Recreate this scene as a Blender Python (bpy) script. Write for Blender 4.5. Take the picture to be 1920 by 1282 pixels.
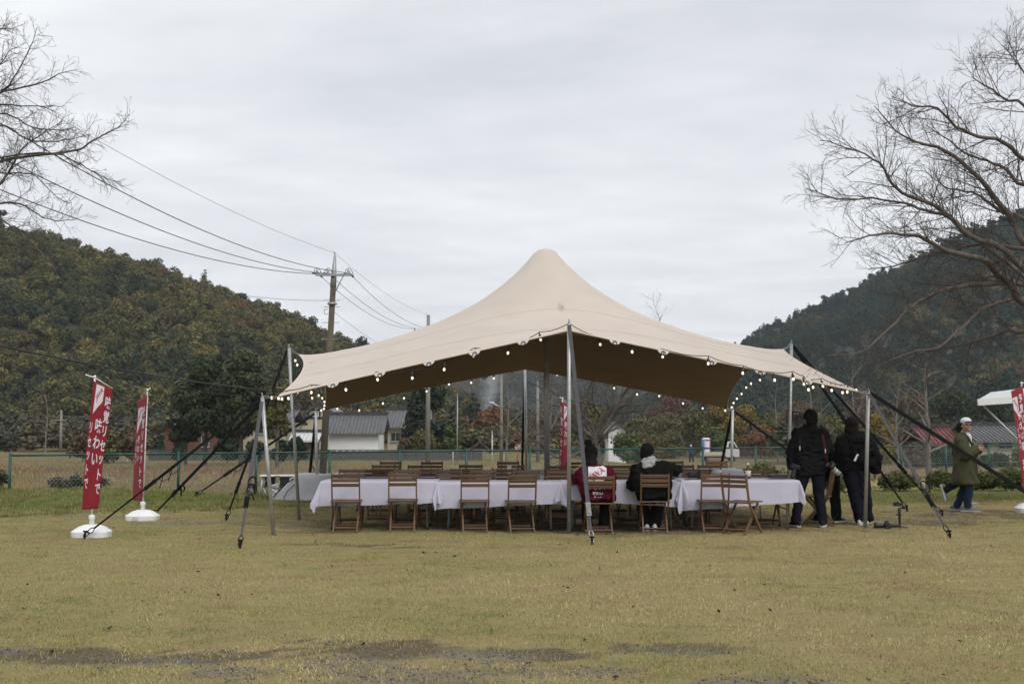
import bpy, bmesh, math, random
import numpy as np
from mathutils import Vector, Matrix, noise as mnoise

for _o in list(bpy.data.objects): bpy.data.objects.remove(_o)
R = math.radians
SC = bpy.context.scene
COL = SC.collection
random.seed(7)

# ------------------------------------------------------------------ camera
FPX, W0, H0, HZ, CH = 2400.0, 1920.0, 1282.0, 793.0, 1.55
PITCH = math.atan((HZ - H0 / 2) / FPX)
cam_d = bpy.data.cameras.new('camera')
cam_d.sensor_width = 36.0
cam_d.lens = 36.0 * FPX / W0
cam_d.clip_start = 0.1
cam_d.clip_end = 6000
cam = bpy.data.objects.new('camera', cam_d); COL.objects.link(cam)
cam.location = (0, 0, CH)
cam.rotation_euler = (math.pi / 2 + PITCH, 0, 0)
SC.camera = cam

# ------------------------------------------------------------------ sky
SUN_EL, SUN_AZ = 48.0, 150.0      # a veiled sun, high behind the camera's right shoulder
wd = bpy.data.worlds.new('World'); SC.world = wd; wd.use_nodes = True
wt = wd.node_tree; wt.nodes.clear()
def wn(t, **k):
    n = wt.nodes.new(t)
    for a, b in k.items(): setattr(n, a, b)
    return n
def wl(a, b): wt.links.new(a, b)
w_out = wn('ShaderNodeOutputWorld'); w_bg = wn('ShaderNodeBackground'); w_bg.inputs['Strength'].default_value = 0.1
w_sky = wn('ShaderNodeTexSky', sky_type='NISHITA', sun_disc=False)
w_sky.sun_elevation = R(SUN_EL); w_sky.sun_rotation = R(SUN_AZ)
w_tc = wn('ShaderNodeTexCoord'); w_sep = wn('ShaderNodeSeparateXYZ'); wl(w_tc.outputs['Generated'], w_sep.inputs[0])
w_z = wn('ShaderNodeMath', operation='MAXIMUM'); wl(w_sep.outputs['Z'], w_z.inputs[0]); w_z.inputs[1].default_value = 0.0
w_za = wn('ShaderNodeMath', operation='ADD'); wl(w_z.outputs[0], w_za.inputs[0]); w_za.inputs[1].default_value = 0.10
w_dx = wn('ShaderNodeMath', operation='DIVIDE'); wl(w_sep.outputs['X'], w_dx.inputs[0]); wl(w_za.outputs[0], w_dx.inputs[1])
w_dy = wn('ShaderNodeMath', operation='DIVIDE'); wl(w_sep.outputs['Y'], w_dy.inputs[0]); wl(w_za.outputs[0], w_dy.inputs[1])
w_cmb = wn('ShaderNodeCombineXYZ'); wl(w_dx.outputs[0], w_cmb.inputs[0]); wl(w_dy.outputs[0], w_cmb.inputs[1])
w_map = wn('ShaderNodeMapping'); w_map.inputs['Scale'].default_value = (0.75, 1.0, 1.0); w_map.inputs['Rotation'].default_value = (0, 0, R(12))
w_map.inputs['Location'].default_value = (3.1, 1.7, 0.0)
wl(w_cmb.outputs[0], w_map.inputs[0])
w_n1 = wn('ShaderNodeTexNoise'); w_n1.inputs['Scale'].default_value = 0.85; w_n1.inputs['Detail'].default_value = 7.0; w_n1.inputs['Roughness'].default_value = 0.55
w_n1.inputs['Distortion'].default_value = 0.5
wl(w_map.outputs[0], w_n1.inputs['Vector'])
w_cr = wn('ShaderNodeValToRGB'); e = w_cr.color_ramp.elements
e[0].position = 0.33; e[0].color = (5.95, 6.08, 6.48, 1)
e[1].position = 0.68; e[1].color = (8.85, 8.92, 8.98, 1)
m_ = w_cr.color_ramp.elements.new(0.52); m_.color = (7.45, 7.56, 7.80, 1)
w_n2 = wn('ShaderNodeTexNoise'); w_n2.inputs['Scale'].default_value = 3.4; w_n2.inputs['Detail'].default_value = 5.0; w_n2.inputs['Roughness'].default_value = 0.6
wl(w_map.outputs[0], w_n2.inputs['Vector'])
w_mx = wn('ShaderNodeMixRGB'); w_mx.inputs[0].default_value = 0.30; wl(w_n1.outputs['Fac'], w_mx.inputs[1]); wl(w_n2.outputs['Fac'], w_mx.inputs[2])
wl(w_mx.outputs[0], w_cr.inputs[0])
w_mix = wn('ShaderNodeMixRGB', blend_type='MIX'); w_mix.inputs[0].default_value = 0.93
wl(w_sky.outputs[0], w_mix.inputs[1]); wl(w_cr.outputs[0], w_mix.inputs[2])
wl(w_mix.outputs[0], w_bg.inputs['Color']); wl(w_bg.outputs[0], w_out.inputs[0])

# ------------------------------------------------------------------ sun (thin overcast: weak and very soft)
sl = bpy.data.lights.new('sun', 'SUN'); sl.energy = 1.5; sl.angle = R(35); sl.color = (1.0, 0.96, 0.90)
so = bpy.data.objects.new('sun', sl); COL.objects.link(so)
_az, _el = R(SUN_AZ), R(SUN_EL)
_sd = Vector((math.sin(_az) * math.cos(_el), math.cos(_az) * math.cos(_el), math.sin(_el)))
so.rotation_euler = (-_sd).to_track_quat('-Z', 'Y').to_euler()
so.location = (0, -10, 30)

# ------------------------------------------------------------------ exposure and render
SC.view_settings.view_transform = 'Standard'; SC.view_settings.look = 'None'
SC.view_settings.exposure = 0.30; SC.view_settings.gamma = 1.0; SC.view_settings.use_curve_mapping = False
SC.render.engine = 'CYCLES'
cy = SC.cycles
cy.use_denoising = True
cy.use_adaptive_sampling = True; cy.adaptive_threshold = .02
cy.max_bounces = 6; cy.diffuse_bounces = 3; cy.glossy_bounces = 3; cy.transmission_bounces = 4; cy.transparent_max_bounces = 12; cy.volume_bounces = 1
cy.volume_step_rate = 4.0
cy.caustics_reflective = False; cy.caustics_refractive = False

# ------------------------------------------------------------------ picture <-> place helpers
def P(px, py, Y):
    """World point at depth Y seen at photograph pixel (px, py)."""
    dx, dy = (px - W0 / 2) / FPX, (H0 / 2 - py) / FPX
    c, s = math.cos(PITCH), math.sin(PITCH)
    d = Vector((dx, c - dy * s, s + dy * c))
    t = Y / d.y
    return Vector((d.x * t, Y, CH + d.z * t))
def G(px, py, z=0.0):
    dx, dy = (px - W0 / 2) / FPX, (H0 / 2 - py) / FPX
    c, s = math.cos(PITCH), math.sin(PITCH)
    d = Vector((dx, c - dy * s, s + dy * c))
    t = (z - CH) / d.z
    return Vector((d.x * t, d.y * t, z))
def fbm(x, y, z=0.0, o=4):
    return mnoise.fractal(Vector((x, y, z)), 1.0, 2.0, o)
def sstep(a, b, x):
    t = min(1.0, max(0.0, (x - a) / (b - a))); return t * t * (3 - 2 * t)

# ------------------------------------------------------------------ objects
def tag(o, label=None, cat=None, group=None, kind=None):
    if label: o['label'] = label
    if cat: o['category'] = cat
    if group: o['group'] = group
    if kind: o['kind'] = kind
    return o
def empty(name, loc=(0, 0, 0), rz=0.0, parent=None):
    o = bpy.data.objects.new(name, None); COL.objects.link(o)
    o.location = loc; o.rotation_euler = (0, 0, rz); o.empty_display_size = 0.1
    if parent: o.parent = parent
    return o
def link(name, me, parent=None, loc=None, rz=None):
    o = bpy.data.objects.new(name, me); COL.objects.link(o)
    if parent: o.parent = parent
    if loc is not None: o.location = loc
    if rz is not None: o.rotation_euler = (0, 0, rz)
    return o
def copy_tree(o, parent=None):
    c = o.copy(); COL.objects.link(c); c.parent = parent
    for ch in list(o.children): copy_tree(ch, c)
    return c

def frame(d):
    d = Vector(d).normalized()
    a = Vector((0, 0, 1)) if abs(d.z) < 0.9 else Vector((1, 0, 0))
    u = d.cross(a).normalized(); v = u.cross(d).normalized()
    return u, v

class MB:
    """Collects simple shapes; build() makes ONE mesh object."""
    def __init__(s): s.v, s.f, s.m, s.sm = [], [], [], []
    def add(s, vs, fs, mi=0, smooth=False):
        b = len(s.v); s.v += [tuple(p) for p in vs]
        for f in fs: s.f.append(tuple(i + b for i in f)); s.m.append(mi); s.sm.append(smooth)
        return s
    def box(s, c, size, mi=0, rot=None, bev=0.0):
        hx, hy, hz = size[0] / 2, size[1] / 2, size[2] / 2
        c = Vector(c)
        if bev <= 0:
            vs = [Vector((x, y, z)) for x in (-hx, hx) for y in (-hy, hy) for z in (-hz, hz)]
            fs = [(0, 1, 3, 2), (4, 6, 7, 5), (0, 4, 5, 1), (2, 3, 7, 6), (0, 2, 6, 4), (1, 5, 7, 3)]
        else:
            b = min(bev, hx * .9, hy * .9, hz * .9); vs = []
            idx = {}
            for sx in (-1, 1):
                for sy in (-1, 1):
                    for sz in (-1, 1):
                        for ax in range(3):
                            q = [sx * (hx - b), sy * (hy - b), sz * (hz - b)]
                            q[ax] = (sx * hx, sy * hy, sz * hz)[ax]
                            idx[(sx, sy, sz, ax)] = len(vs); vs.append(Vector(q))
            fs = []
            for ax in range(3):
                a1, a2 = (ax + 1) % 3, (ax + 2) % 3
                for sg in (-1, 1):
                    def k(p, q):
                        t = [0, 0, 0]; t[ax] = sg; t[a1] = p; t[a2] = q; return idx[(*t, ax)]
                    q = [k(-1, -1), k(1, -1), k(1, 1), k(-1, 1)]
                    fs.append(tuple(q if sg > 0 else q[::-1]))
            for ax in range(3):
                a1, a2 = (ax + 1) % 3, (ax + 2) % 3
                for p in (-1, 1):
                    for q in (-1, 1):
                        t0 = [0, 0, 0]; t1 = [0, 0, 0]
                        t0[ax] = -1; t1[ax] = 1
                        for t in (t0, t1): t[a1] = p; t[a2] = q
                        f = (idx[(*t0, a1)], idx[(*t1, a1)], idx[(*t1, a2)], idx[(*t0, a2)])
                        fs.append(f if p * q > 0 else f[::-1])
            for sx in (-1, 1):
                for sy in (-1, 1):
                    for sz in (-1, 1):
                        f = (idx[(sx, sy, sz, 0)], idx[(sx, sy, sz, 1)], idx[(sx, sy, sz, 2)])
                        fs.append(f if sx * sy * sz > 0 else f[::-1])
        if rot is not None: vs = [rot @ p for p in vs]
        return s.add([p + c for p in vs], fs, mi)
    def bar(s, a, b, w, h, mi=0, up=None):
        """Rectangular bar from a to b: w sideways, h along 'up'."""
        a, b = Vector(a), Vector(b); d = (b - a).normalized()
        up = Vector(up) if up is not None else (Vector((0, 0, 1)) if abs(d.z) < .95 else Vector((0, 1, 0)))
        u = d.cross(up).normalized(); v = u.cross(d).normalized()
        vs = []
        for p in (a, b):
            for q, r in ((-1, -1), (1, -1), (1, 1), (-1, 1)): vs.append(p + u * q * w / 2 + v * r * h / 2)
        return s.add(vs, [(0, 3, 2, 1), (4, 5, 6, 7), (0, 1, 5, 4), (1, 2, 6, 5), (2, 3, 7, 6), (3, 0, 4, 7)], mi)
    def tube(s, pts, r, n=8, mi=0, cap=True, smooth=True, flat=1.0, upv=None):
        pts = [Vector(p) for p in pts]; k = len(pts)
        rs = r if isinstance(r, (list, tuple)) else [r] * k
        vs, fs = [], []; u = None
        for i, p in enumerate(pts):
            d = (pts[min(i + 1, k - 1)] - pts[max(i - 1, 0)])
            if d.length < 1e-9: d = Vector((0, 0, 1))
            d.normalize()
            if u is None:
                if upv is not None: u = d.cross(Vector(upv)).normalized()
                else: u, _ = frame(d)
            u = (u - d * u.dot(d))
            if u.length < 1e-6: u, _ = frame(d)
            u.normalize(); w = d.cross(u)
            for j in range(n):
                a = 2 * math.pi * j / n
                vs.append(p + (u * math.cos(a) + w * math.sin(a) * flat) * rs[i])
        for i in range(k - 1):
            for j in range(n):
                j2 = (j + 1) % n
                fs.append((i * n + j, i * n + j2, (i + 1) * n + j2, (i + 1) * n + j))
        if cap:
            fs.append(tuple(range(n))[::-1]); fs.append(tuple((k - 1) * n + j for j in range(n)))
        return s.add(vs, fs, mi, smooth)
    def lathe(s, prof, n=16, c=(0, 0, 0), mi=0, smooth=True, axis=None):
        c = Vector(c); vs, fs = [], []
        q = Vector((0, 0, 1)).rotation_difference(Vector(axis).normalized()).to_matrix() if axis is not None else None
        for r, z in prof:
            for j in range(n):
                a = 2 * math.pi * j / n; p = Vector((r * math.cos(a), r * math.sin(a), z))
                vs.append((q @ p if q else p) + c)
        for i in range(len(prof) - 1):
            for j in range(n):
                j2 = (j + 1) % n; fs.append((i * n + j, i * n + j2, (i + 1) * n + j2, (i + 1) * n + j))
        if prof[0][0] > 1e-6: fs.append(tuple(range(n))[::-1])
        if prof[-1][0] > 1e-6: fs.append(tuple((len(prof) - 1) * n + j for j in range(n)))
        return s.add(vs, fs, mi, smooth)
    def ball(s, c, r, n=10, m=7, mi=0, sc=(1, 1, 1), rot=None):
        c = Vector(c); vs, fs = [], []
        for i in range(m + 1):
            t = math.pi * i / m
            for j in range(n):
                a = 2 * math.pi * j / n
                p = Vector((math.sin(t) * math.cos(a) * r * sc[0], math.sin(t) * math.sin(a) * r * sc[1], -math.cos(t) * r * sc[2]))
                if rot is not None: p = rot @ p
                vs.append(c + p)
        for i in range(m):
            for j in range(n):
                j2 = (j + 1) % n; fs.append((i * n + j, i * n + j2, (i + 1) * n + j2, (i + 1) * n + j))
        return s.add(vs, fs, mi, True)
    def loft(s, rings, mi=0, n=16, smooth=True, power=2.0):
        """rings: (cx, cy, cz, rx, ry[, rotz]) horizontal super-ellipses, capped."""
        vs, fs = [], []
        for g in rings:
            cx, cy_, cz, rx, ry = g[:5]; rz = g[5] if len(g) > 5 else 0
            tx = g[6] if len(g) > 6 else 0.0
            for j in range(n):
                a = 2 * math.pi * j / n; ca, sa = math.cos(a), math.sin(a)
                x = rx * math.copysign(abs(ca) ** (2 / power), ca); y = ry * math.copysign(abs(sa) ** (2 / power), sa)
                vs.append((cx + x * math.cos(rz) - y * math.sin(rz), cy_ + x * math.sin(rz) + y * math.cos(rz), cz + tx * y))
        k = len(rings)
        for i in range(k - 1):
            for j in range(n):
                j2 = (j + 1) % n; fs.append((i * n + j, i * n + j2, (i + 1) * n + j2, (i + 1) * n + j))
        fs.append(tuple(range(n))[::-1]); fs.append(tuple((k - 1) * n + j for j in range(n)))
        return s.add(vs, fs, mi, smooth)
    def prism(s, poly, z0, z1, mi=0):
        n = len(poly)
        vs = [(x, y, z0) for x, y in poly] + [(x, y, z1) for x, y in poly]
        fs = [tuple(range(n))[::-1], tuple(range(n, 2 * n))] + [(i, (i + 1) % n, n + (i + 1) % n, n + i) for i in range(n)]
        return s.add(vs, fs, mi)
    def sheet(s, grid, mi=0, smooth=True, closed=False):
        """grid: rows of points."""
        r, c = len(grid), len(grid[0]); vs = [p for row in grid for p in row]; fs = []
        for i in range(r - 1):
            for j in range(c if closed else c - 1):
                j2 = (j + 1) % c
                fs.append((i * c + j, i * c + j2, (i + 1) * c + j2, (i + 1) * c + j))
        return s.add(vs, fs, mi, smooth)
    def mesh(s, name, mats):
        me = bpy.data.meshes.new(name)
        me.from_pydata([tuple(p) for p in s.v], [], s.f)
        for m in (mats if isinstance(mats, (list, tuple)) else [mats]): me.materials.append(m)
        me.polygons.foreach_set('material_index', s.m); me.polygons.foreach_set('use_smooth', s.sm)
        me.update(); return me
    def build(s, name, mats, parent=None, loc=None, rz=None):
        return link(name, s.mesh(name, mats), parent, loc, rz)

def np_mesh(name, V, F, mats, smooth=False, attrs=None):
    """Bulk mesh from arrays (F: n x 3 or n x 4)."""
    me = bpy.data.meshes.new(name)
    V = np.asarray(V, np.float32); F = np.asarray(F, np.int32)
    me.vertices.add(len(V)); me.vertices.foreach_set('co', V.ravel())
    k = F.shape[1]
    me.loops.add(F.size); me.loops.foreach_set('vertex_index', F.ravel())
    me.polygons.add(len(F)); me.polygons.foreach_set('loop_start', np.arange(0, F.size, k, dtype=np.int32))
    try: me.polygons.foreach_set('loop_total', np.full(len(F), k, np.int32))
    except Exception: pass
    me.polygons.foreach_set('use_smooth', np.full(len(F), smooth))
    for m in (mats if isinstance(mats, (list, tuple)) else [mats]): me.materials.append(m)
    if attrs:
        for nm, (typ, dom, arr) in attrs.items():
            a = me.attributes.new(nm, typ, dom)
            if typ == 'FLOAT_COLOR': a.data.foreach_set('color', np.asarray(arr, np.float32).ravel())
            else: a.data.foreach_set('value', np.asarray(arr).ravel())
    me.update(calc_edges=True); me.validate(); return me

# ------------------------------------------------------------------ materials
MATS = {}
class NT:
    def __init__(s, name):
        s.mat = bpy.data.materials.new(name); s.mat.use_nodes = True
        s.t = s.mat.node_tree; s.b = s.t.nodes['Principled BSDF']; s.o = s.t.nodes['Material Output']
    def n(s, typ, **k):
        x = s.t.nodes.new(typ)
        for a, b in k.items():
            if a in ('Scale', 'Detail', 'Roughness', 'Distortion', 'W', 'Strength', 'Distance', 'Fac'): x.inputs[a].default_value = b
            else: setattr(x, a, b)
        return x
    def l(s, a, b): s.t.links.new(a, b)
    def ramp(s, src, stops):
        r = s.t.nodes.new('ShaderNodeValToRGB'); e = r.color_ramp.elements
        while len(e) > len(stops): e.remove(e[-1])
        while len(e) < len(stops): e.new(0.5)
        for q, (p, c) in zip(e, stops):
            q.position = p; q.color = (*c, 1) if len(c) == 3 else c
        s.l(src, r.inputs[0]); return r.outputs[0]
    def mix(s, fac, a, b, mode='MIX'):
        x = s.t.nodes.new('ShaderNodeMixRGB'); x.blend_type = mode
        for i, q in enumerate((fac, a, b)):
            if hasattr(q, 'links'): s.l(q, x.inputs[i])
            elif isinstance(q, (int, float)): x.inputs[i].default_value = q if i == 0 else (q, q, q, 1)
            else: x.inputs[i].default_value = (*q, 1)
        return x.outputs[0]
    def math(s, op, a, b=0.0):
        x = s.t.nodes.new('ShaderNodeMath'); x.operation = op
        for i, q in enumerate((a, b)):
            if hasattr(q, 'links'): s.l(q, x.inputs[i])
            else: x.inputs[i].default_value = q
        return x.outputs[0]
    def noise(s, scale, detail=4, rough=.55, dist=0.0, vec=None, coord='Object', stretch=None):
        x = s.n('ShaderNodeTexNoise', Scale=scale, Detail=detail, Roughness=rough, Distortion=dist)
        if vec is None:
            tc = s.t.nodes.new('ShaderNodeTexCoord'); vec = tc.outputs[coord]
        if stretch:
            mp = s.t.nodes.new('ShaderNodeMapping'); mp.inputs['Scale'].default_value = stretch
            s.l(vec, mp.inputs[0]); vec = mp.outputs[0]
        s.l(vec, x.inputs['Vector']); return x.outputs['Fac']
    def bump(s, h, strength=.3, dist=.01):
        b = s.n('ShaderNodeBump'); b.inputs['Strength'].default_value = strength; b.inputs['Distance'].default_value = dist
        s.l(h, b.inputs['Height']); s.l(b.outputs[0], s.b.inputs['Normal'])
    def col(s, c):
        if hasattr(c, 'links'): s.l(c, s.b.inputs['Base Color'])
        else: s.b.inputs['Base Color'].default_value = (*c, 1)
    def set(s, **k):
        for a, b in k.items():
            s.b.inputs[a.replace('_', ' ')].default_value = b
        return s
def plain(name, c, rough=.6, metal=0.0, var=.12, scale=8.0, bump=0.0, bscale=60.0, spec=None, stretch=None):
    """Plain coloured surface with a little mottling and optional fine relief."""
    if name in MATS: return MATS[name]
    n = NT(name)
    f = n.noise(scale, 5, .6, stretch=stretch)
    a = tuple(x * (1 - var) for x in c); b = tuple(min(1, x * (1 + var)) for x in c)
    n.col(n.ramp(f, [(.3, a), (.7, b)]))
    n.set(Roughness=rough, Metallic=metal)
    if spec is not None: n.b.inputs['Specular IOR Level'].default_value = spec
    if bump: n.bump(n.noise(bscale, 3, .6), bump, .004)
    MATS[name] = n.mat; return n.mat
# =================================================================== LAND
FA, FB = Vector((-9.96, 25.5)), Vector((14.2, 37.3))          # the park fence line
FD = (FB - FA).normalized(); FN = Vector((-FD.y, FD.x))
def fence_d(x, y): return (x - FA.x) * FN.x + (y - FA.y) * FN.y   # > 0 beyond the fence
def blob(x, y, cx, cy_, rx, ry): return max(0.0, 1 - ((x - cx) / rx) ** 2 - ((y - cy_) / ry) ** 2)
GRAVEL = [(-4.4, 20.0, 1.9, .55), (-2.6, 19.7, 1.6, .5), (-7.3, 21.6, 1.8, .5), (-6.2, 20.9, 1.3, .3), (-4.3, 22.0, 1.2, .3), (-9.0, 20.6, 1.0, .4),
          (-1.0, 8.3, .75, .55), (-.15, 8.55, .55, .35), (.35, 8.15, .8, .3), (1.05, 8.9, .6, .25), (-2.6, 8.4, 1.0, .35), (-3.6, 8.8, .7, .25), (-1.75, 8.05, .6, .25),
          (-.6, 7.6, 1.4, .4), (1.5, 7.8, .9, .3), (6.2, 21.0, 1.6, .5), (0.5, 20.2, 3.5, .5)]
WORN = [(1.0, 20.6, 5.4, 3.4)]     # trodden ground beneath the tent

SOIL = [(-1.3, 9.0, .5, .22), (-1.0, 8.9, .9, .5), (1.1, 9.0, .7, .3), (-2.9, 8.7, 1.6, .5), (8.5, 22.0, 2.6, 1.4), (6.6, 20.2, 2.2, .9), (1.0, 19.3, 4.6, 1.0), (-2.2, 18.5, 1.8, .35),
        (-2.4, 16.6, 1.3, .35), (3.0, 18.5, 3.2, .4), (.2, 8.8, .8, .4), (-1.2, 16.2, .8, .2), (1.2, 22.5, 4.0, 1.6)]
def mask(x, y, lst, sc):
    m = 0.0
    for b in lst:
        if abs(x - b[0]) < b[2] and abs(y - b[1]) < b[3]: m = max(m, blob(x, y, *b))
    if m <= 0: return 0.0
    return max(0.0, min(1.0, m * 1.0 + 0.75 * fbm(x * sc, y * sc * 1.6, 3.3, 3) + .55 * fbm(x * sc * 3.7, y * sc * 5.0, 8.1, 3) - .12))
def ground_z(x, y):
    d = fence_d(x, y)
    z = -1.0 * sstep(3.0, 17.0, d) - 1.25 * sstep(60, 125, y) * sstep(-2, 14, x)
    if y < 60:
        z += 0.022 * fbm(x * .5, y * .5, 1.0, 3) * sstep(2, 8, y)
        z += 0.22 * max(0.0, 1 - ((x + 10.2) / 4.2) ** 2 - ((y - 25.6) / 2.3) ** 2)
        z += 0.10 * max(0.0, 1 - ((x + 6.8) / 1.7) ** 2 - ((y - 25.9) / 1.0) ** 2)
    if y > 300: z -= 3.0 * sstep(300, 900, y)
    return z
def axis_lines(lo, hi, step, far, k):
    a = list(np.arange(lo, hi + step / 2, step)); s = step
    b = hi
    while b < far: s *= k; b += s; a.append(b)
    return a
xs = axis_lines(0, 13, .13, 2600, 1.18); xs = sorted(set([-q for q in xs if q > 0] + xs))
ys = axis_lines(6.2, 30, .13, 3200, 1.10); ys = [-200, -60, -20, -6, 0, 3, 5] + ys
gV, gG, gS, gN, gY = [], [], [], [], []
for y in ys:
    for x in xs:
        d = fence_d(x, y); near = abs(x) < 15 and 5 < y < 34
        gV.append((x, y, ground_z(x, y)))
        gr = mask(x, y, GRAVEL, 1.7) if near else 0.0
        if 14 < y < 60:        # gravel path just beyond the fence, left
            gr = max(gr, sstep(1.0, .3, abs(d - 4.6 + .3 * math.sin(x * .7)) / 1.3) * sstep(0.0, -3.0, x))
        gG.append(gr)
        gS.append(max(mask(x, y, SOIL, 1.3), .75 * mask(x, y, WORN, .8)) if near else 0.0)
        gr_green = sstep(-5.5, -1.0, d) * sstep(-2.0, -4.5, x) + sstep(-9.5, -7.0, d) * sstep(5.0, 8.0, x) * sstep(-3.2, -5.2, d)
        gr_green = max(gr_green, sstep(9, 14, d) * sstep(27, 20, d) * sstep(6, -4, x))
        gN.append(min(1.0, gr_green))
        gY.append(sstep(.5, 4, d) * (1 - .85 * sstep(10, 14, d) * sstep(27, 20, d) * sstep(6, -4, x)))
nx, ny = len(xs), len(ys)
ii = np.arange(nx * ny).reshape(ny, nx)
gF = np.stack([ii[:-1, :-1], ii[:-1, 1:], ii[1:, 1:], ii[1:, :-1]], -1).reshape(-1, 4)

n = NT('lawn_ground')
tc = n.n('ShaderNodeTexCoord'); vec = tc.outputs['Object']
def attr(n, nm):
    a = n.n('ShaderNodeAttribute'); a.attribute_name = nm; return a.outputs['Fac']
big = n.noise(.35, 5, .6, vec=vec); mid = n.noise(2.2, 6, .65, vec=vec, stretch=(1, 1.5, 1)); fine = n.noise(45, 4, .7, vec=vec)
lawn = n.ramp(n.mix(.5, big, mid), [(.30, (.250, .180, .098)), (.42, (.350, .285, .150)), (.52, (.330, .285, .128)), (.66, (.225, .225, .082))])
lawn = n.mix(n.ramp(n.noise(9, 5, .7, vec=vec), [(.42, (0, 0, 0)), (.68, (.62, .62, .62))]), lawn, (.36, .295, .165))
green = n.ramp(mid, [(.3, (.145, .150, .045)), (.55, (.115, .150, .032)), (.75, (.20, .19, .065))])
dry = n.ramp(n.noise(.12, 5, .6, vec=vec, stretch=(.5, 1.6, 1)), [(.3, (.150, .118, .062)), (.5, (.215, .165, .090)), (.62, (.150, .145, .050)), (.75, (.24, .20, .115))])
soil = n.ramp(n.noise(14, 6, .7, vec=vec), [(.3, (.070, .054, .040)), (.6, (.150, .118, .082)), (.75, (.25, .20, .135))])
grav = n.ramp(n.noise(38, 6, .8, vec=vec), [(.3, (.100, .092, .078)), (.5, (.195, .180, .152)), (.72, (.31, .29, .25))])
brk = n.mix(.45, n.noise(3.5, 6, .75, vec=vec), n.noise(17, 6, .8, vec=vec))
def edge(a): # ragged border of a mask
    return n.ramp(n.math('ADD', n.math('MULTIPLY', a, 1.3), n.math('MULTIPLY', n.math('SUBTRACT', brk, .5), 1.6)), [(.34, (0, 0, 0)), (.78, (1, 1, 1))])
c = n.mix(edge(attr(n, 'green')), lawn, green)
c = n.mix(edge(attr(n, 'dry')), c, dry)
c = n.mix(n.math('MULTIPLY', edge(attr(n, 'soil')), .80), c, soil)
c = n.mix(n.math('MULTIPLY', edge(attr(n, 'gravel')), .55), c, grav)
c = n.mix(.35, c, n.ramp(fine, [(.3, (.03, .028, .015)), (.7, (.5, .45, .28))]), 'OVERLAY')
n.col(c); n.set(Roughness=.95); n.b.inputs['Specular IOR Level'].default_value = .15
n.bump(n.mix(.5, fine, n.noise(160, 3, .7, vec=vec)), .8, .03)
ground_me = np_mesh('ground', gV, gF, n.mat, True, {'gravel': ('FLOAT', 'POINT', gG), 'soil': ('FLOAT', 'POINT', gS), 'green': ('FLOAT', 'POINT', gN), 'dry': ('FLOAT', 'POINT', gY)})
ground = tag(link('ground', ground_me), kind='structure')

# ------------------------------------------------------------------ scatter helper (countless small plants: one object)
def proto_col(name, meshes):
    c = bpy.data.collections.new(name)
    for i, me in enumerate(meshes):
        o = bpy.data.objects.new('%s_%02d' % (name, i), me); c.objects.link(o)
    return c
def scatter(name, pts, rot, scl, var, tint, col, kind='stuff', label=None, cat=None, sclz=None):
    N = len(pts); me = bpy.data.meshes.new(name)
    me.vertices.add(N); me.vertices.foreach_set('co', np.asarray(pts, np.float32).ravel())
    def at(nm, typ, arr):
        a = me.attributes.new(nm, typ, 'POINT')
        a.data.foreach_set('vector' if typ == 'FLOAT_VECTOR' else ('color' if typ == 'FLOAT_COLOR' else 'value'), np.asarray(arr, np.float32 if typ != 'INT' else np.int32).ravel())
    at('p_rot', 'FLOAT_VECTOR', rot); at('p_scl', 'FLOAT_VECTOR', scl); at('p_var', 'INT', var)
    at('tint', 'FLOAT_COLOR', np.c_[np.asarray(tint), np.ones(N)])
    g = bpy.data.node_groups.new(name + '_nodes', 'GeometryNodeTree')
    g.interface.new_socket('Geometry', in_out='INPUT', socket_type='NodeSocketGeometry')
    g.interface.new_socket('Geometry', in_out='OUTPUT', socket_type='NodeSocketGeometry')
    gi = g.nodes.new('NodeGroupInput'); go = g.nodes.new('NodeGroupOutput')
    ci = g.nodes.new('GeometryNodeCollectionInfo'); ci.inputs['Collection'].default_value = col
    ci.inputs['Separate Children'].default_value = True; ci.inputs['Reset Children'].default_value = True
    ip = g.nodes.new('GeometryNodeInstanceOnPoints'); ip.inputs['Pick Instance'].default_value = True
    def na(nm, typ):
        x = g.nodes.new('GeometryNodeInputNamedAttribute'); x.data_type = typ; x.inputs['Name'].default_value = nm; return x.outputs[0]
    g.links.new(gi.outputs[0], ip.inputs['Points']); g.links.new(ci.outputs[0], ip.inputs['Instance'])
    g.links.new(na('p_rot', 'FLOAT_VECTOR'), ip.inputs['Rotation']); g.links.new(na('p_scl', 'FLOAT_VECTOR'), ip.inputs['Scale'])
    g.links.new(na('p_var', 'INT'), ip.inputs['Instance Index']); g.links.new(ip.outputs[0], go.inputs[0])
    o = link(name, me); md = o.modifiers.new('scatter', 'NODES'); md.node_group = g
    tag(o, label, cat, kind=kind); return o

def leaf_mat(name, rough=.75, trans=.25, vary=.35):
    """Foliage: the plant's own tint, varied leaf by leaf."""
    if name in MATS: return MATS[name]
    n = NT(name)
    a = n.n('ShaderNodeAttribute'); a.attribute_name = 'tint'; a.attribute_type = 'INSTANCER'
    b = n.n('ShaderNodeAttribute'); b.attribute_name = 'leafv'; b.attribute_type = 'GEOMETRY'
    col = n.mix(1.0, a.outputs['Color'], n.ramp(b.outputs['Fac'], [(0, (1 - vary,) * 3), (1, (1 + vary,) * 3)]), 'MULTIPLY')
    n.col(col); n.set(Roughness=rough); n.b.inputs['Specular IOR Level'].default_value = .2
    MATS[name] = n.mat; return n.mat

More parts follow.
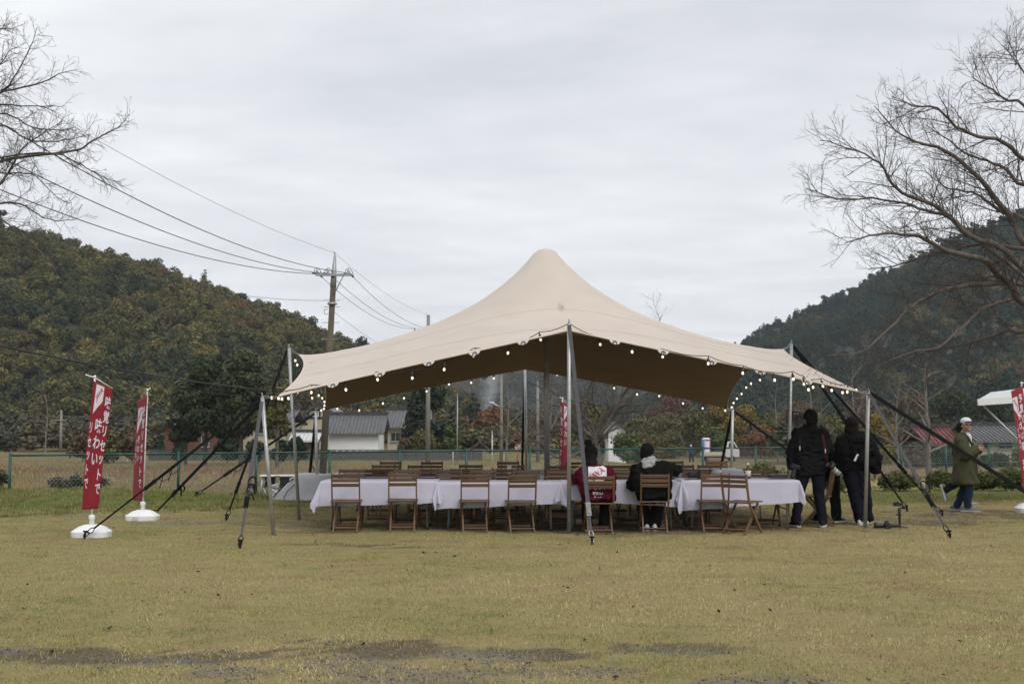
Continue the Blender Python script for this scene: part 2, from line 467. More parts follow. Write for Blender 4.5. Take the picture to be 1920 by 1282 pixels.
def leaf_cloud(rng, centers, radii, nper, size, flatten=1.0, up_bias=.3):
    """Leaf quads over the shells of a few overlapping lobes."""
    V, F, A = [], [], []
    centers = np.asarray(centers, float); radii = np.asarray(radii, float)
    tot = (radii ** 2).sum()
    for c, r in zip(centers, radii):
        k = max(4, int(nper * r * r / tot))
        d = rng.normal(size=(k, 3)); d /= np.linalg.norm(d, axis=1)[:, None]
        rr = r * (1 - .45 * rng.random(k) ** 2) * (1 + .10 * rng.normal(size=k))
        p = c + d * rr[:, None] * np.array([1, 1, flatten])
        nrm = d + rng.normal(size=(k, 3)) * .55; nrm[:, 2] += up_bias; nrm /= np.linalg.norm(nrm, axis=1)[:, None]
        t = np.cross(nrm, rng.normal(size=(k, 3))); t /= np.linalg.norm(t, axis=1)[:, None]; b = np.cross(nrm, t)
        s = size * (.6 + .8 * rng.random(k))[:, None]
        el = (.45 + .4 * rng.random(k))[:, None]
        base = len(V) * 0
        q = np.stack([p - t * s, p - b * s * el, p + t * s, p + b * s * el], 1)
        V.append(q.reshape(-1, 3)); A.append(np.repeat(rng.random(k), 4))
    V = np.concatenate(V); A = np.concatenate(A)
    F = np.arange(len(V)).reshape(-1, 4)
    return V, F, A

rng = np.random.default_rng(11)
M_FOREST = leaf_mat('forest_leaf', .85, vary=.45)
def crown_mesh(name, kind, rng, nq=1000, size=.27):
    if kind == 'round':
        k = rng.integers(6, 10); cs = np.c_[rng.normal(size=(k, 2)) * .95, rng.random(k) * 2.6 + 1.6]; rs = .75 + rng.random(k) * .8
    elif kind == 'tall':
        k = 8; z = np.linspace(1.2, 5.6, k); cs = np.c_[rng.normal(size=(k, 2)) * .45, z]; rs = 1.25 - .12 * (z - 1.2) + .25 * rng.random(k)
    else:
        k = 11; z = np.linspace(.7, 6.4, k); cs = np.c_[rng.normal(size=(k, 2)) * .12, z]; rs = 1.75 * (1 - z / 7.0) + .18
    V, F, A = leaf_cloud(rng, cs, rs, nq, size, .8 if kind == 'round' else .6)
    return np_mesh(name, V, F, M_FOREST, False, {'leafv': ('FLOAT', 'POINT', A)})
CROWNS = proto_col('forest_crown', [crown_mesh('fc_r%d' % i, 'round', rng) for i in range(6)] + [crown_mesh('fc_t%d' % i, 'tall', rng) for i in range(2)] + [crown_mesh('fc_c%d' % i, 'cone', rng, 900, .27) for i in range(2)])

M_HILL = plain('hill_floor', (.040, .040, .026), .95, var=.4, scale=.08)
def ridge_interp(px, pts):
    for (a, b), (c, d) in zip(pts, pts[1:]):
        if a <= px <= c: return b + (d - b) * (px - a) / (c - a)
    return pts[0][1] if px < pts[0][0] else pts[-1][1]
def hill(name, ridge, Yr, Yf, px0, px1, tree_h, step, seed, palette, noise_amp=2.5, back=90):
    """Hillside whose skyline follows the measured ridge; ridge_px -> height at ridge distance."""
    rows, cols = 46, 90
    def prof(x, t):       # t 0 foot, 1 ridge, >1 behind
        Y = Yf + (Yr - Yf) * t
        px = W0 / 2 + FPX * x / Yr
        top = P(px, ridge_interp(px, ridge), Yr).z - tree_h
        if t <= 1: s = math.sin(t * math.pi / 2) ** 1.15
        else: s = 1 - .5 * (t - 1) ** 1.3
        z = -3.2 + (top + 3.2) * s
        z += noise_amp * fbm(x * .02, Y * .02, seed, 4) * math.sin(min(t, 1) * math.pi)
        return Vector((x, Y, z))
    x0, x1 = (px0 - 960) / FPX * Yr, (px1 - 960) / FPX * Yr
    tmax = 1 + back / (Yr - Yf)
    grid = [[prof(x0 + (x1 - x0) * j / cols, tmax * i / rows) for j in range(cols + 1)] for i in range(rows + 1)]
    m = MB(); m.sheet(grid); h = tag(m.build(name, M_HILL), kind='structure')
    r = random.Random(seed); pts, rot, scl, var, tint = [], [], [], [], []
    y = Yf - 4
    while y < Yr + back * .5:
        x = x0 + r.random() * step
        while x < x1:
            xx, yy = x + r.uniform(-.45, .45) * step, y + r.uniform(-.45, .45) * step
            t = max(0.0, (yy - Yf) / (Yr - Yf)); p = prof(xx, t)
            v, s, c = palette(r, xx, yy, t)
            pts.append((p.x, p.y, p.z - .6)); rot.append((r.uniform(-.06, .06), r.uniform(-.06, .06), r.uniform(0, 6.28)))
            s *= .72 + .42 * r.random() ** 2; scl.append((s * r.uniform(.85, 1.25), s * r.uniform(.85, 1.25), s * r.uniform(.8, 1.2))); var.append(v); tint.append(c)
            x += step
        y += step * .9
    return h, (pts, rot, scl, var, tint)
def mixc(a, b, t): return tuple(p + (q - p) * t for p, q in zip(a, b))
C_DK, C_GR, C_OL, C_YE, C_BR, C_OR, C_GY = (.022, .036, .018), (.054, .066, .024), (.108, .100, .034), (.165, .128, .036), (.105, .074, .038), (.150, .080, .030), (.105, .088, .074)
def pal_left(r, x, y, t):
    q = fbm(x * .028, y * .028, 5.0, 3) + .45 * r.uniform(-1, 1)
    if q < -.38: c, v = mixc(C_DK, C_GR, r.random()), r.choice([0, 1, 2, 6, 8])
    elif q < .18: c, v = mixc(C_GR, C_OL, r.random()), r.randrange(6)
    elif q < .52: c, v = mixc(C_OL, C_YE, r.random() * .7), r.randrange(6)
    elif q < .68: c, v = mixc(C_BR, C_OL, r.random() * .8), r.randrange(6)
    else: c, v = mixc(C_OR, C_BR, r.random()), r.randrange(6)
    k = r.uniform(.8, 1.15); return v, r.uniform(.70, 1.02), tuple(a * k for a in c)
def pal_right(r, x, y, t):
    q = fbm(x * .018, y * .018, 9.0, 3) + .3 * r.uniform(-1, 1) - (.25 if t > .35 else -.12)
    if q < .05: c, v = mixc(C_DK, (.018, .050, .030), r.random()), r.choice([6, 7, 8, 9])
    elif q < .30: c, v = mixc(C_DK, C_GR, r.random()), r.randrange(8)
    elif q < .55: c, v = mixc(C_GR, C_OL, r.random()), r.randrange(6)
    elif q < .7: c, v = mixc(C_BR, C_YE, r.random() * .6), r.randrange(6)
    else: c, v = mixc(C_OR, C_BR, .4 + .6 * r.random()), r.randrange(6)
    k = r.uniform(.75, 1.15); return v, r.uniform(.95, 1.35), tuple(a * k for a in c)
def pal_far(r, x, y, t):
    q = fbm(x * .012, y * .012, 2.0, 3) + .25 * r.uniform(-1, 1)
    c = mixc((.030, .052, .036), C_BR, sstep(-.2, .5, q)); return r.randrange(10), r.uniform(1.4, 2.0), c
RL = [(-500, 400), (-200, 415), (0, 425), (100, 443), (200, 474), (300, 503), (400, 540), (500, 572), (560, 592), (620, 622), (680, 652), (760, 700), (860, 742), (960, 770)]
RR = [(1180, 760), (1290, 692), (1390, 640), (1450, 610), (1550, 562), (1640, 520), (1700, 490), (1800, 440), (1920, 388), (2100, 330), (2500, 250)]
RF = [(600, 770), (760, 722), (850, 700), (930, 690), (1000, 672), (1100, 655), (1250, 668), (1400, 690), (1600, 700)]
_, fl = hill('hill', RL, 300, 175, -420, 960, 3.6, 3.0, 3, pal_left)
tag(scatter('hill_forest', *fl, CROWNS), 'autumn mixed woodland covering the left hillside', 'forest')
_, fr = hill('hill', RR, 520, 250, 1170, 2450, 6.0, 5.3, 8, pal_right, 6)
tag(scatter('hill_forest', *fr, CROWNS), 'dark conifer and autumn woodland on the steep right hillside', 'forest')
_, ff = hill('hill', RF, 900, 620, 560, 1640, 8.0, 10.0, 14, pal_far, 6, 120)
tag(scatter('hill_forest', *ff, CROWNS), 'hazy far wooded ridge seen under the tent canopy', 'forest')
# =================================================================== TENT
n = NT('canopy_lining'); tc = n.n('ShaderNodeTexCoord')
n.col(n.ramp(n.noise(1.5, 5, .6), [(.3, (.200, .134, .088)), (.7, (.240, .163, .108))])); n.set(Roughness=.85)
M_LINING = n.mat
M_STEEL = plain('galvanised_pole', (.40, .41, .41), .42, .55, .18, 14, .15, 90)
M_DARKSTEEL = plain('dark_strap', (.010, .010, .011), .8, 0, .25, 40, .3, 200, spec=.1)
M_GREYSTRAP = plain('grey_webbing', (.075, .075, .082), .7, 0, .2, 40, .3, 300, spec=.15)
M_CHROME = plain('zinc_buckle', (.36, .36, .36), .42, .8, .2, 30)
M_CREAM = plain('hem_cream', (.62, .53, .45), .8, 0, .1, 20)
M_SEAM = plain('seam_thread', (.50, .405, .325), .85, 0, .1, 20)
M_WHITETAB = plain('white_vinyl_tab', (.72, .70, .68), .5, 0, .06, 20)

YF, YB = 17.95, 26.0
T = dict(FL=P(523, 742, 17.95), FC=P(1067, 619, 18.15), FR=P(1608, 733, 18.35), MR=P(1468, 654, 21.4), BR=P(1363, 765, 26.0),
         BC=P(985, 691, 26.1), BL=P(607, 768, 25.9), ML=P(560, 664, 20.9), PK=P(1023, 466, 22.0))
NU, NV = 84, 76
def half_edge(a, b, depth, inward, sh=1.0):
    return lambda t: a.lerp(b, t) + inward * depth * (4 * t * (1 - t)) ** sh
X, Yv = Vector((1, 0, 0)), Vector((0, 1, 0))
def edge_fn(a, m, b, d, inw):
    h1, h2 = half_edge(a, m, d, inw), half_edge(m, b, d, inw)
    return lambda t: h1(t * 2) if t <= .5 else h2(t * 2 - 1)
eF = edge_fn(T['FL'], T['FC'], T['FR'], .22, Yv); eB = edge_fn(T['BL'], T['BC'], T['BR'], .35, -Yv)
eL = edge_fn(T['FL'], T['ML'], T['BL'], .20, X); eR = edge_fn(T['FR'], T['MR'], T['BR'], .20, -X)
XY = np.zeros((NV + 1, NU + 1, 2)); Z = np.zeros((NV + 1, NU + 1)); PIN = np.zeros((NV + 1, NU + 1), bool)
def zedge(a, m, b, t): return (a.z + (m.z - a.z) * t * 2) if t <= .5 else (m.z + (b.z - m.z) * (t * 2 - 1))
for j in range(NV + 1):
    v = j / NV
    for i in range(NU + 1):
        u = i / NU
        c = (eF(u) * (1 - v) + eB(u) * v + eL(v) * (1 - u) + eR(v) * u
             - (T['FL'] * (1 - u) * (1 - v) + T['FR'] * u * (1 - v) + T['BL'] * (1 - u) * v + T['BR'] * u * v))
        XY[j, i] = (c.x, c.y)
        r = math.hypot(c.x - T['PK'].x, c.y - T['PK'].y)
        Z[j, i] = max(2.2, T['PK'].z - .75 * r)
for (j, i, k) in ((0, 0, 'FL'), (0, NU // 2, 'FC'), (0, NU, 'FR'), (NV // 2, NU, 'MR'), (NV, NU, 'BR'), (NV, NU // 2, 'BC'), (NV, 0, 'BL'), (NV // 2, 0, 'ML')):
    Z[j, i] = T[k].z; PIN[j, i] = True
RR_ = np.hypot(XY[:, :, 0] - T['PK'].x, XY[:, :, 1] - T['PK'].y)
cap = RR_ < .22; Z[cap] = T['PK'].z - .21 * (1 - np.sqrt(np.maximum(0, 1 - (RR_[cap] / .255) ** 2))); PIN |= cap
wu = np.zeros((NV + 1, NU)); wv = np.zeros((NV, NU + 1))
def dens(r): return 1.0 + 1.15 / np.maximum(r, .2)
du = np.linalg.norm(np.diff(XY, axis=1), axis=2); dv = np.linalg.norm(np.diff(XY, axis=0), axis=2)
mu, mv = du.mean(), dv.mean()
wu = dens((RR_[:, 1:] + RR_[:, :-1]) / 2) * (mv / mu) * (mu / np.maximum(du, .25 * mu)); wv = dens((RR_[1:] + RR_[:-1]) / 2) * (mu / mv) * (mv / np.maximum(dv, .25 * mv))
wu[0] *= 500; wu[-1] *= 300; wv[:, 0] *= 60; wv[:, -1] *= 60
par = (np.add.outer(np.arange(NV + 1), np.arange(NU + 1)) % 2)
den = np.zeros_like(Z); den[:, :-1] += wu; den[:, 1:] += wu; den[:-1] += wv; den[1:] += wv
for it in range(3600):
    for q in (0, 1):
        s = np.zeros_like(Z)
        s[:, :-1] += wu * Z[:, 1:]; s[:, 1:] += wu * Z[:, :-1]; s[:-1] += wv * Z[1:]; s[1:] += wv * Z[:-1]
        zn = s / den; msk = (par == q) & ~PIN
        Z[msk] += 1.85 * (zn[msk] - Z[msk])
# tension folds fanning out from every tie point, and a faint slackness between
for k_, q_ in T.items():
    if k_ == 'PK': continue
    for j in range(1, NV):
        for i in range(1, NU):
            dx_, dy_ = XY[j, i, 0] - q_.x, XY[j, i, 1] - q_.y; d_ = math.hypot(dx_, dy_)
            if d_ < 3.4:
                Z[j, i] += .020 * sstep(.1, .8, d_) * math.exp(-d_ / 1.1) * math.sin(math.atan2(dy_, dx_) * 15 + 2.5 * fbm(dx_, dy_, q_.x, 2))
for j in range(1, NV):
    for i in range(1, NU): Z[j, i] += .012 * fbm(XY[j, i, 0] * .8, XY[j, i, 1] * .8, 5.5, 3) * sstep(.3, 1.5, RR_[j, i])
def canopy_pt(u, v, off=0.0):
    fi, fj = u * NU, v * NV; i, j = min(int(fi), NU - 1), min(int(fj), NV - 1); a, b = fi - i, fj - j
    def g(j, i): return Vector((XY[j, i, 0], XY[j, i, 1], Z[j, i]))
    p = g(j, i) * (1 - a) * (1 - b) + g(j, i + 1) * a * (1 - b) + g(j + 1, i) * (1 - a) * b + g(j + 1, i + 1) * a * b
    return p + Vector((0, 0, off))

n = NT('canopy_cloth')
tc = n.n('ShaderNodeTexCoord'); vec = tc.outputs['Object']
base = n.ramp(n.noise(1.3, 6, .6, vec=vec), [(.3, (.490, .425, .368)), (.7, (.540, .475, .415))])
base = n.mix(n.ramp(n.noise(60, 3, .6, vec=vec), [(.35, (.0,) * 3), (.7, (.12,) * 3)]), base, (.46, .395, .335))
# a brown smear rubbed into the cloth above the front pole
def to_px(p):
    c, s_ = math.cos(PITCH), math.sin(PITCH); y, z = p.y, p.z - CH; f = y * c + z * s_; u = -y * s_ + z * c
    return W0 / 2 + FPX * p.x / f, H0 / 2 - FPX * u / f
TO0 = Vector((T['PK'].x, T['PK'].y, 0))
st = min((canopy_pt(i / 80, j / 160) for i in range(20, 60) for j in range(0, 80)), key=lambda p: sum((a - b) ** 2 for a, b in zip(to_px(p), (1050, 577))))
mp = n.n('ShaderNodeMapping'); mp.inputs['Location'].default_value = (TO0.x - st.x, TO0.y - st.y, -st.z); n.l(vec, mp.inputs[0])
mp2 = n.n('ShaderNodeMapping'); mp2.inputs['Rotation'].default_value = (0, R(-22), 0); mp2.inputs['Scale'].default_value = (14, 3.0, 5.5); n.l(mp.outputs[0], mp2.inputs[0])
ln = n.n('ShaderNodeVectorMath', operation='LENGTH'); n.l(mp2.outputs[0], ln.inputs[0])
sm = n.math('ADD', ln.outputs['Value'], n.math('MULTIPLY', n.math('SUBTRACT', n.noise(9, 5, .7, vec=vec, stretch=(3, 1, .8)), .5), 2.2))
base = n.mix(n.ramp(sm, [(.1, (.62,) * 3), (.9, (0,) * 3)]), base, (.20, .12, .07))
n.col(base); n.set(Roughness=.8); n.b.inputs['Specular IOR Level'].default_value = .25
n.b.inputs['Sheen Weight'].default_value = .1
n.bump(n.noise(300, 2, .5, vec=vec), .12, .002)
M_CANOPY = n.mat
tent = empty('stretch_tent', (T['PK'].x, T['PK'].y, 0))
tag(tent, 'large cream stretch tent with one tall peak, held by steel poles and black straps', 'tent')
TO = Vector((T['PK'].x, T['PK'].y, 0))
def tpart(mb, name, mats, parent=None):
    o = mb.build(name, mats, parent or tent); o.data.transform(Matrix.Translation(-TO)); return o
mb = MB()
top = [[Vector((XY[j, i, 0], XY[j, i, 1], Z[j, i])) for i in range(NU + 1)] for j in range(NV + 1)]
mb.sheet(top, 0)
cano = tpart(mb, 'canopy', M_CANOPY)
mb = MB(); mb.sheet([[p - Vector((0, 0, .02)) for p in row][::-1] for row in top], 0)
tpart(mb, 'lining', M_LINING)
bpts = [canopy_pt(i / NU, 0) for i in range(NU)] + [canopy_pt(1, j / NV) for j in range(NV)] + [canopy_pt(1 - i / NU, 1) for i in range(NU)] + [canopy_pt(0, 1 - j / NV) for j in range(NV)]
mb = MB(); mb.tube([p - Vector((0, 0, .004)) for p in bpts] + [bpts[0]], .013, 5, cap=False); tpart(mb, 'hem', M_CREAM)
for v in (.17, .345, .655, .83):
    mb = MB(); mb.tube([canopy_pt(k / 100, v, .0015) for k in range(1, 100)], .003, 4); tpart(mb, 'seam', M_SEAM)
# half-round vinyl tabs with a ring, spaced along each edge
tabs = [(q, 0) for q in (.09, .17, .255, .335, .42, .58, .665, .75, .835, .915)] + [(q, 1) for q in (.1, .2, .3, .4, .6, .7, .8, .9)]
for u, v in tabs:
    p = canopy_pt(u, v); q = canopy_pt(u + .01, v); d = (q - p).normalized(); mb = MB()
    yy = -.012 if v == 0 else .012
    arc = [p + d * .085 * math.cos(a) + Vector((0, yy, -.085 * math.sin(a) * .75)) for a in np.linspace(0, math.pi, 9)]
    vs = [a for a in arc] + [a + Vector((0, -yy * .5, 0)) for a in arc]
    k = len(arc); mb.add(vs, [tuple(range(k)), tuple(range(k, 2 * k))[::-1]] + [(i, i + 1, k + i + 1, k + i) for i in range(k - 1)])
    t_ = tpart(mb, 'edge_tab', M_WHITETAB)
    mb = MB(); mb.tube([p + d * .03 * math.cos(a) + Vector((0, yy * 1.6, -.045 + .03 * math.sin(a))) for a in np.linspace(0, 6.28, 11)], .006, 5, cap=False)
    tpart(mb, 'ring', M_DARKSTEEL, t_)

POLES = {}
def gz(p): return Vector((p.x, p.y, ground_z(p.x, p.y)))
def pole(key, base, topp, r=.028, fab=None, mat=M_STEEL):
    base = gz(base); mb = MB()
    mb.tube([base + Vector((0, 0, -.02)), topp], r, 12); o = tpart(mb, 'pole', mat)
    d = (topp - base).normalized(); mb = MB()
    mb.tube([topp - d * .002, topp + d * .02], r * .6, 10); mb.tube([topp + d * .02, topp + d * .065], .009, 8); tpart(mb, 'spigot', M_CHROME, o)
    for f in (.36, .64):        # telescopic joint collars
        c = base.lerp(topp, f); mb = MB(); mb.tube([c - d * .004, c + d * .004], r * 1.03, 12); tpart(mb, 'pole_joint', M_CHROME, o)
    POLES[key] = topp
    if fab is not None:         # short chain from the pole head to the cloth
        a, b = topp + d * .03, fab; k = max(3, int((b - a).length / .045)); mb = MB()
        for i in range(k):
            c = a.lerp(b, (i + .5) / k) - Vector((0, 0, .03 * math.sin(math.pi * (i + .5) / k))); e_ = (b - a).normalized(); u, w = frame(e_)
            if i % 2: u, w = w, u
            mb.tube([c + e_ * .03 * math.cos(t) + u * .016 * math.sin(t) for t in np.linspace(0, 6.28, 9)], .005, 4, cap=False)
        tpart(mb, 'chain', M_CHROME, o)
    return o
pole('FL', G(513, 1003), P(492, 745, 17.8), fab=T['FL'])
pole('FC', G(1067, 998), P(1067, 606, 18.0), fab=T['FC'])
pole('FR', G(1622, 990), P(1628, 735, 18.45), fab=T['FR'])
pole('ML', G(561, 973), P(542, 653, 20.75), fab=T['ML'])
pole('MR', P(1477, 960, 21.6), P(1484, 645, 21.5), fab=T['MR'])
pole('BL', P(595, 936, 26.3), P(592, 772, 26.1), fab=T['BL'])
pole('BC', P(988, 936, 26.3), P(984, 687, 26.3), fab=T['BC'])
pole('BR', P(1370, 936, 26.3), P(1374, 767, 26.2), fab=T['BR'])
pole('C', Vector((T['PK'].x + .02, T['PK'].y, 0)), T['PK'] - Vector((0, 0, .42)), r=.045)
mb = MB(); mb.lathe([(.05, -.42), (.12, -.33), (.10, -.26), (.03, -.20)], 16, T['PK'] - Vector((0, 0, .03))); tpart(mb, 'peak_cap', M_DARKSTEEL)

def strap(a, b, mat=M_DARKSTEEL, w=.05, split=.80, ratchet=True, webb=None, tails=0, seed=1):
    """Flat webbing from a pole head down to a ground stake; ratchet buckle and thinner tail near the ground."""
    b = gz(b) + Vector((0, 0, .05)); L = (b - a).length; d = (b - a).normalized(); side = d.cross(Vector((0, 1, 0))).normalized()
    m0 = a.lerp(b, split); mb = MB()
    mb.bar(a, m0, w, .005, up=(0, -1, .2)); s = tpart(mb, 'strap', mat)
    mb = MB(); mb.bar(m0 - d * .03, m0 + d * .16, w * 1.15, .02, up=(0, -1, .2)); mb.bar(m0 + d * .02, m0 + d * .13, w * .5, .05, up=(0, -1, .2))
    mb.tube([m0 + side * w * .75, m0 - side * w * .75], .012, 6); mb.tube([m0 + d * .14 + side * w * .65, m0 + d * .14 - side * w * .65], .010, 6)
    tpart(mb, 'ratchet', plain('dull_ratchet', (.16, .16, .165), .45, .6) if ratchet == 2 else M_DARKSTEEL, s)
    m1 = m0 + d * .15; e = b - d * .14
    mb = MB(); mb.bar(m1, e, w * .62, .006, up=(0, -1, .2)); tpart(mb, 'strap_tail', M_GREYSTRAP if ratchet == 2 else mat, s)
    mb = MB(); c = b - d * .09
    mb.tube([c + d * .05 * math.cos(t) + side * .028 * math.sin(t) for t in np.linspace(0, 6.28, 12)], .007, 5, cap=False)
    c2 = b - d * .015; mb.tube([c2 + d * .045 * math.cos(t) + side * .022 * math.sin(t) for t in np.linspace(0, 6.28, 12)], .007, 5, cap=False)
    tpart(mb, 'hook', M_CHROME if ratchet == 2 else M_DARKSTEEL, s)
    mb = MB(); mb.tube([b + Vector((0, 0, .05)), b + Vector((0, 0, -.12)) + d * .03], .016, 8); mb.tube([b + Vector((-.03, 0, .05)), b + Vector((.03, 0, .05))], .012, 6)
    tpart(mb, 'stake', M_DARKSTEEL, s)
    r = random.Random(seed)
    for k in range(tails):      # loose tail tied in a loop
        c = a.lerp(b, split - .05 - .05 * k); mb = MB()
        mb.tube([c + d * (.09 * math.cos(t) - .02) + side * (.05 * math.sin(t) + .035) + Vector((0, -.012, 0)) for t in np.linspace(0, 6.28, 14)], .014, 5, flat=.35)
        mb.tube([c, c + side * .05 + d * .05, c + side * .09 + d * .13 - Vector((0, 0, .03))], .013, 5, flat=.35)
        tpart(mb, 'knotted_tail', M_DARKSTEEL, s)
strap(POLES['FL'], G(160, 1010), w=.04, split=.62, tails=2, seed=2)
strap(POLES['FL'] + Vector((.02, .02, -.03)), G(290, 968), w=.05, split=.78, tails=1, seed=3)
strap(POLES['FL'] + Vector((0, -.04, -.06)), G(450, 1028), M_GREYSTRAP, .05, .70, 1, tails=2, seed=4)
strap(POLES['FC'] + Vector((0, -.02, -.02)), G(1110, 1020), M_GREYSTRAP, .054, .845, 2, seed=5)
strap(POLES['FR'] + Vector((0, -.03, -.02)), G(1780, 1008), M_GREYSTRAP, .05, .74, 1, tails=1, seed=6)
strap(POLES['FR'] + Vector((.02, 0, -.01)), G(2010, 985), M_DARKSTEEL, .06, .88, seed=7)
strap(POLES['ML'] + Vector((-.02, 0, 0)), P(425, 968, 20.5), M_DARKSTEEL, .04, .8, seed=8)
strap(POLES['BL'] + Vector((-.02, .02, -.03)), P(368, 947, 25.4), M_DARKSTEEL, .05, .72, tails=1, seed=9)
strap(POLES['BL'] + Vector((0, .05, -.03)), P(577, 934, 27.2), M_DARKSTEEL, .06, .75, tails=1, seed=10)
strap(POLES['BC'] + Vector((0, .05, -.02)), P(978, 926, 29.0), M_DARKSTEEL, .05, .8, seed=11)
strap(POLES['BR'] + Vector((.02, .02, -.03)), P(1595, 934, 26.6), M_DARKSTEEL, .05, .8, seed=12)
strap(POLES['BR'] + Vector((0, .05, -.03)), P(1343, 920, 29.0), M_DARKSTEEL, .06, .75, seed=13)
strap(POLES['MR'] + Vector((.02, 0, -.02)), P(1766, 962, 21.6), M_DARKSTEEL, .045, .72, tails=1, seed=14)
strap(POLES['MR'] + Vector((.02, .03, -.02)), P(1700, 960, 22.8), M_DARKSTEEL, .045, .82, seed=15)

# ------------------------------------------------------------------ string lights hanging from the tent edge
n = NT('bulb_glass'); n.col((.9, .85, .75)); n.set(Roughness=.15)
n.b.inputs['Emission Color'].default_value = (1, .88, .70, 1); n.b.inputs['Emission Strength'].default_value = .9
M_BULB = n.mat
M_BLACKPL = plain('black_plastic', (.015, .015, .016), .45, 0, .2, 30)
mb = MB(); mb.lathe([(.001, -.052), (.010, -.048), (.0165, -.037), (.018, -.028), (.015, -.015), (.010, -.005), (.009, .0)], 10); bulb_me = mb.mesh('bulb', M_BULB)
mb = MB(); mb.lathe([(.019, -.004), (.021, .0), (.021, .035), (.015, .045), (.006, .075), (.006, .09)], 8); sock_me = mb.mesh('socket', M_BLACKPL)
def string_lights(label, pts, Y0, Y1, sag=.05, ends=()):
    q = []
    for k, (x, y) in enumerate(pts):
        t = k / max(1, len(pts) - 1); q.append(P(x, y, Y0 + (Y1 - Y0) * t))
    root = empty('string_lights', q[0] + Vector((0, 0, .08))); O = q[0] + Vector((0, 0, .08))
    tag(root, label, 'string lights', 'string lights along the tent edges')
    line = [Vector(e) for e in ends[:1]] + [p + Vector((0, 0, .13)) for p in q] + [Vector(e) for e in ends[1:2]]
    cable = []
    for a, b in zip(line, line[1:]):
        for i in range(5):
            t = i / 5; cable.append(a.lerp(b, t) - Vector((0, 0, sag * math.sin(math.pi * t) * min(1, (b - a).length))))
    cable.append(line[-1])
    mb = MB(); mb.tube([c - O for c in cable], .006, 5); mb.build('cable', M_BLACKPL, root)
    for p in q:
        r = random.Random(int(p.x * 999)); e = (r.uniform(-.25, .25), r.uniform(-.25, .25), 0)
        b = link('bulb', bulb_me, root, p + Vector((0, 0, .045)) - O); b.rotation_euler = e
        s = link('socket', sock_me, b)
string_lights('white bulb string along the left half of the front tent edge', [(509, 748), (522, 749), (529, 750), (540, 749), (584, 738), (648, 733), (707, 714), (773, 711), (833, 695), (889, 669), (953, 664), (1013, 639)], 18.0, 18.45, ends=(POLES['FL'], POLES['FC']))
string_lights('white bulb string along the right half of the front tent edge', [(1125, 648), (1185, 662), (1243, 671), (1328, 684), (1393, 702), (1452, 715), (1487, 713), (1507, 722), (1515, 733), (1524, 728), (1542, 726), (1559, 734), (1579, 738), (1589, 737), (1605, 734)], 18.4, 18.5, ends=(POLES['FC'], POLES['FR']))
string_lights('white bulb string on the back left tent edge below the dark underside', [(603, 771), (632, 768), (674, 771), (718, 758), (758, 748), (800, 735), (841, 722), (884, 719), (926, 711), (963, 690)], 25.9, 26.0, ends=(POLES['BL'], POLES['BC']))
string_lights('white bulb string on the back right tent edge before the bare tree', [(1003, 694), (1045, 704), (1109, 712), (1151, 729), (1194, 741), (1236, 744), (1280, 758), (1318, 767), (1360, 771)], 26.0, 25.9, ends=(POLES['BC'], POLES['BR']))
string_lights('white bulb string curving down the left side of the tent', [(553, 678), (558, 686), (564, 705), (560, 722), (559, 737), (585, 748), (598, 743), (604, 748), (608, 755), (609, 762), (607, 768)], 20.9, 25.7, .1)
string_lights('white bulb string curving down the right side of the tent', [(1467, 660), (1472, 678), (1452, 700), (1425, 714), (1408, 721), (1399, 728), (1390, 740), (1382, 749), (1376, 757), (1372, 765)], 21.4, 25.9, .1)
# =================================================================== FURNITURE UNDER THE TENT
def wood(name, c1, c2):
    n = NT(name); tc = n.n('ShaderNodeTexCoord')
    oi = n.n('ShaderNodeObjectInfo')
    f = n.noise(10, 5, .6, .4, vec=tc.outputs['Object'], stretch=(1, 9, 9))
    c = n.ramp(f, [(.3, c1), (.7, c2)])
    c = n.mix(1.0, c, n.ramp(oi.outputs['Random'], [(0, (.78,) * 3), (1, (1.2,) * 3)]), 'MULTIPLY')
    n.col(c); n.set(Roughness=.5); n.bump(n.noise(60, 3, .6, stretch=(1, 8, 8)), .15, .003); return n.mat
M_WOOD = wood('acacia_wood', (.080, .043, .021), (.165, .092, .045))
M_TABLETOP = plain('grey_tabletop', (.42, .41, .40), .6)
M_LEGSTEEL = plain('painted_table_leg', (.20, .22, .22), .4, .3)
n = NT('white_tablecloth'); tc = n.n('ShaderNodeTexCoord')
n.col(n.ramp(n.noise(2.5, 5, .6), [(.3, (.495, .485, .590)), (.7, (.55, .54, .645))])); n.set(Roughness=.85); n.b.inputs['Specular IOR Level'].default_value = .2
n.bump(n.mix(.5, n.noise(5, 4, .6, .6), n.noise(250, 2, .5)), .45, .03); M_CLOTH = n.mat

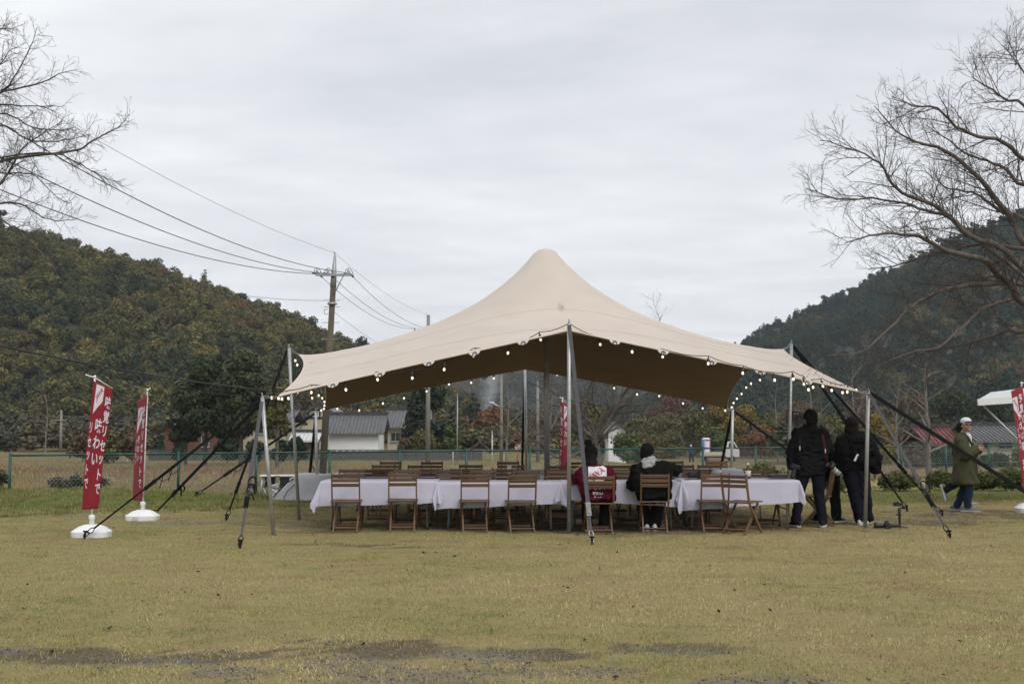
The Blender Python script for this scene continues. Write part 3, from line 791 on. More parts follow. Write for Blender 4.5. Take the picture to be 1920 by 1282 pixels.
def chair_meshes():
    d = {}
    def one(name, fn):
        m = MB(); fn(m); d[name] = m.mesh(name, M_WOOD)
    def side(sx):
        def f(m):
            x = .195 * sx; pts = [(x, -.245, .835), (x, -.205, .62), (x, -.165, .455), (x, -.10, .36), (x, .07, .17), (x, .215, .0)]
            for a, b in zip(pts, pts[1:]): m.bar(a, Vector(b) + (Vector(b) - Vector(a)).normalized() * .006, .020, .036, up=(0, 1, .6))
        return f
    def rear(sx):
        def f(m):
            x = .168 * sx; pts = [(x, .15, .425), (x, .02, .28), (x, -.12, .14), (x, -.25, .0)]
            for a, b in zip(pts, pts[1:]): m.bar(a, Vector(b) + (Vector(b) - Vector(a)).normalized() * .006, .020, .036, up=(0, 1, .8))
        return f
    one('back_post', side(-1)); d['back_post_r'] = (lambda m: (side(1)(m), m.mesh('back_post', M_WOOD))[1])(MB())
    one('leg', rear(-1)); d['leg_r'] = (lambda m: (rear(1)(m), m.mesh('leg', M_WOOD))[1])(MB())
    sl = MB(); sl.box((0, 0, 0), (.372, .014, .048), bev=.004); d['back_slat'] = sl.mesh('back_slat', M_WOOD)
    ss = MB(); ss.box((0, 0, 0), (.43, .062, .016), bev=.004); d['seat_slat'] = ss.mesh('seat_slat', M_WOOD)
    st = MB(); st.box((0, 0, 0), (.336, .018, .040), bev=.003); d['stretcher'] = st.mesh('stretcher', M_WOOD)
    bo = MB(); bo.tube([(-.008, 0, 0), (.008, 0, 0)], .009, 8); d['bolt'] = bo.mesh('bolt', M_CHROME)
    return d
CM = chair_meshes()
CHAIRS = []
def chair(loc, rz, label):
    z = ground_z(loc[0], loc[1])
    t = empty('folding_chair', (loc[0], loc[1], z), rz)
    tag(t, label, 'chair', 'wooden folding chairs at the long tables')
    link('back_post', CM['back_post'], t); link('back_post', CM['back_post_r'], t); link('leg', CM['leg'], t); link('leg', CM['leg_r'], t)
    for k, (y, zz) in enumerate(((-.239, .800), (-.226, .735), (-.213, .670))):
        o = link('back_slat', CM['back_slat'], t, (0, y, zz)); o.rotation_euler = (R(11), 0, 0)
    for k in range(6):
        o = link('seat_slat', CM['seat_slat'], t, (0, -.165 + k * .070, .437 + k * .002))
    o = link('stretcher', CM['stretcher'], t, (0, -.197, .060)); o.rotation_euler = (R(45), 0, 0)
    o = link('stretcher', CM['stretcher'], t, (0, .150, .078)); o.rotation_euler = (R(-40), 0, 0)
    for sx in (-1, 1):
        link('bolt', CM['bolt'], t, (.206 * sx, -.150, .43)); link('bolt', CM['bolt'], t, (.20 * sx, .02, .245))
    return t

def table(x0, x1, y0, y1, label, h=.70):
    cx, cy_ = (x0 + x1) / 2, (y0 + y1) / 2; W, D = x1 - x0, y1 - y0
    t = empty('folding_table', (cx, cy_, ground_z(cx, cy_))); tag(t, label, 'table', 'folding tables in long rows')
    m = MB(); m.box((0, 0, h - .02), (W - .02, D - .02, .036), bev=.008); m.build('tabletop', M_TABLETOP, t)
    for sx in (-1, 1):
        xx = sx * (W / 2 - .17)
        for sy in (-1, 1):
            yy = sy * (D / 2 - .09); m = MB()
            m.tube([(xx, yy, h - .04), (xx + sx * .015, yy, .45), (xx + sx * .03, yy + sy * .02, .0)], .0135, 8)
            l = m.build('leg', M_LEGSTEEL, t)
            m = MB(); m.lathe([(.019, 0), (.019, .03), (.015, .04)], 8, (xx + sx * .03, yy + sy * .02, 0)); m.build('foot_cap', M_BLACKPL, l)
        m = MB(); m.tube([(xx + sx * .02, -D / 2 + .09, .30), (xx + sx * .02, D / 2 - .09, .30)], .010, 6); m.build('leg_brace', M_LEGSTEEL, t)
        m = MB(); m.tube([(xx, 0, .30), (xx - sx * .38, 0, h - .05)], .009, 6); m.build('leg_brace', M_LEGSTEEL, t)
    return t
def cloth(x0, x1, y0, y1, dropF, dropB, dropL, dropR, label, seed, h=.70, skewF=(0, 0), lift=.004, amp=.022):
    """Cloth draped over a table: hangs on all sides, gathers into pointed corners."""
    r = random.Random(seed); cx, cy_ = (x0 + x1) / 2, (y0 + y1) / 2; W, D = (x1 - x0) / 2, (y1 - y0) / 2
    zt = h + lift; z0 = ground_z(cx, cy_)
    def lin(a, b, k): return [a + (b - a) * i / k for i in range(k + 1)]
    us = lin(-W - dropL, -W, 12)[:-1] + lin(-W, W, 54) + lin(W, W + dropR, 12)[1:]
    vs = lin(-D - dropF, -D, 14)[:-1] + lin(-D, D, 8) + lin(D, D + dropB, 8)[1:]
    grid = []
    for v in vs:
        row = []
        for u in us:
            cu, cv = max(-W, min(W, u)), max(-D, min(D, v)); eu, ev = u - cu, v - cv
            if ev < 0 and dropF > 0:   # hem of the front edge is cut a little crooked
                ev *= 1 + skewF[0] * (.5 - cu / (2 * W)) + skewF[1] * (.5 + cu / (2 * W))
            q = math.hypot(eu, ev)
            if q < 1e-6:
                p = Vector((u, v, zt + .0025 * fbm(u * 5, v * 5, seed, 3)))
            else:
                dx, dy = eu / q, ev / q; s = abs(eu) * abs(ev) / (q * q) * 2         # 1 at the diagonal of a corner
                rad = .014
                if q < rad * 1.57: a = q / rad; out, dn = rad * math.sin(a), rad * (1 - math.cos(a))
                else: out, dn = rad, rad + q - rad * 1.57
                along = cu if abs(ev) > abs(eu) else cv
                t = min(1, dn / .35)
                fold = amp * t * (math.sin(along * 5.3 + seed) * .6 + math.sin(along * 11 + seed * 2.1) * .35 + 1.2 * fbm(along * 3, dn * 2.0, seed * 1.7, 3))
                fold += .05 * s * t * math.sin(math.atan2(dy, dx) * 6 + seed)
                out = out + .014 * t + abs(fold) + .10 * s * t
                shx = .02 * t * fbm(along * 2.3, 7.1, seed, 2)
                p = Vector((cu + dx * out + (shx if abs(ev) > abs(eu) else 0), cv + dy * out, zt - dn * (1 - .03 * abs(fold) / .02)))
            row.append(p)
        grid.append(row)
    m = MB(); m.sheet(grid)
    o = tag(m.build('tablecloth', M_CLOTH, None, (cx, cy_, z0)), label, 'tablecloth', 'white cloths on the long tables')
    return o
def X_at(px, Y): return (px - 960) / FPX * Y / math.cos(PITCH) * 1.0
Yf0, Yf1 = 18.62, 19.36       # front row
fx = [X_at(606, 18.7), X_at(822, 18.7), X_at(1052, 18.7), X_at(1275, 18.7), X_at(1492, 18.7)]
names = ['leftmost table of the front row under a white cloth', 'second table from the left in the front row', 'third table of the front row, before the two seated people', 'rightmost table of the front row beside the standing photographers']
cl = ['white cloth on the leftmost front table, its free corner hanging in points', 'white cloth on the second front table, left of the centre pole', 'white cloth on the third front table, in front of the seated pair', 'white cloth on the rightmost front table, under the bottle']
for k in range(4):
    table(fx[k] + .01, fx[k + 1] - .01, Yf0, Yf1, names[k])
cloth(fx[0], fx[1] - .02, Yf0, Yf1, .34, .25, .30, .20, cl[0], 3, skewF=(.12, -.02))
cloth(fx[1] + .0, fx[2] - .02, Yf0, Yf1, .40, .25, .14, .24, cl[1], 5, lift=.009, skewF=(.0, -.2))
cloth(fx[2] + .0, fx[3] - .0, Yf0, Yf1, .36, .25, .22, .16, cl[2], 8, lift=.014, skewF=(-.25, .05), amp=.03)
cloth(fx[3] + .0, fx[4], Yf0, Yf1, .36, .25, .24, .18, cl[3], 11, lift=.019, skewF=(.25, -.1))
Ym0, Ym1 = 20.75, 21.49       # middle row
mx = [X_at(690, 20.8), X_at(892, 20.8), X_at(1094, 20.8), X_at(1296, 20.8), X_at(1440, 20.8)]
mn = ['leftmost', 'second', 'third', 'rightmost']
for k in range(4):
    table(mx[k] + .01, mx[k + 1] - .01, Ym0, Ym1, '%s table of the middle row, half hidden behind the front chairs' % mn[k])
    cloth(mx[k], mx[k + 1] - .02, Ym0, Ym1, .30, .25, .22, .2, '%s white cloth of the middle table row, in the shade' % mn[k], 20 + 3 * k, lift=.004 + .005 * k)
Yb0, Yb1 = 22.75, 23.49       # back row
bx = [X_at(656, 22.8), X_at(848, 22.8), X_at(1040, 22.8), X_at(1232, 22.8), X_at(1390, 22.8)]
for k in range(4):
    table(bx[k] + .01, bx[k + 1] - .01, Yb0, Yb1, '%s table of the back row, farthest from the lawn' % mn[k])
    cloth(bx[k], bx[k + 1] - .02, Yb0, Yb1, .30, .25, .22, .2, '%s white cloth of the back table row, deepest in the shade' % mn[k], 40 + 3 * k, lift=.004 + .005 * k)

rc = random.Random(5)
def chair_px(px, Y, rz, label): return chair((X_at(px, Y), Y), rz + R(rc.uniform(-7, 7)), label)
ORD = ['first', 'second', 'third', 'fourth', 'fifth', 'sixth', 'seventh', 'eighth', 'ninth', 'tenth']
fr = [(653, 'folding chair farthest left of the front chairs, its back to the lawn'), (757, 'second front folding chair from the left, before the first cloth'), (890, 'third front folding chair from the left, left of the middle'), (976, 'fourth front folding chair, just left of the centre pole')]
for px, lb in fr: chair_px(px, 18.45, 0, lb)
chair((X_at(1121, 18.35), 18.35), R(2), 'folding chair carrying the seated person in the red shirt')
chair((X_at(1224, 18.40), 18.40), R(-2), 'folding chair carrying the seated person with the grey hood')
chair((X_at(1334, 18.45), 18.45), R(0), 'folding chair straight behind the angled chair, right of the hooded person')
chair((X_at(1388, 18.15), 18.15), R(-38), 'folding chair turned askew and pulled out in front of the right table')
chair((X_at(1528, 19.5), 19.5), R(70), 'folding chair set sideways at the table end, seen between the standing legs')
for k, px in enumerate((660, 766, 838, 905, 990, 1052, 1180, 1302, 1430)):
    chair_px(px, 19.72, math.pi, '%s folding chair from the left on the far side of the front table row' % ORD[k])
for k, px in enumerate((713, 800, 870, 950, 1045, 1155, 1240, 1300)):
    chair_px(px, 20.45, 0, '%s folding chair from the left on the near side of the middle row' % ORD[k])
for k, px in enumerate((716, 788, 880, 962, 1046, 1160, 1283, 1330)):
    chair_px(px, 21.95, math.pi, '%s folding chair from the left on the far side of the middle row' % ORD[k])
for k, px in enumerate((730, 812, 955, 1080, 1265, 1345)):
    chair_px(px, 23.95, math.pi, '%s folding chair from the left behind the back table row' % ORD[k])

# ------------------------------------------------------------------ things on the tables
zt = .70 + .03
p = Vector((X_at(1400, 19.0), 19.0, zt + ground_z(3.4, 19)))
m = MB(); m.lathe([(.036, 0), (.040, .004), (.040, .12), (.030, .15), (.016, .18), (.016, .20)], 16)
bt = empty('bottle', p); tag(bt, 'brown drink bottle with pale label and white cap on the right table', 'bottle')
n = NT('tea_bottle'); n.col((.10, .045, .02)); n.set(Roughness=.12); n.b.inputs['Transmission Weight'].default_value = .25
m.build('body', n.mat, bt); m = MB(); m.lathe([(.0405, .03), (.0405, .115)], 16); m.build('label_band', plain('paper_label', (.55, .50, .42), .6, 0, .3, 30), bt)
m = MB(); m.lathe([(.018, .20), (.018, .225), (.001, .225)], 14); m.build('cap', plain('white_plastic', (.74, .75, .76), .4, 0, .06, 5), bt)
M_WHITEPL = MATS['white_plastic']
def small_thing(name, px, Y, label, cat, parts, rz=0.0):
    t = empty(name, (X_at(px, Y), Y, zt + ground_z(X_at(px, Y), Y)), rz); tag(t, label, cat)
    for nm, mb, mt in parts: mb.build(nm, mt, t)
    return t
a = MB(); a.box((0, 0, .022), (.26, .16, .044), bev=.006); b = MB(); b.box((0, 0, .050), (.265, .165, .012), bev=.004)
small_thing('tray_box', 1455, 19.0, 'flat black box at the right end of the front table', 'box', [('body', a, M_BLACKPL), ('lid', b, plain('dark_lid', (.03, .028, .03), .4))])
def camera_parts(lens_mat=None):
    a = MB(); a.box((0, 0, .05), (.135, .07, .09), bev=.012); a.box((-.045, -.02, .05), (.04, .06, .085), bev=.014)
    b = MB(); b.box((0, 0, .106), (.055, .06, .03), bev=.008)
    c = MB(); c.lathe([(.034, .03), (.038, .06), (.037, .12), (.042, .13), (.042, .18), (.036, .182)], 16, (0, 0, .05), axis=(0, 1, 0))
    d = MB(); d.lathe([(.0, .176), (.033, .176)], 16, (0, 0, .05), axis=(0, 1, 0))
    return [('body', a, M_BLACKPL), ('viewfinder', b, M_BLACKPL), ('lens', c, lens_mat or M_BLACKPL), ('front_glass', d, plain('lens_glass', (.02, .02, .04), .05))]
small_thing('camera', 1310, 19.0, 'black camera lying on the front table near the cable', 'camera', camera_parts(), R(60))
a = MB(); pts = [Vector((.25 * math.cos(t * .9) * (1 - t * .05) + .05 * t, -.30 + .08 * math.sin(t * 1.7), .006 + .003 * math.sin(t * 5))) for t in np.linspace(0, 6, 40)]
a.tube(pts, .005, 5)
b = MB(); b.box((.25, -.22, .012), (.09, .04, .024), bev=.006)
small_thing('camera_strap', 1280, 19.05, 'thin black strap curling over the front table beside the hooded person', 'strap', [('strap', a, M_BLACKPL), ('pad', b, M_BLACKPL)])
a = MB(); a.box((0, 0, .011), (.22, .13, .022), bev=.01, rot=Matrix.Rotation(R(8), 3, 'Z')); b = MB(); b.box((.02, 0, .028), (.19, .12, .01), bev=.003, rot=Matrix.Rotation(R(20), 3, 'Z'))
small_thing('paper_stack', 712, 20.95, 'small stack of papers on the middle table at the left', 'papers', [('bundle', a, M_BLACKPL), ('sheet', b, M_WHITEPL)])
a = MB(); a.lathe([(.0, .0), (.05, .003), (.075, .03), (.078, .06), (.06, .075), (.0, .08)], 14)
b = MB(); b.lathe([(.081, .028), (.083, .034), (.081, .04)], 14)
small_thing('bowl', 1342, 20.95, 'rounded white lidded bowl on the middle table near the right', 'bowl', [('body', a, M_WHITEPL), ('rim', b, M_WHITEPL)])
a = MB(); a.lathe([(.028, 0), (.03, .005), (.036, .12), (.034, .12), (.028, .01), (.0, .008)], 14); b = MB(); b.lathe([(.037, .117), (.038, .121), (.036, .125), (.034, .121)], 14)
small_thing('paper_cup', 955, 20.9, 'white paper cup on the middle table behind the fourth chair', 'cup', [('body', a, M_WHITEPL), ('rim', b, M_WHITEPL)])
# =================================================================== BANNERS
M_RED = plain('red_banner_cloth', (.225, .007, .017), .75, 0, .08, 6, .15, 260)
M_LETTER = plain('white_print', (.66, .63, .70), .75, 0, .05, 10)
M_REDPRINT = plain('red_print', (.38, .02, .03), .75, 0, .08, 20)
FONT_CACHE = {}
def text_mesh(txt, size=1.0, bold=.022):
    """Flat lettering triangles in the XY plane, centred."""
    k = (txt, bold)
    if k not in FONT_CACHE:
        cu = bpy.data.curves.new('txt', 'FONT'); cu.body = txt; cu.align_x = 'CENTER'; cu.align_y = 'CENTER'; cu.size = 1.0; cu.offset = bold; cu.resolution_u = 3
        o = bpy.data.objects.new('txt', cu); COL.objects.link(o)
        dg = bpy.context.evaluated_depsgraph_get(); dg.update()
        me = bpy.data.meshes.new_from_object(o.evaluated_get(dg))
        vs = [v.co.copy() for v in me.vertices]; fs = [tuple(p.vertices) for p in me.polygons]
        bpy.data.objects.remove(o); bpy.data.curves.remove(cu); bpy.data.meshes.remove(me)
        if vs:
            x0, x1 = min(v.x for v in vs), max(v.x for v in vs); y0, y1 = min(v.y for v in vs), max(v.y for v in vs)
            vs = [Vector((v.x - (x0 + x1) / 2, v.y - (y0 + y1) / 2, 0)) for v in vs]
        FONT_CACHE[k] = (vs, fs)
    vs, fs = FONT_CACHE[k]; return [v * size for v in vs], fs
def banner(loc, label, surf, texts, rz=0.0, hgt=2.38, logo=None, arm=(-.10, 0), flag_h=1.85, flag_top=2.36, lean=0.0, mirror=False, sticker=False, base=True, pole_h=None, foot=0.0, thick=.0):
    """surf(u, v) -> point on the cloth (u across 0..1, v down 0..1) and its outward side."""
    t = empty('banner_flag', loc, rz); tag(t, label, 'banner', 'red banner flags on weighted stands')
    if base:
        m = MB(); R8 = lambda r: r
        m.loft([(0, 0, 0, .255, .20), (0, 0, .075, .262, .205), (0, 0, .082, .255, .198), (0, 0, .14, .17, .13), (0, 0, .165, .10, .08), (0, 0, .17, .045, .045)], n=24, power=3.2, smooth=False)
        m.lathe([(.040, .165), (.030, .23), (.030, .235)], 14)
        b = m.build('water_base', M_WHITEPL, t)
        m = MB(); m.lathe([(.040, .235), (.042, .24), (.042, .285), (.036, .295), (.018, .30)], 14); m.build('collar', M_WHITEPL, b)
        if sticker:
            m = MB(); m.box((-.06, -.215, .040), (.09, .004, .05)); m.build('sticker', plain('grey_sticker', (.55, .55, .55), .6), b)
    m = MB(); m.tube([(0, 0, .28 if base else 0), (lean, 0, hgt)], [.014, .011], 10); m.ball((lean, 0, hgt + .012), .022, 10, 7); po = m.build('pole', M_WHITEPL, t)
    m = MB(); q = surf(1, 0)[0]; m.tube([(lean + arm[0], arm[1], hgt + .004 + .03), (lean, 0, hgt), (q.x, q.y, q.z + .006)], .008, 8); m.ball((lean + arm[0], arm[1], hgt + .035), .013, 8, 6); m.build('cross_arm', M_WHITEPL, po)
    # cloth, printed through on both sides
    NUu, NVv = 24, 60
    g = [[surf(i / NUu, j / NVv)[0] for i in range(NUu + 1)] for j in range(NVv + 1)]
    m = MB(); m.sheet(g); fl = m.build('flag', M_RED, t)
    md = fl.modifiers.new('thickness', 'SOLIDIFY'); md.thickness = .0016; md.offset = 0
    for k in range(5):
        q = surf(.02, .03 + k * .23)[0]; m = MB(); m.bar(Vector((lean * (q.z / hgt), 0, q.z)), q, .02, .004, up=(0, -1, 0)); m.tube([Vector((lean * q.z / hgt, 0, q.z)) + Vector((.017 * math.cos(a), .017 * math.sin(a), 0)) for a in np.linspace(0, 6.28, 9)], .004, 4, cap=False)
        m.build('loop', M_RED, fl)
    def put(vs, fs, cu, cv, su, name, mat, rot=0.0, off=.0035):
        W, Hh = (surf(1, .5)[0] - surf(0, .5)[0]).length, flag_h
        m = MB(); pts = []
        for v in vs:
            x, y = v.x * math.cos(rot) - v.y * math.sin(rot), v.x * math.sin(rot) + v.y * math.cos(rot)
            x *= su
            if mirror: x = -x
            p, nn = surf(min(1, max(0, cu + x / FLAG_W)), min(1, max(0, cv - y / Hh)))
            pts.append(p + nn * off)
        if (mirror): fs = [f[::-1] for f in fs]
        m.add(pts, fs); return m.build(name, mat, fl)
    FLAG_W = .60
    for tx, cu, cv, sz, su in texts:
        for ch, k in zip(tx, range(len(tx))):
            pass
        for k, ch in enumerate(tx):
            vs, fs = text_mesh(ch, sz)
            put(vs, fs, cu, cv + k * sz * 1.12 / flag_h, su, 'lettering', M_LETTER)
    if logo:
        cu, cv, s = logo
        k = 7; poly = [(-.5, .5), (.5, .5), (.5, -.35), (.1, -.62), (-.5, -1.15)]
        vs, fs = [], []; NN = 10
        for j in range(NN + 1):
            yv = .5 - 1.65 * j / NN
            xr = .5 if yv > -.35 else (.5 - .4 * (-.35 - yv) / .27 if yv > -.62 else .1 - .6 * (-.62 - yv) / .53)
            for i in range(7): vs.append(Vector((-.5 + (xr + .5) * i / 6, yv, 0)) * s)
        for j in range(NN):
            for i in range(6): a = j * 7 + i; fs.append((a + 7, a + 8, a + 1, a))
        put(vs, fs, cu, cv, 1, 'logo_panel', M_LETTER, off=.0025)
        vs, fs = text_mesh('JAVA', s * .46, .03); put(vs, fs, cu - .0, cv + .0, .8, 'logo_lettering', M_REDPRINT, R(38), .0045)
        vs, fs = text_mesh('TEA', s * .27, .015); put(vs, fs, cu + .13, cv + .085, .9, 'logo_lettering', M_REDPRINT, R(38), .0045)
    return t

# front-left banner: folded round its pole, right leaf towards us, left leaf swung back
def flag_surface(W, H, top, lean, hgt, dirR, dirL, split, wave=.012, swing=.0, taper=.0, seed=1, nsg=-1):
    """Cloth strip hung at the pole: the share 'split' lies on the left of the fold."""
    def f(u, v):
        s = (u - split) * W
        z = top - v * H
        d = dirR if s >= 0 else dirL
        k = 1 - taper * v
        a = abs(s) * k
        x = lean * z / hgt + swing * v * v + d[0] * a; y = d[1] * a - .018
        y += wave * math.sin(3.1 * v * 2 + u * 5 + seed) * (.3 + v) - .02 * math.sin(u * 6.28) * v
        z += -.18 * max(0, s) * (1 - v) * .6 - .02 * math.sin(u * 3) * v
        nn = Vector((-d[1], d[0], 0)) if s >= 0 else Vector((d[1], -d[0], 0))
        if nn.y > 0: nn = -nn
        return Vector((x, y, z)), nn.normalized()
    return f
def flag_fold(H, top, kx, ky, kxl, kyl, f1, wave=.010, seed=1, f0=0.0):
    """Cloth hung at the top right of the pole; lower down it has slipped round to the left, creased on the pole."""
    def f(u, v):
        uf = f0 + (f1 - f0) * v; s = u - uf
        if s >= 0: x, y, nn = s * kx, s * ky, Vector((ky, -kx, 0))
        else: x, y, nn = s * kxl, -s * kyl, Vector((-kyl, -kxl, 0))
        z = top - v * H - .10 * u * (1 - v)
        y += wave * math.sin(6.2 * v + u * 5 + seed) * (.3 + v) - .055
        x += wave * .6 * math.sin(5 * v + seed * 2)
        return Vector((x, y, z)), nn.normalized()
    return f
b1 = G(166, 1008); sf = flag_fold(1.74, 2.12, .16, .33, .11, -.28, .62)
banner(b1 + Vector((0, .12, ground_z(b1.x, b1.y))), 'red banner nearest the camera at far left, folded around its white pole', sf,
       [('味覚リセットで', .84, .125, .185, 1.0), ('味わい', .52, .33, .21, 1.0), ('リセットで', .13, .36, .17, .9)], logo=(.36, .085, .25), arm=(-.10, -.05), flag_h=1.74, hgt=2.17)
b2 = G(264, 976); sf2 = flag_fold(1.69, 2.00, -.27, .40, .20, .42, -.0, seed=4)
banner(b2 + Vector((0, .1, 0)), 'red banner second from the left, on a white base with a sticker', lambda u, v: (lambda q: (q[0] + Vector((.05 * (1 - v), 0, 0)), Vector((-.40, -.27, 0)).normalized()))(sf2(1 - u, v)), [('味覚リセットで', .74, .14, .175, 1.0), ('味わい', .40, .40, .14, .9), ('うるおい', .18, .42, .10, .9)], logo=(.36, .16, .26), arm=(.05, -.04), lean=.04, hgt=2.07, flag_h=1.69, sticker=True)
b3 = P(1055, 930, 27.0); sf3 = flag_fold(1.55, 2.02, .20, .35, .13, .35, .55, seed=6, f0=.3)
banner(Vector((b3.x, 27.0, 0)), 'red banner behind the tables, seen beside the centre pole', sf3, [('味覚リセットで', .22, .12, .20, 1.0), ('味わい', .70, .30, .17, 1.0)], logo=(.66, .10, .2), arm=(-.05, .0), hgt=2.06, flag_h=1.55)
b4 = G(1932, 960); sf4 = flag_fold(1.80, 2.20, -.30, -.25, .30, -.25, 0, seed=9)
banner(b4, 'red banner cut off by the right edge, its print showing through reversed', lambda u, v: (lambda q: (q[0] + Vector((-.10 + .17 * v, 0, 0)), Vector((.25, -.30, 0)).normalized()))(sf4(1 - u, v)), [('味覚リセットで', .66, .10, .165, 1.0), ('味わい深', .40, .26, .165, 1.0), ('うるおい', .14, .40, .09, 1.0), ('監修', .25, .72, .10, 1.0)], logo=(.22, .14, .24), arm=(.06, -.05), lean=-.10, hgt=2.24, flag_h=1.80, mirror=True)
# =================================================================== FENCE AND NEAR YARD THINGS
M_GREEN = plain('green_fence_paint', (.008, .068, .050), .45, .1, .2, 10)
M_WIRE = plain('fence_wire', (.20, .26, .25), .5, .3, .15, 10)
fence = empty('chain_link_fence', (FA.x, FA.y, 0)); tag(fence, 'low green chain link fence running behind the tent', 'fence')
FO = Vector((FA.x, FA.y, 0)); FLEN = 46.0; NP = 29
def fpt(s, z): return Vector((FD.x * s, FD.y * s, z))
FH = .93
for k in range(NP):
    s = k * 1.65; m = MB(); m.tube([fpt(s, -.1), fpt(s, FH + .01)], .030, 10); o = m.build('post', M_GREEN, fence)
    m = MB(); c = fpt(s, FH + .012); m.ball(c, .034, 10, 6, sc=(1, 1, .5)); m.build('post_cap', M_GREEN, o)
for k in range(NP - 1):
    s = k * 1.65; m = MB(); m.tube([fpt(s + .03, FH - .02), fpt(s + 1.62, FH - .02)], .021, 8); m.build('rail', M_GREEN, fence)
    m = MB(); m.tube([fpt(s + .03, .42), fpt(s + 1.62, .42)], .003, 4); m.build('tension_wire', M_WIRE, fence)
m = MB(); pitch = .085; hgt = FH - .06
for sgn in (-1, 1):
    s = -hgt
    while s < (NP - 1) * 1.65 + hgt:
        a, b = (s, 0.03), (s + hgt * sgn * .95, FH - .03)
        L = (NP - 1) * 1.65
        if 0 < a[0] < L or 0 < b[0] < L:
            if 0 <= a[0] <= L and 0 <= b[0] <= L:
                q = [fpt(a[0] + (b[0] - a[0]) * t, a[1] + (b[1] - a[1]) * t) for t in (0, .5, 1)]
                m.tube(q, .0024, 3, cap=False)
        s += pitch
mesh_o = m.build('wire_mesh', M_WIRE, fence); tag(mesh_o, kind='stuff')

# camping table with two low folding stools, and a grey tarpaulin over boxes
cp = P(520, 928, 26.6); M_ALU = plain('aluminium', (.58, .59, .60), .35, .6); M_ALUTOP = plain('white_table_laminate', (.62, .63, .64), .4, 0, .05, 4)
ct = empty('camping_table', (cp.x, 26.6, ground_z(cp.x, 26.6)), R(8)); tag(ct, 'small white camping table by the fence at the left', 'table')
m = MB(); m.box((0, 0, .47), (.72, .42, .03), bev=.006); m.build('tabletop', M_ALUTOP, ct); 
m = MB(); m.box((.0, -.212, .47), (.09, .004, .022)); m.build('nameplate', plain('grey_plate', (.2, .2, .2), .5), ct)
for sx in (-1, 1):
    for sy in (-1, 1):
        m = MB(); m.tube([(.30 * sx, .16 * sy, .455), (.33 * sx, .18 * sy, 0)], .012, 8); m.build('leg', M_ALU, ct)
    m = MB(); m.tube([(.32 * sx, 0, .25), (.17 * sx, 0, .455)], .006, 6); m.build('brace', M_ALU, ct)
def stool(x, y, rz, label):
    t = empty('folding_stool', (x, y, ground_z(x, y)), rz); tag(t, label, 'stool', 'small folding stools by the camping table')
    m = MB(); m.box((0, .14, .36), (.24, .03, .22), bev=.02); m.build('back_panel', M_BLACKPL, t)
    m = MB(); m.box((0, 0, .25), (.24, .26, .02), bev=.006); m.build('seat', M_BLACKPL, t)
    for sx in (-1, 1):
        m = MB(); m.tube([(.11 * sx, -.12, .24), (-.0 * sx, -.13, .0)], .009, 6); m.build('leg', M_ALU, t)
        m = MB(); m.tube([(.11 * sx, .12, .44), (.11 * sx, .14, .24), (.0, .13, .0)], .009, 6); m.build('leg', M_ALU, t)
stool(cp.x - .15, 26.5, R(5), 'black folding stool under the left end of the camping table')
stool(cp.x + .16, 26.35, R(-6), 'black folding stool under the middle of the camping table')
t = empty('tote_bag', (cp.x - .02, 26.2, ground_z(cp.x, 26.2))); tag(t, 'low black bag on the grass below the camping table', 'bag')
m = MB(); m.loft([(0, 0, 0, .13, .09), (0, 0, .05, .14, .10), (0, 0, .10, .11, .07), (0, 0, .12, .05, .03)], n=14); m.build('body', M_BLACKPL, t)
m = MB(); m.tube([(-.07, 0, .10), (-.05, 0, .16), (.05, 0, .16), (.07, 0, .10)], .008, 6); m.build('handle', M_BLACKPL, t)
tp = P(585, 930, 26.0); M_TARP = plain('grey_tarpaulin', (.30, .31, .33), .5, 0, .12, 3, .4, 12)
t = empty('covered_pile', (tp.x, 26.2, 0)); tag(t, 'low pile under a pale grey tarpaulin behind the left table', 'tarpaulin')
g = []
for j in range(29):
    v = j / 28; row = []
    for i in range(37):
        u = i / 36; x = (u - .5) * 1.9 + .12; y = (v - .5) * 1.2
        ed = min(1, min(u, 1 - u) / .30) ; ev = min(1, min(v, 1 - v) / .2)
        h = .50 * sstep(0, 1, ed) * sstep(0, 1, ev) + .02
        h += .05 * fbm(x * 3, y * 3, 1, 3) * ev * ed - .045 * abs(math.sin(x * 4 + y * 2)) * (1 - ed) * ev
        row.append(Vector((x + .05 * fbm(x * 2, y * 2, 4, 2), y + .06 * fbm(x * 2, y * 2, 9, 2), max(.01, h))))
    g.append(row)
m = MB(); m.sheet(g); m.build('tarpaulin', M_TARP, t)
m = MB(); m.tube([(-.70, -.62, .10), (-.45, -.60, .36), (-.3, -.3, .47)], .012, 6); m.tube([(-.5, -.63, .06), (-.42, -.62, .20), (-.3, -.5, .33)], .01, 6); m.build('tie_rope', M_DARKSTEEL, t)
m = MB()
rr = random.Random(4)
for k in range(26): m.tube([(-.78 + rr.uniform(-.04, .06), -.3 + rr.uniform(-.2, .2), .02 + k * .011), (-.70 + rr.uniform(-.08, .05), -.35 + rr.uniform(-.1, .1), .05 + k * .011)], .02, 5)
m.build('rope_bundle', plain('white_rope', (.6, .6, .6), .8), t)
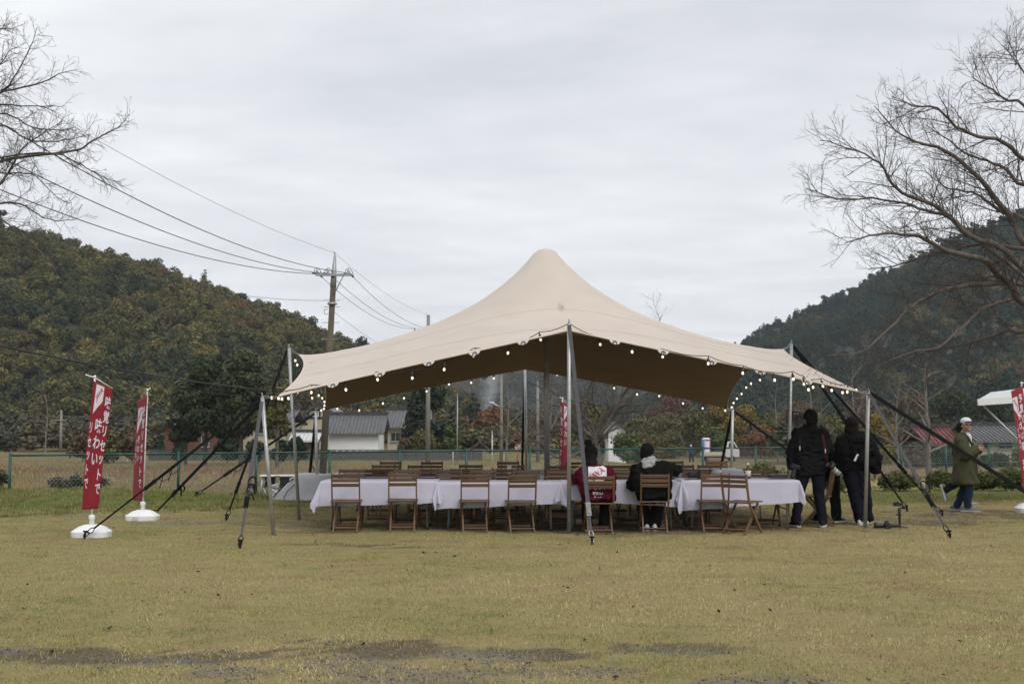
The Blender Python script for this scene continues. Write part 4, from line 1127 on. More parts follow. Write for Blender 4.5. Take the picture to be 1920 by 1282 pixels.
# =================================================================== BARE TREES
def tubes_np(branches, sides):
    """branches: list of (pts Kx3, radii K) -> V, F for all tubes with that side count."""
    byK = {}
    for p, r in branches: byK.setdefault(len(p), []).append((p, r))
    Vs, Fs, off = [], [], 0
    ang = np.arange(sides) * 2 * np.pi / sides
    for K, lst in byK.items():
        Pn = np.array([p for p, _ in lst]); Rn = np.array([r for _, r in lst])      # B,K,3
        d = np.empty_like(Pn); d[:, 1:-1] = Pn[:, 2:] - Pn[:, :-2]; d[:, 0] = Pn[:, 1] - Pn[:, 0]; d[:, -1] = Pn[:, -1] - Pn[:, -2]
        d /= np.maximum(np.linalg.norm(d, axis=2, keepdims=True), 1e-9)
        ref = np.where(np.abs(d[:, :1, 2:3]) < .8, np.array([0, 0, 1.0]), np.array([1.0, 0, 0])) * np.ones_like(d)
        u = np.cross(d, ref); u /= np.maximum(np.linalg.norm(u, axis=2, keepdims=True), 1e-9); w = np.cross(d, u)
        V = Pn[:, :, None, :] + Rn[:, :, None, None] * (u[:, :, None, :] * np.cos(ang)[None, None, :, None] + w[:, :, None, :] * np.sin(ang)[None, None, :, None])
        B = len(lst); idx = np.arange(B * K * sides).reshape(B, K, sides) + off
        a, b = idx[:, :-1], idx[:, 1:]
        F = np.stack([a, np.roll(a, -1, 2), np.roll(b, -1, 2), b], -1).reshape(-1, 4)
        Vs.append(V.reshape(-1, 3)); Fs.append(F); off += B * K * sides
    return np.concatenate(Vs), np.concatenate(Fs)
def bark(name, c1, c2):
    n = NT(name); tc = n.n('ShaderNodeTexCoord')
    f = n.noise(9, 6, .7, .4, vec=tc.outputs['Object'])
    n.col(n.ramp(f, [(.3, c1), (.7, c2)])); n.set(Roughness=.9); n.b.inputs['Specular IOR Level'].default_value = .2
    n.bump(n.noise(40, 4, .7, vec=tc.outputs['Object']), .5, .01); return n.mat
M_BARK = bark('cherry_bark', (.060, .050, .045), (.150, .130, .118)); M_TWIG = bark('dark_twig', (.055, .045, .041), (.095, .080, .073))
M_PALEBARK = bark('pale_bark', (.11, .095, .085), (.24, .21, .19))
class Grower:
    def __init__(s, seed, up=.25, droop=0.0, flat=0.0): s.r = random.Random(seed); s.out = {0: [], 1: []}; s.up = up; s.tips = []; s.flat = flat
    def emit(s, pts, r0, r1, lvl):
        k = len(pts); s.out[0 if r0 > .014 else 1].append(([tuple(p) for p in pts], [r0 + (r1 - r0) * i / (k - 1) for i in range(k)]))
    def path(s, p, d, L, k, wob, up):
        r = s.r; pts = [p.copy()]; d = d.normalized(); st = L / k
        for i in range(k):
            d = (d + Vector((r.gauss(0, wob), r.gauss(0, wob), r.gauss(0, wob) + up * .12))).normalized()
            p = p + d * st; pts.append(p.copy())
        return pts
    def child_dir(s, t, spread):
        r = s.r; a = Vector((r.gauss(0, 1), r.gauss(0, 1), r.gauss(0, 1 - s.flat))); a = (a - t * a.dot(t))
        if a.length < 1e-5: a = Vector((1, 0, 0))
        a.normalize(); q = R(r.uniform(*spread)); return (t * math.cos(q) + a * math.sin(q)).normalized()
    def sprout(s, pts, r0, r1, lvl, dens, Lmin=.12, start=.12, lens=None, maxl=4):
        """Side branches along a path."""
        r = s.r; tot = sum((b - a).length for a, b in zip(pts, pts[1:])); n = int(tot * dens[min(lvl, len(dens) - 1)] + r.random())
        for q in range(n):
            f = start + (1 - start) * (q + r.random()) / max(1, n); x = f * (len(pts) - 1); i = min(int(x), len(pts) - 2)
            p = pts[i].lerp(pts[i + 1], x - i); t = (pts[i + 1] - pts[i]).normalized(); rr = (r0 + (r1 - r0) * f)
            base = lens[min(lvl, len(lens) - 1)]
            L = base * r.uniform(.45, 1.15) * (1 - .45 * f)
            if L < Lmin * .5: continue
            d = s.child_dir(t, (28, 62)); d = (d + Vector((0, 0, s.up * r.uniform(.2, 1.0)))).normalized()
            k = 4 if L > .35 else 3; sub = s.path(p, d, L, k, .10, s.up)
            cr = min(rr * .68, max(.0040, L * .0145)); s.emit(sub, cr, max(.0023, cr * .36), lvl)
            if lvl < maxl and L > Lmin: s.sprout(sub, cr, cr * .40, lvl + 1, dens, Lmin, .15, lens, maxl)
    def limb(s, pts, r0, r1, dens, lens, maxl=4, sub=3, start=.12):
        """A main limb given by points: smoothed, wobbled, then sprouting."""
        pts = [Vector(p) for p in pts]; out = []
        for i in range(len(pts) - 1):
            p0, p1, p2, p3 = pts[max(0, i - 1)], pts[i], pts[i + 1], pts[min(len(pts) - 1, i + 2)]
            for k in range(sub):
                t = k / sub
                c = .5 * ((2 * p1) + (-p0 + p2) * t + (2 * p0 - 5 * p1 + 4 * p2 - p3) * t * t + (-p0 + 3 * p1 - 3 * p2 + p3) * t ** 3)
                L = (p2 - p1).length; out.append(c + Vector((s.r.gauss(0, .014), s.r.gauss(0, .03), s.r.gauss(0, .014))) * min(L, .8) * (1 if (i or k) else 0))
        out.append(pts[-1]); s.emit(out, r0, r1, 0); s.sprout(out, r0, r1, 1, dens, .12, start, lens, maxl); return out
    def build(s, root, name_limb, name_twig, mat_l, mat_t, origin):
        if len(s.out[1]) < 25: s.out[0] += s.out[1]; s.out[1] = []
        for k, (nm, mt, sd) in enumerate(((name_limb, mat_l, 8), (name_twig, mat_t, 3))):
            if not s.out[k]: continue
            V, F = tubes_np(s.out[k], sd); V = V - np.array(origin)
            o = link(nm, np_mesh(nm, V, F, mt, True), root)
            if k == 1: tag(o, kind='stuff')
def px_limb(pts, Y0, Y1, jit=0.0, rr=None):
    k = len(pts) - 1; return [P(x, y, Y0 + (Y1 - Y0) * i / k + (rr.uniform(-jit, jit) if rr and i else 0)) for i, (x, y) in enumerate(pts)]

# --- big cherry on the right (trunk stands just outside the frame)
def rc4(l): return [(1480 + a * .5146, 60 + b * .5148) for a, b in l]
g = Grower(21, up=.18); q = random.Random(2)
trunk = G(2120, 985); trunk.z = 0; fork = P(2075, 640, trunk.y - .3)
g.limb([trunk - Vector((0, 0, .1)), trunk + Vector((-.05, 0, .9)), fork - Vector((0, 0, .2)), fork], .21, .15, [0], [0], 0)
hubs = {'lo': P(1990, 575, trunk.y - .4), 'mid': P(1985, 480, trunk.y - .2), 'hi': P(1985, 300, trunk.y)}
g.limb([fork - Vector((0, 0, .5)), P(2030, 610, trunk.y - .3), hubs['lo']], .12, .085, [0], [0], 0)
g.limb([fork, P(2030, 545, trunk.y), hubs['mid']], .12, .085, [0], [0], 0)
g.limb([fork, P(2055, 460, trunk.y), P(2010, 370, trunk.y), hubs['hi']], .11, .07, [0], [0], 0)
D3, L3 = [0, 8.0, 9.0, 10, 8], [0, .95, .45, .22, .12]
Yt = trunk.y
for hub, pts, r0, dY in [('lo', [(855, 985), (815, 930), (760, 875), (715, 830), (640, 815), (560, 790), (470, 745), (380, 735), (290, 742), (200, 770)], .075, -1.6),
                 ('mid', [(855, 790), (760, 780), (670, 775), (590, 800), (480, 820), (380, 850), (290, 862)], .04, 1.5),
                 ('mid', [(855, 770), (820, 690), (760, 620), (700, 540), (620, 470), (540, 420), (460, 400), (390, 360), (310, 270)], .062, .4),
                 ('lo', [(790, 800), (660, 745), (590, 680), (540, 640), (440, 600), (370, 550), (330, 480), (240, 430), (110, 395)], .052, -.7),
                 ('lo', [(700, 770), (590, 680), (500, 650), (420, 625), (300, 605), (170, 605), (60, 570)], .035, 1.2),
                 ('hi', [(855, 460), (780, 400), (690, 380), (610, 345), (540, 280), (450, 270), (410, 245)], .040, -1.0),
                 ('hi', [(855, 270), (800, 250), (740, 210), (690, 180), (665, 160)], .028, .8),
                 ('lo', [(855, 920), (740, 915), (640, 925), (540, 945), (450, 1000), (390, 1050), (320, 1120), (260, 1165), (140, 1180)], .050, -2.0),
                 ('lo', [(855, 970), (760, 985), (690, 1020), (620, 1085), (540, 1150), (430, 1170), (300, 1230)], .042, -1.2),
                 ('lo', [(855, 1090), (800, 1085), (720, 1115), (640, 1135), (500, 1165), (400, 1200)], .045, .9),
                 ('hi', [(855, 150), (825, 110), (800, 75), (775, 50)], .018, 1.2), ('hi', [(855, 560), (790, 500), (720, 470), (640, 440), (560, 380), (500, 340)], .035, 1.8),
                 ('mid', [(855, 680), (780, 660), (700, 600), (640, 580), (560, 560), (520, 500)], .035, 2.0)]:
    pl = rc4(pts); mid = px_limb(pl, Yt - .3, Yt - .3 + dY, .10, q)
    g.limb([hubs[hub]] + mid, r0, .006, D3, L3, 4)
root = empty('bare_cherry_tree', trunk); tag(root, 'large bare cherry tree reaching in from the right edge', 'tree')
g.build(root, 'trunk', 'twigs', M_BARK, M_TWIG, trunk)

# --- bare tree on the left (trunk outside the frame)
def rc3(l): return [(a * .4056, b * .4056) for a, b in l]
g = Grower(33, up=.10); trunk = G(-330, 1015); trunk.z = 0; Yt = trunk.y; fork = P(-260, 480, Yt)
g.limb([trunk - Vector((0, 0, .1)), trunk + Vector((.05, 0, 1.0)), fork], .2, .13, [0], [0], 0)
hL = {'a': P(-80, 330, Yt), 'b': P(-70, 420, Yt - .3), 'c': P(-90, 200, Yt + .2)}
for k in hL: g.limb([fork, fork.lerp(hL[k], .5) + Vector((0, 0, .1)), hL[k]], .09, .035, [0], [0], 0)
D4, L4 = [0, 11, 12, 12, 9], [0, .44, .25, .14, .1]
for hub, pts, r0, dY in [('a', [(-60, 780), (0, 745), (120, 720), (250, 710), (370, 690), (430, 650), (500, 610), (560, 580), (598, 528)], .04, .5),
                 ('a', [(0, 730), (250, 712), (330, 740), (400, 775), (480, 820), (560, 845)], .022, -.8), ('c', [(-50, 450), (0, 430), (100, 405), (200, 380), (270, 345), (345, 325)], .03, .6),
                 ('c', [(-40, 440), (0, 430), (60, 370), (100, 300), (140, 220), (170, 130)], .024, -.3), ('c', [(-40, 480), (0, 485), (100, 490), (200, 490), (300, 490)], .024, 1.0),
                 ('b', [(-40, 880), (0, 850), (40, 800), (70, 740), (110, 680), (180, 630), (290, 560)], .036, -.6), ('b', [(-40, 950), (0, 940), (80, 940), (140, 965), (200, 1005), (270, 1020), (350, 1015)], .026, .4),
                 ('b', [(-40, 990), (0, 1010), (60, 1050), (110, 1090), (180, 1160), (260, 1250)], .026, -.9), ('a', [(-30, 800), (0, 800), (100, 800), (160, 810), (220, 870), (280, 920), (330, 940)], .020, 1.0),
                 ('b', [(-20, 1120), (60, 1130), (150, 1180), (230, 1240)], .018, .6), ('c', [(-40, 330), (0, 300), (40, 240), (80, 220)], .018, .4), ('c', [(-60, 150), (0, 140), (35, 128)], .012, 0),
                 ('a', [(-40, 600), (40, 590), (120, 640), (220, 660), (330, 640), (420, 620)], .024, -1.0), ('c', [(-40, 520), (60, 540), (150, 590), (260, 600), (340, 590)], .022, -1.2)]:
    g.limb([hL[hub]] + px_limb(rc3(pts), Yt, Yt + dY, .2, q), r0 * .68, .004, D4, L4, 4)
root = empty('bare_tree', trunk); tag(root, 'bare tree whose fine twigs reach in from the left edge', 'tree')
g.build(root, 'trunk', 'twigs', M_BARK, M_TWIG, trunk)

# --- multi-stemmed cherry behind the tent, this side of the field
def rc5(l): return [(840 + a / 4.8, 680 + b / 4.8) for a, b in l]
g = Grower(44, up=.3); base = P(1118, 898, 33.0); base.z = ground_z(base.x, base.y); Yt = 33.0; hub = P(1115, 832, Yt)
g.limb([base - Vector((0, 0, .1)), base.lerp(hub, .5) + Vector((.04, 0, 0)), hub], .17, .13, [0], [0], 0)
D5, L5 = [0, 5.0, 6.5, 7.5, 6], [0, 1.05, .55, .28, .15]
for pts, r0, dY in [([(1330, 660), (1360, 580), (1420, 490), (1500, 400), (1550, 320), (1620, 230), (1660, 150), (1720, 20), (1800, -120), (1870, -300), (1920, -420)], .12, 1.5), ([(1350, 680), (1400, 600), (1480, 500), (1540, 400), (1640, 370), (1750, 370), (1900, 350)], .10, -1.0),
                ([(1310, 680), (1240, 620), (1215, 560), (1220, 450), (1210, 340), (1270, 240), (1300, 150), (1340, 40)], .08, .6), ([(1300, 720), (1180, 800), (1080, 850), (980, 850), (900, 790), (830, 720), (710, 690), (620, 640), (540, 580), (420, 540), (180, 500)], .08, -1.4),
                ([(1290, 690), (1200, 615), (1050, 610), (900, 620), (770, 650), (600, 660), (400, 640)], .06, 1.2), ([(1380, 500), (1370, 460), (1250, 340), (1180, 350), (1000, 300), (900, 240), (700, 170), (500, 80)], .055, -.8),
                ([(1300, 640), (1200, 520), (1100, 450), (1000, 390), (900, 370), (760, 310), (620, 300)], .05, 1.6), ([(1420, 640), (1550, 580), (1700, 600), (1850, 690), (2100, 690)], .04, .5), ([(1480, 480), (1600, 450), (1750, 430), (1900, 480), (2050, 560)], .04, -.6),
                ([(1300, 560), (1150, 420), (1050, 250), (950, 150), (850, 60)], .05, .3), ([(1500, 420), (1450, 300), (1380, 220), (1420, 100)], .04, 1.9)]:
    g.limb([hub] + px_limb(rc5(pts), Yt, Yt + dY, .3, q), r0 * .66, .007, D5, L5, 4)
root = empty('bare_cherry_tree', base); tag(root, 'bare many-stemmed cherry tree standing behind the tent', 'tree')
g.build(root, 'trunk', 'twigs', M_BARK, M_BARK, base)

def bare_tree(px, Y, top_y, base_z, label, seed, lean=0.0, spread=.55, r=.13, mat=M_PALEBARK, twig=M_BARK, dens=1.0, first=.25):
    base_z = ground_z(X_at(px, Y), Y) if Y > 40 else base_z
    base = Vector((X_at(px, Y), Y, base_z)); H = P(px, top_y, Y).z - base_z; g = Grower(seed, up=.35); r_ = g.r
    tr = [base + Vector((lean * H * t + .03 * H * math.sin(t * 5 + seed) * t, .02 * H * math.sin(t * 4 + seed * 2) * t, H * t * .92)) for t in (0, .12, .3, .5, .7, .85, 1)]
    g.limb([tr[0] - Vector((0, 0, .15))] + tr, r, .02, [0], [0], 0)
    for k in range(int(11 * dens)):
        f = first + (1 - first) * (k + r_.random()) / (11 * dens); x = f * 6; i = min(5, int(x)); p = tr[i].lerp(tr[i + 1], x - i)
        a = k * 2.4 + r_.uniform(-.4, .4); L = H * spread * (1.05 - .75 * f) * r_.uniform(.7, 1.1)
        d = Vector((math.cos(a), math.sin(a), r_.uniform(.35, .9))).normalized(); pts = g.path(p, d, L, 5, .12, .3)
        s = H / 5.0
        g.limb(pts, r * .42 * (1.1 - .6 * f), .006 * s, [0, 4.2 / s, 5.5 / s, 6 / s], [0, .9 * s, .45 * s, .22 * s], 3, 2)
    root = empty('bare_tree', base); tag(root, label, 'tree'); g.build(root, 'trunk', 'twigs', mat, twig, base); return root
bare_tree(1735, 30.5, 655, -.0, 'young bare tree with a pale trunk behind the walking man', 51, .01, .62, .085)

# =================================================================== LEAFY TREES AND SHRUBS
def foliage(name, c1, c2, rough=.7):
    if name in MATS: return MATS[name]
    n = NT(name); tc = n.n('ShaderNodeTexCoord')
    b = n.n('ShaderNodeAttribute'); b.attribute_name = 'leafv'
    f = n.mix(.5, b.outputs['Fac'], n.noise(.9, 3, .6, vec=tc.outputs['Object']))
    n.col(n.ramp(f, [(.25, c1), (.75, c2)])); n.set(Roughness=rough); n.b.inputs['Specular IOR Level'].default_value = .25
    MATS[name] = n.mat; return n.mat
FOL = {'pine': foliage('pine_green', (.016, .026, .012), (.050, .062, .022)), 'dark': foliage('dark_evergreen', (.010, .020, .012), (.030, .045, .022)), 'olive': foliage('olive_leaf', (.050, .052, .016), (.125, .112, .034)),
       'yellow': foliage('yellow_leaf', (.090, .070, .015), (.235, .165, .030)), 'orange': foliage('rust_leaf', (.085, .034, .014), (.20, .090, .030)), 'red': foliage('dull_red_leaf', (.065, .028, .020), (.145, .060, .038)),
       'green': foliage('fresh_leaf', (.035, .055, .016), (.090, .115, .030)), 'hedge': foliage('hedge_leaf', (.026, .040, .012), (.105, .120, .030)), 'brown': foliage('brown_leaf', (.060, .040, .024), (.14, .098, .058)), 'weed': foliage('weed_leaf', (.045, .085, .015), (.11, .17, .03))}
def leafy(name, px, Y, top_y, wpx, base_z, color, label, cat, seed, style='round', leaves=1500, size=.11, crown_low=.25, group=None, trunk_r=None, depth=None, keep_size=False):
    base_z = ground_z(X_at(px, Y), Y) if Y > 40 else base_z
    rg = np.random.default_rng(seed); base = Vector((X_at(px, Y), Y, base_z)); H = P(px, top_y, Y).z - base_z; W = wpx / FPX * Y / 2
    z0 = H * crown_low
    if style == 'round':
        k = 16; th = rg.random(k) * 6.28; rr = np.sqrt(rg.random(k)) * .72; zz = rg.random(k)
        env = np.sqrt(np.maximum(.05, 1 - (2 * zz - .85) ** 2 * .8))
        cs = np.c_[np.cos(th) * rr * W * env, np.sin(th) * rr * W * env * (depth or 1), z0 + (H - z0) * (.12 + .74 * zz)]; rs = (.26 + .2 * rg.random(k)) * min(W, (H - z0) * .62) * 1.15
        cs[0] = (0, 0, H - rs[0] * .9)
    elif style == 'cone':
        k = 15; zz = np.linspace(0, 1, k); cs = np.c_[rg.normal(size=(k, 2)) * .10 * W * (1 - zz)[:, None], z0 + (H - z0) * zz * .95]; rs = W * (1.05 * (1 - zz) ** .85 + .08)
    else:       # low wide shrub
        k = 14; th = rg.random(k) * 6.28; rr = np.sqrt(rg.random(k))
        cs = np.c_[np.cos(th) * rr * W * .72, np.sin(th) * rr * W * .5 * (depth or 1), H * (.30 + .38 * rg.random(k) * (1 - .5 * rr))]; rs = (.24 + .12 * rg.random(k)) * H * 1.15
    V, F, A = leaf_cloud(rg, cs, rs, leaves, size, .8 if style != 'cone' else .55)
    V[:, 2] = np.maximum(V[:, 2], .02)
    root = empty(name, base); tag(root, label, cat, group)
    link('crown', np_mesh('crown', V, F, FOL[color], False, {'leafv': ('FLOAT', 'POINT', A)}), root)
    g = Grower(seed, up=.4); tr = trunk_r or max(.02, H * .022)
    g.limb([Vector((0, 0, -.2)), Vector((0, 0, z0 + .05 * H)), Vector((.02 * H, 0, H * .55)), Vector((0, .02 * H, H * .85))], tr, tr * .25, [0], [0], 0, 2)
    for c, r in list(zip(cs, rs))[:9]:
        a = Vector((0, 0, max(.08 * H, min(.6 * H, c[2] * .55)))); b = Vector(c); g.limb([a, a.lerp(b, .5) + Vector((0, 0, .03 * H)), b], tr * .4, tr * .08, [0], [0], 0, 2)
    g.build(root, 'trunk', 'branches', M_BARK, M_BARK, (0, 0, 0)); return root
ZF = -1.0
LT = 'garden trees and shrubs before the houses'
leafy('evergreen_tree', 388, 74, 664, 112, ZF, 'pine', 'dark evergreen tree with a narrow top before the brown house', 'tree', 61, 'round', 9500, .105, .20, LT)
leafy('evergreen_tree', 455, 72, 656, 118, ZF, 'pine', 'tall dark evergreen tree with a rounded top, left of the tent', 'tree', 62, 'round', 9500, .105, .22, LT)
leafy('evergreen_tree', 352, 75, 712, 74, ZF, 'pine', 'lower dark evergreen leaning over the brown house roof', 'tree', 65, 'round', 4500, .105, .25, LT)
leafy('persimmon_tree', 522, 70, 716, 84, ZF, 'olive', 'thinner olive-brown tree behind the left tent corner', 'tree', 63, 'round', 3600, .095, .3, LT)
leafy('shrub', 302, 90, 812, 30, ZF, 'dark', 'small dark conical shrub left of the brown house', 'shrub', 64, 'cone', 900, .13, .1, LT)
for k, (px, ty, w, c, lb) in enumerate([(338, 824, 34, 'dark', 'round dark shrub under the brown house window'), (430, 818, 46, 'dark', 'dark clipped shrub before the cream house'), (480, 822, 40, 'pine', 'dark green shrub right of the two tall evergreens'), (528, 826, 36, 'dark', 'dark shrub between the two left tent poles'), (560, 818, 40, 'dark', 'dark shrub just left of the white storehouse'), (792, 806, 66, 'olive', 'cloud-pruned olive green pine beside the concrete pole'), (846, 798, 50, 'green', 'cloud-pruned green pine right of the concrete pole'), (252, 795, 70, 'brown', 'brown autumn thicket left of the brown house'), (205, 805, 70, 'olive', 'olive thicket at the foot of the left hill'), (760, 822, 34, 'brown', 'low brown shrub beside the cream house window'), (160, 812, 60, 'brown', 'grey-brown thicket behind the nearest banner')]):
    leafy('shrub', px, 92 if px > 600 else 82, ty, w, ZF, c, lb, 'shrub', 70 + k, 'round', 1900, .105, .08, LT)
leafy('conifer_tree', 784, 99, 690, 62, ZF, 'dark', 'tall narrow dark conifer left of the concrete pole', 'tree', 85, 'cone', 4200, .16, .03)
leafy('conifer_tree', 812, 96, 708, 72, ZF, 'dark', 'broad dark conifer behind the concrete pole', 'tree', 81, 'round', 5200, .16, .05)
leafy('conifer_tree', 888, 140, 733, 62, ZF - .2, 'dark', 'small pointed conifer beside the rising smoke', 'tree', 82, 'cone', 1800, .2, .05)
leafy('autumn_tree', 932, 120, 762, 90, ZF, 'orange', 'rust coloured tree left of the bare cherry', 'tree', 83, 'round', 1900, .2, .15)
leafy('autumn_tree', 866, 130, 780, 60, ZF, 'brown', 'brown tree beneath the pointed conifer', 'tree', 84, 'round', 1300, .2, .1)
BT = 'autumn trees beyond the fence at the right'
for k, (px, Y, ty, w, c, lb) in enumerate([(1262, 135, 742, 130, 'red', 'dull red tree seen under the right canopy edge'), (1190, 118, 780, 90, 'olive', 'olive tree behind the bare cherry stems'), (1236, 100, 776, 96, 'olive', 'yellow-olive tree left of the portable toilet'), (1300, 105, 770, 108, 'olive', 'wide olive tree behind the portable toilet'), (1348, 108, 752, 72, 'yellow', 'yellow tree left of the back right tent pole'), (1398, 104, 756, 78, 'yellow', 'golden tree right of the back right tent pole'), (1452, 98, 772, 86, 'olive', 'olive-green tree left of the standing photographer'), (1340, 98, 800, 80, 'green', 'green bush directly behind the parked truck'), (1424, 96, 800, 72, 'orange', 'rusty bush between the truck and the photographer'), (1262, 96, 808, 60, 'olive', 'low olive bush behind the far man'), (1178, 100, 812, 66, 'green', 'green bush right of the seated person in red'),
        (1560, 90, 778, 80, 'olive', 'olive bush seen between the two standing people'), (1642, 84, 776, 78, 'yellow', 'yellow-green rounded bush right of the standing woman'), (1500, 120, 752, 100, 'brown', 'brown tree behind the photographer'), (1610, 130, 735, 110, 'brown', 'grey-brown tree above the standing woman'), (1860, 120, 700, 120, 'dark', 'dark evergreen beneath the right hillside'), (1700, 140, 730, 110, 'brown', 'brown woodland tree behind the young bare tree'), (1790, 130, 724, 110, 'pine', 'dark green tree above the red roof'), (1100, 128, 752, 110, 'olive', 'olive tree behind the middle of the tent'), (1020, 124, 770, 80, 'brown', 'brown tree behind the back centre pole')]):
    if 1215 < px < 1480: Y += 42
    leafy('autumn_tree', px, Y, ty, w, ZF, c, lb, 'tree', 100 + k, 'round', 5600, .00105 * Y, .06, BT)
HB = 'low shrubs along the fence'
for k, (px, Y, ty, w, lb) in enumerate([(1430, 29.2, 860, 116, 'low green shrub behind the right end of the tables'), (1560, 29.5, 882, 60, 'low green shrub between the two standing people'), (1682, 29.5, 878, 82, 'low green shrub right of the standing woman'), (1766, 29.8, 872, 62, 'low green shrub between the young tree and the walking man'), (1836, 29.6, 874, 50, 'low green shrub just right of the walking man'), (1893, 29.4, 864, 88, 'low green shrub behind the right banner')]):
    leafy('hedge_shrub', px, Y, ty, w, 0, 'hedge', lb, 'shrub', 140 + k, 'shrub', 5200, .024, .1, HB)
for k, (px, Y, ty, w, c, lb) in enumerate([(150, 27.0, 884, 26, 'dark', 'tiny dark bush on the verge behind the nearest banner'), (190, 27.0, 882, 30, 'dark', 'tiny dark bush right of the nearest banner'), (3, 26.4, 874, 24, 'dark', 'dark bush cut by the left frame edge'), (118, 26.4, 888, 40, 'brown', 'dry brown clump on the grassy bank')]):
    leafy('small_bush', px, Y, ty, w, ground_z(X_at(px, Y), Y), c, lb, 'bush', 160 + k, 'shrub', 700, .03, .1)
for k, (px, Y, ty, lb) in enumerate([(90, 110, 735, 'grey bare tree at the foot of the left hill'), (1520, 78, 672, 'grey bare tree behind the photographer'), (1600, 84, 668, 'grey bare tree above the standing woman'), (1455, 125, 700, 'far bare tree right of the tent canopy'), (1680, 70, 690, 'thin bare tree left of the walking man'), (1030, 60, 700, 'bare tree behind the back centre pole'), (950, 75, 690, 'bare tree left of the back centre pole')]):
    bare_tree(px, Y, ty, ZF, lb, 200 + k, 0, .5, .10, M_PALEBARK, M_PALEBARK, .9, .2)

for k, (px, ty, w, c, lb) in enumerate([(1712, 836, 70, 'brown', 'brown thicket left of the red roofed house'), (1762, 842, 64, 'dark', 'dark thicket under the red roof'), (1812, 840, 60, 'olive', 'olive thicket behind the walking person'), (1866, 846, 66, 'pine', 'dark thicket under the grey tiled roof'), (1915, 842, 60, 'olive', 'olive thicket behind the right banner')]):
    leafy('thicket_shrub', px, 70, ty, w, ZF, c, lb, 'shrub', 230 + k, 'round', 2200, .075, .03, HB)
# =================================================================== WOODLAND IN THE VALLEY (one mass between field and hills)
rv = random.Random(77); pts, rot, scl, var, tint = [], [], [], [], []
y = 116.0
while y < 250:
    x = -.55 * y
    while x < .60 * y:
        xx, yy = x + rv.uniform(-2, 2), y + rv.uniform(-2, 2)
        px = 960 + FPX * xx / yy
        if not (1225 < px < 1480 and yy < 148) and not (560 < px < 760 and yy < 130) and not (1690 < px and yy < 122):
            v, s, c = pal_left(rv, xx, yy, 0)
            c = mixc(c, C_GY, .35 * rv.random()); 
            if px > 1380: c = mixc(c, C_DK, .4)
            s *= .80 + (.25 if px > 1500 else 0)
            if px < 260: c = mixc(c, (.045, .042, .040), .55)
            pts.append((xx, yy, ground_z(xx, yy) - .4)); rot.append((0, 0, rv.uniform(0, 6.28))); scl.append((s * 1.2, s * 1.2, s * (1.15 if yy > 135 else .85))); var.append(v); tint.append(c)
        x += 4.2
    y += 4.5
scatter('valley_woods', pts, rot, scl, var, tint, CROWNS, label='strip of mixed autumn woodland along the valley floor behind the houses', cat='forest')

# =================================================================== HOUSES
M_TILE = plain('grey_roof_tile', (.105, .108, .112), .55, 0, .25, 3, .3, 20); M_RIDGE = plain('dark_ridge_tile', (.035, .036, .038), .6, 0, .2, 3)
M_PLASTER = plain('white_plaster', (.72, .73, .74), .85, 0, .06, .8); M_CREAMW = plain('cream_wall', (.42, .375, .275), .85, 0, .08, .8); M_BROWNW = plain('brown_wall', (.105, .042, .028), .8, 0, .15, 1.0)
M_DKWOOD = plain('dark_timber', (.030, .024, .020), .8, 0, .2, 2); M_PANE = plain('window_glass', (.035, .04, .045), .08, 0, .2, 2); M_ALFRAME = plain('window_frame', (.30, .30, .30), .5)
M_REDROOF = plain('red_metal_roof', (.135, .035, .030), .5, 0, .2, 1.2); M_TEAL = plain('teal_flashing', (.16, .30, .30), .5); M_CORR = plain('white_corrugated', (.55, .56, .56), .5)
M_BLOCK = plain('concrete_block', (.075, .076, .074), .9, 0, .25, 2.0, .4, 12)
def pxw(px, Y): return X_at(px, Y)
def pz(py, Y): return P(960, py, Y).z
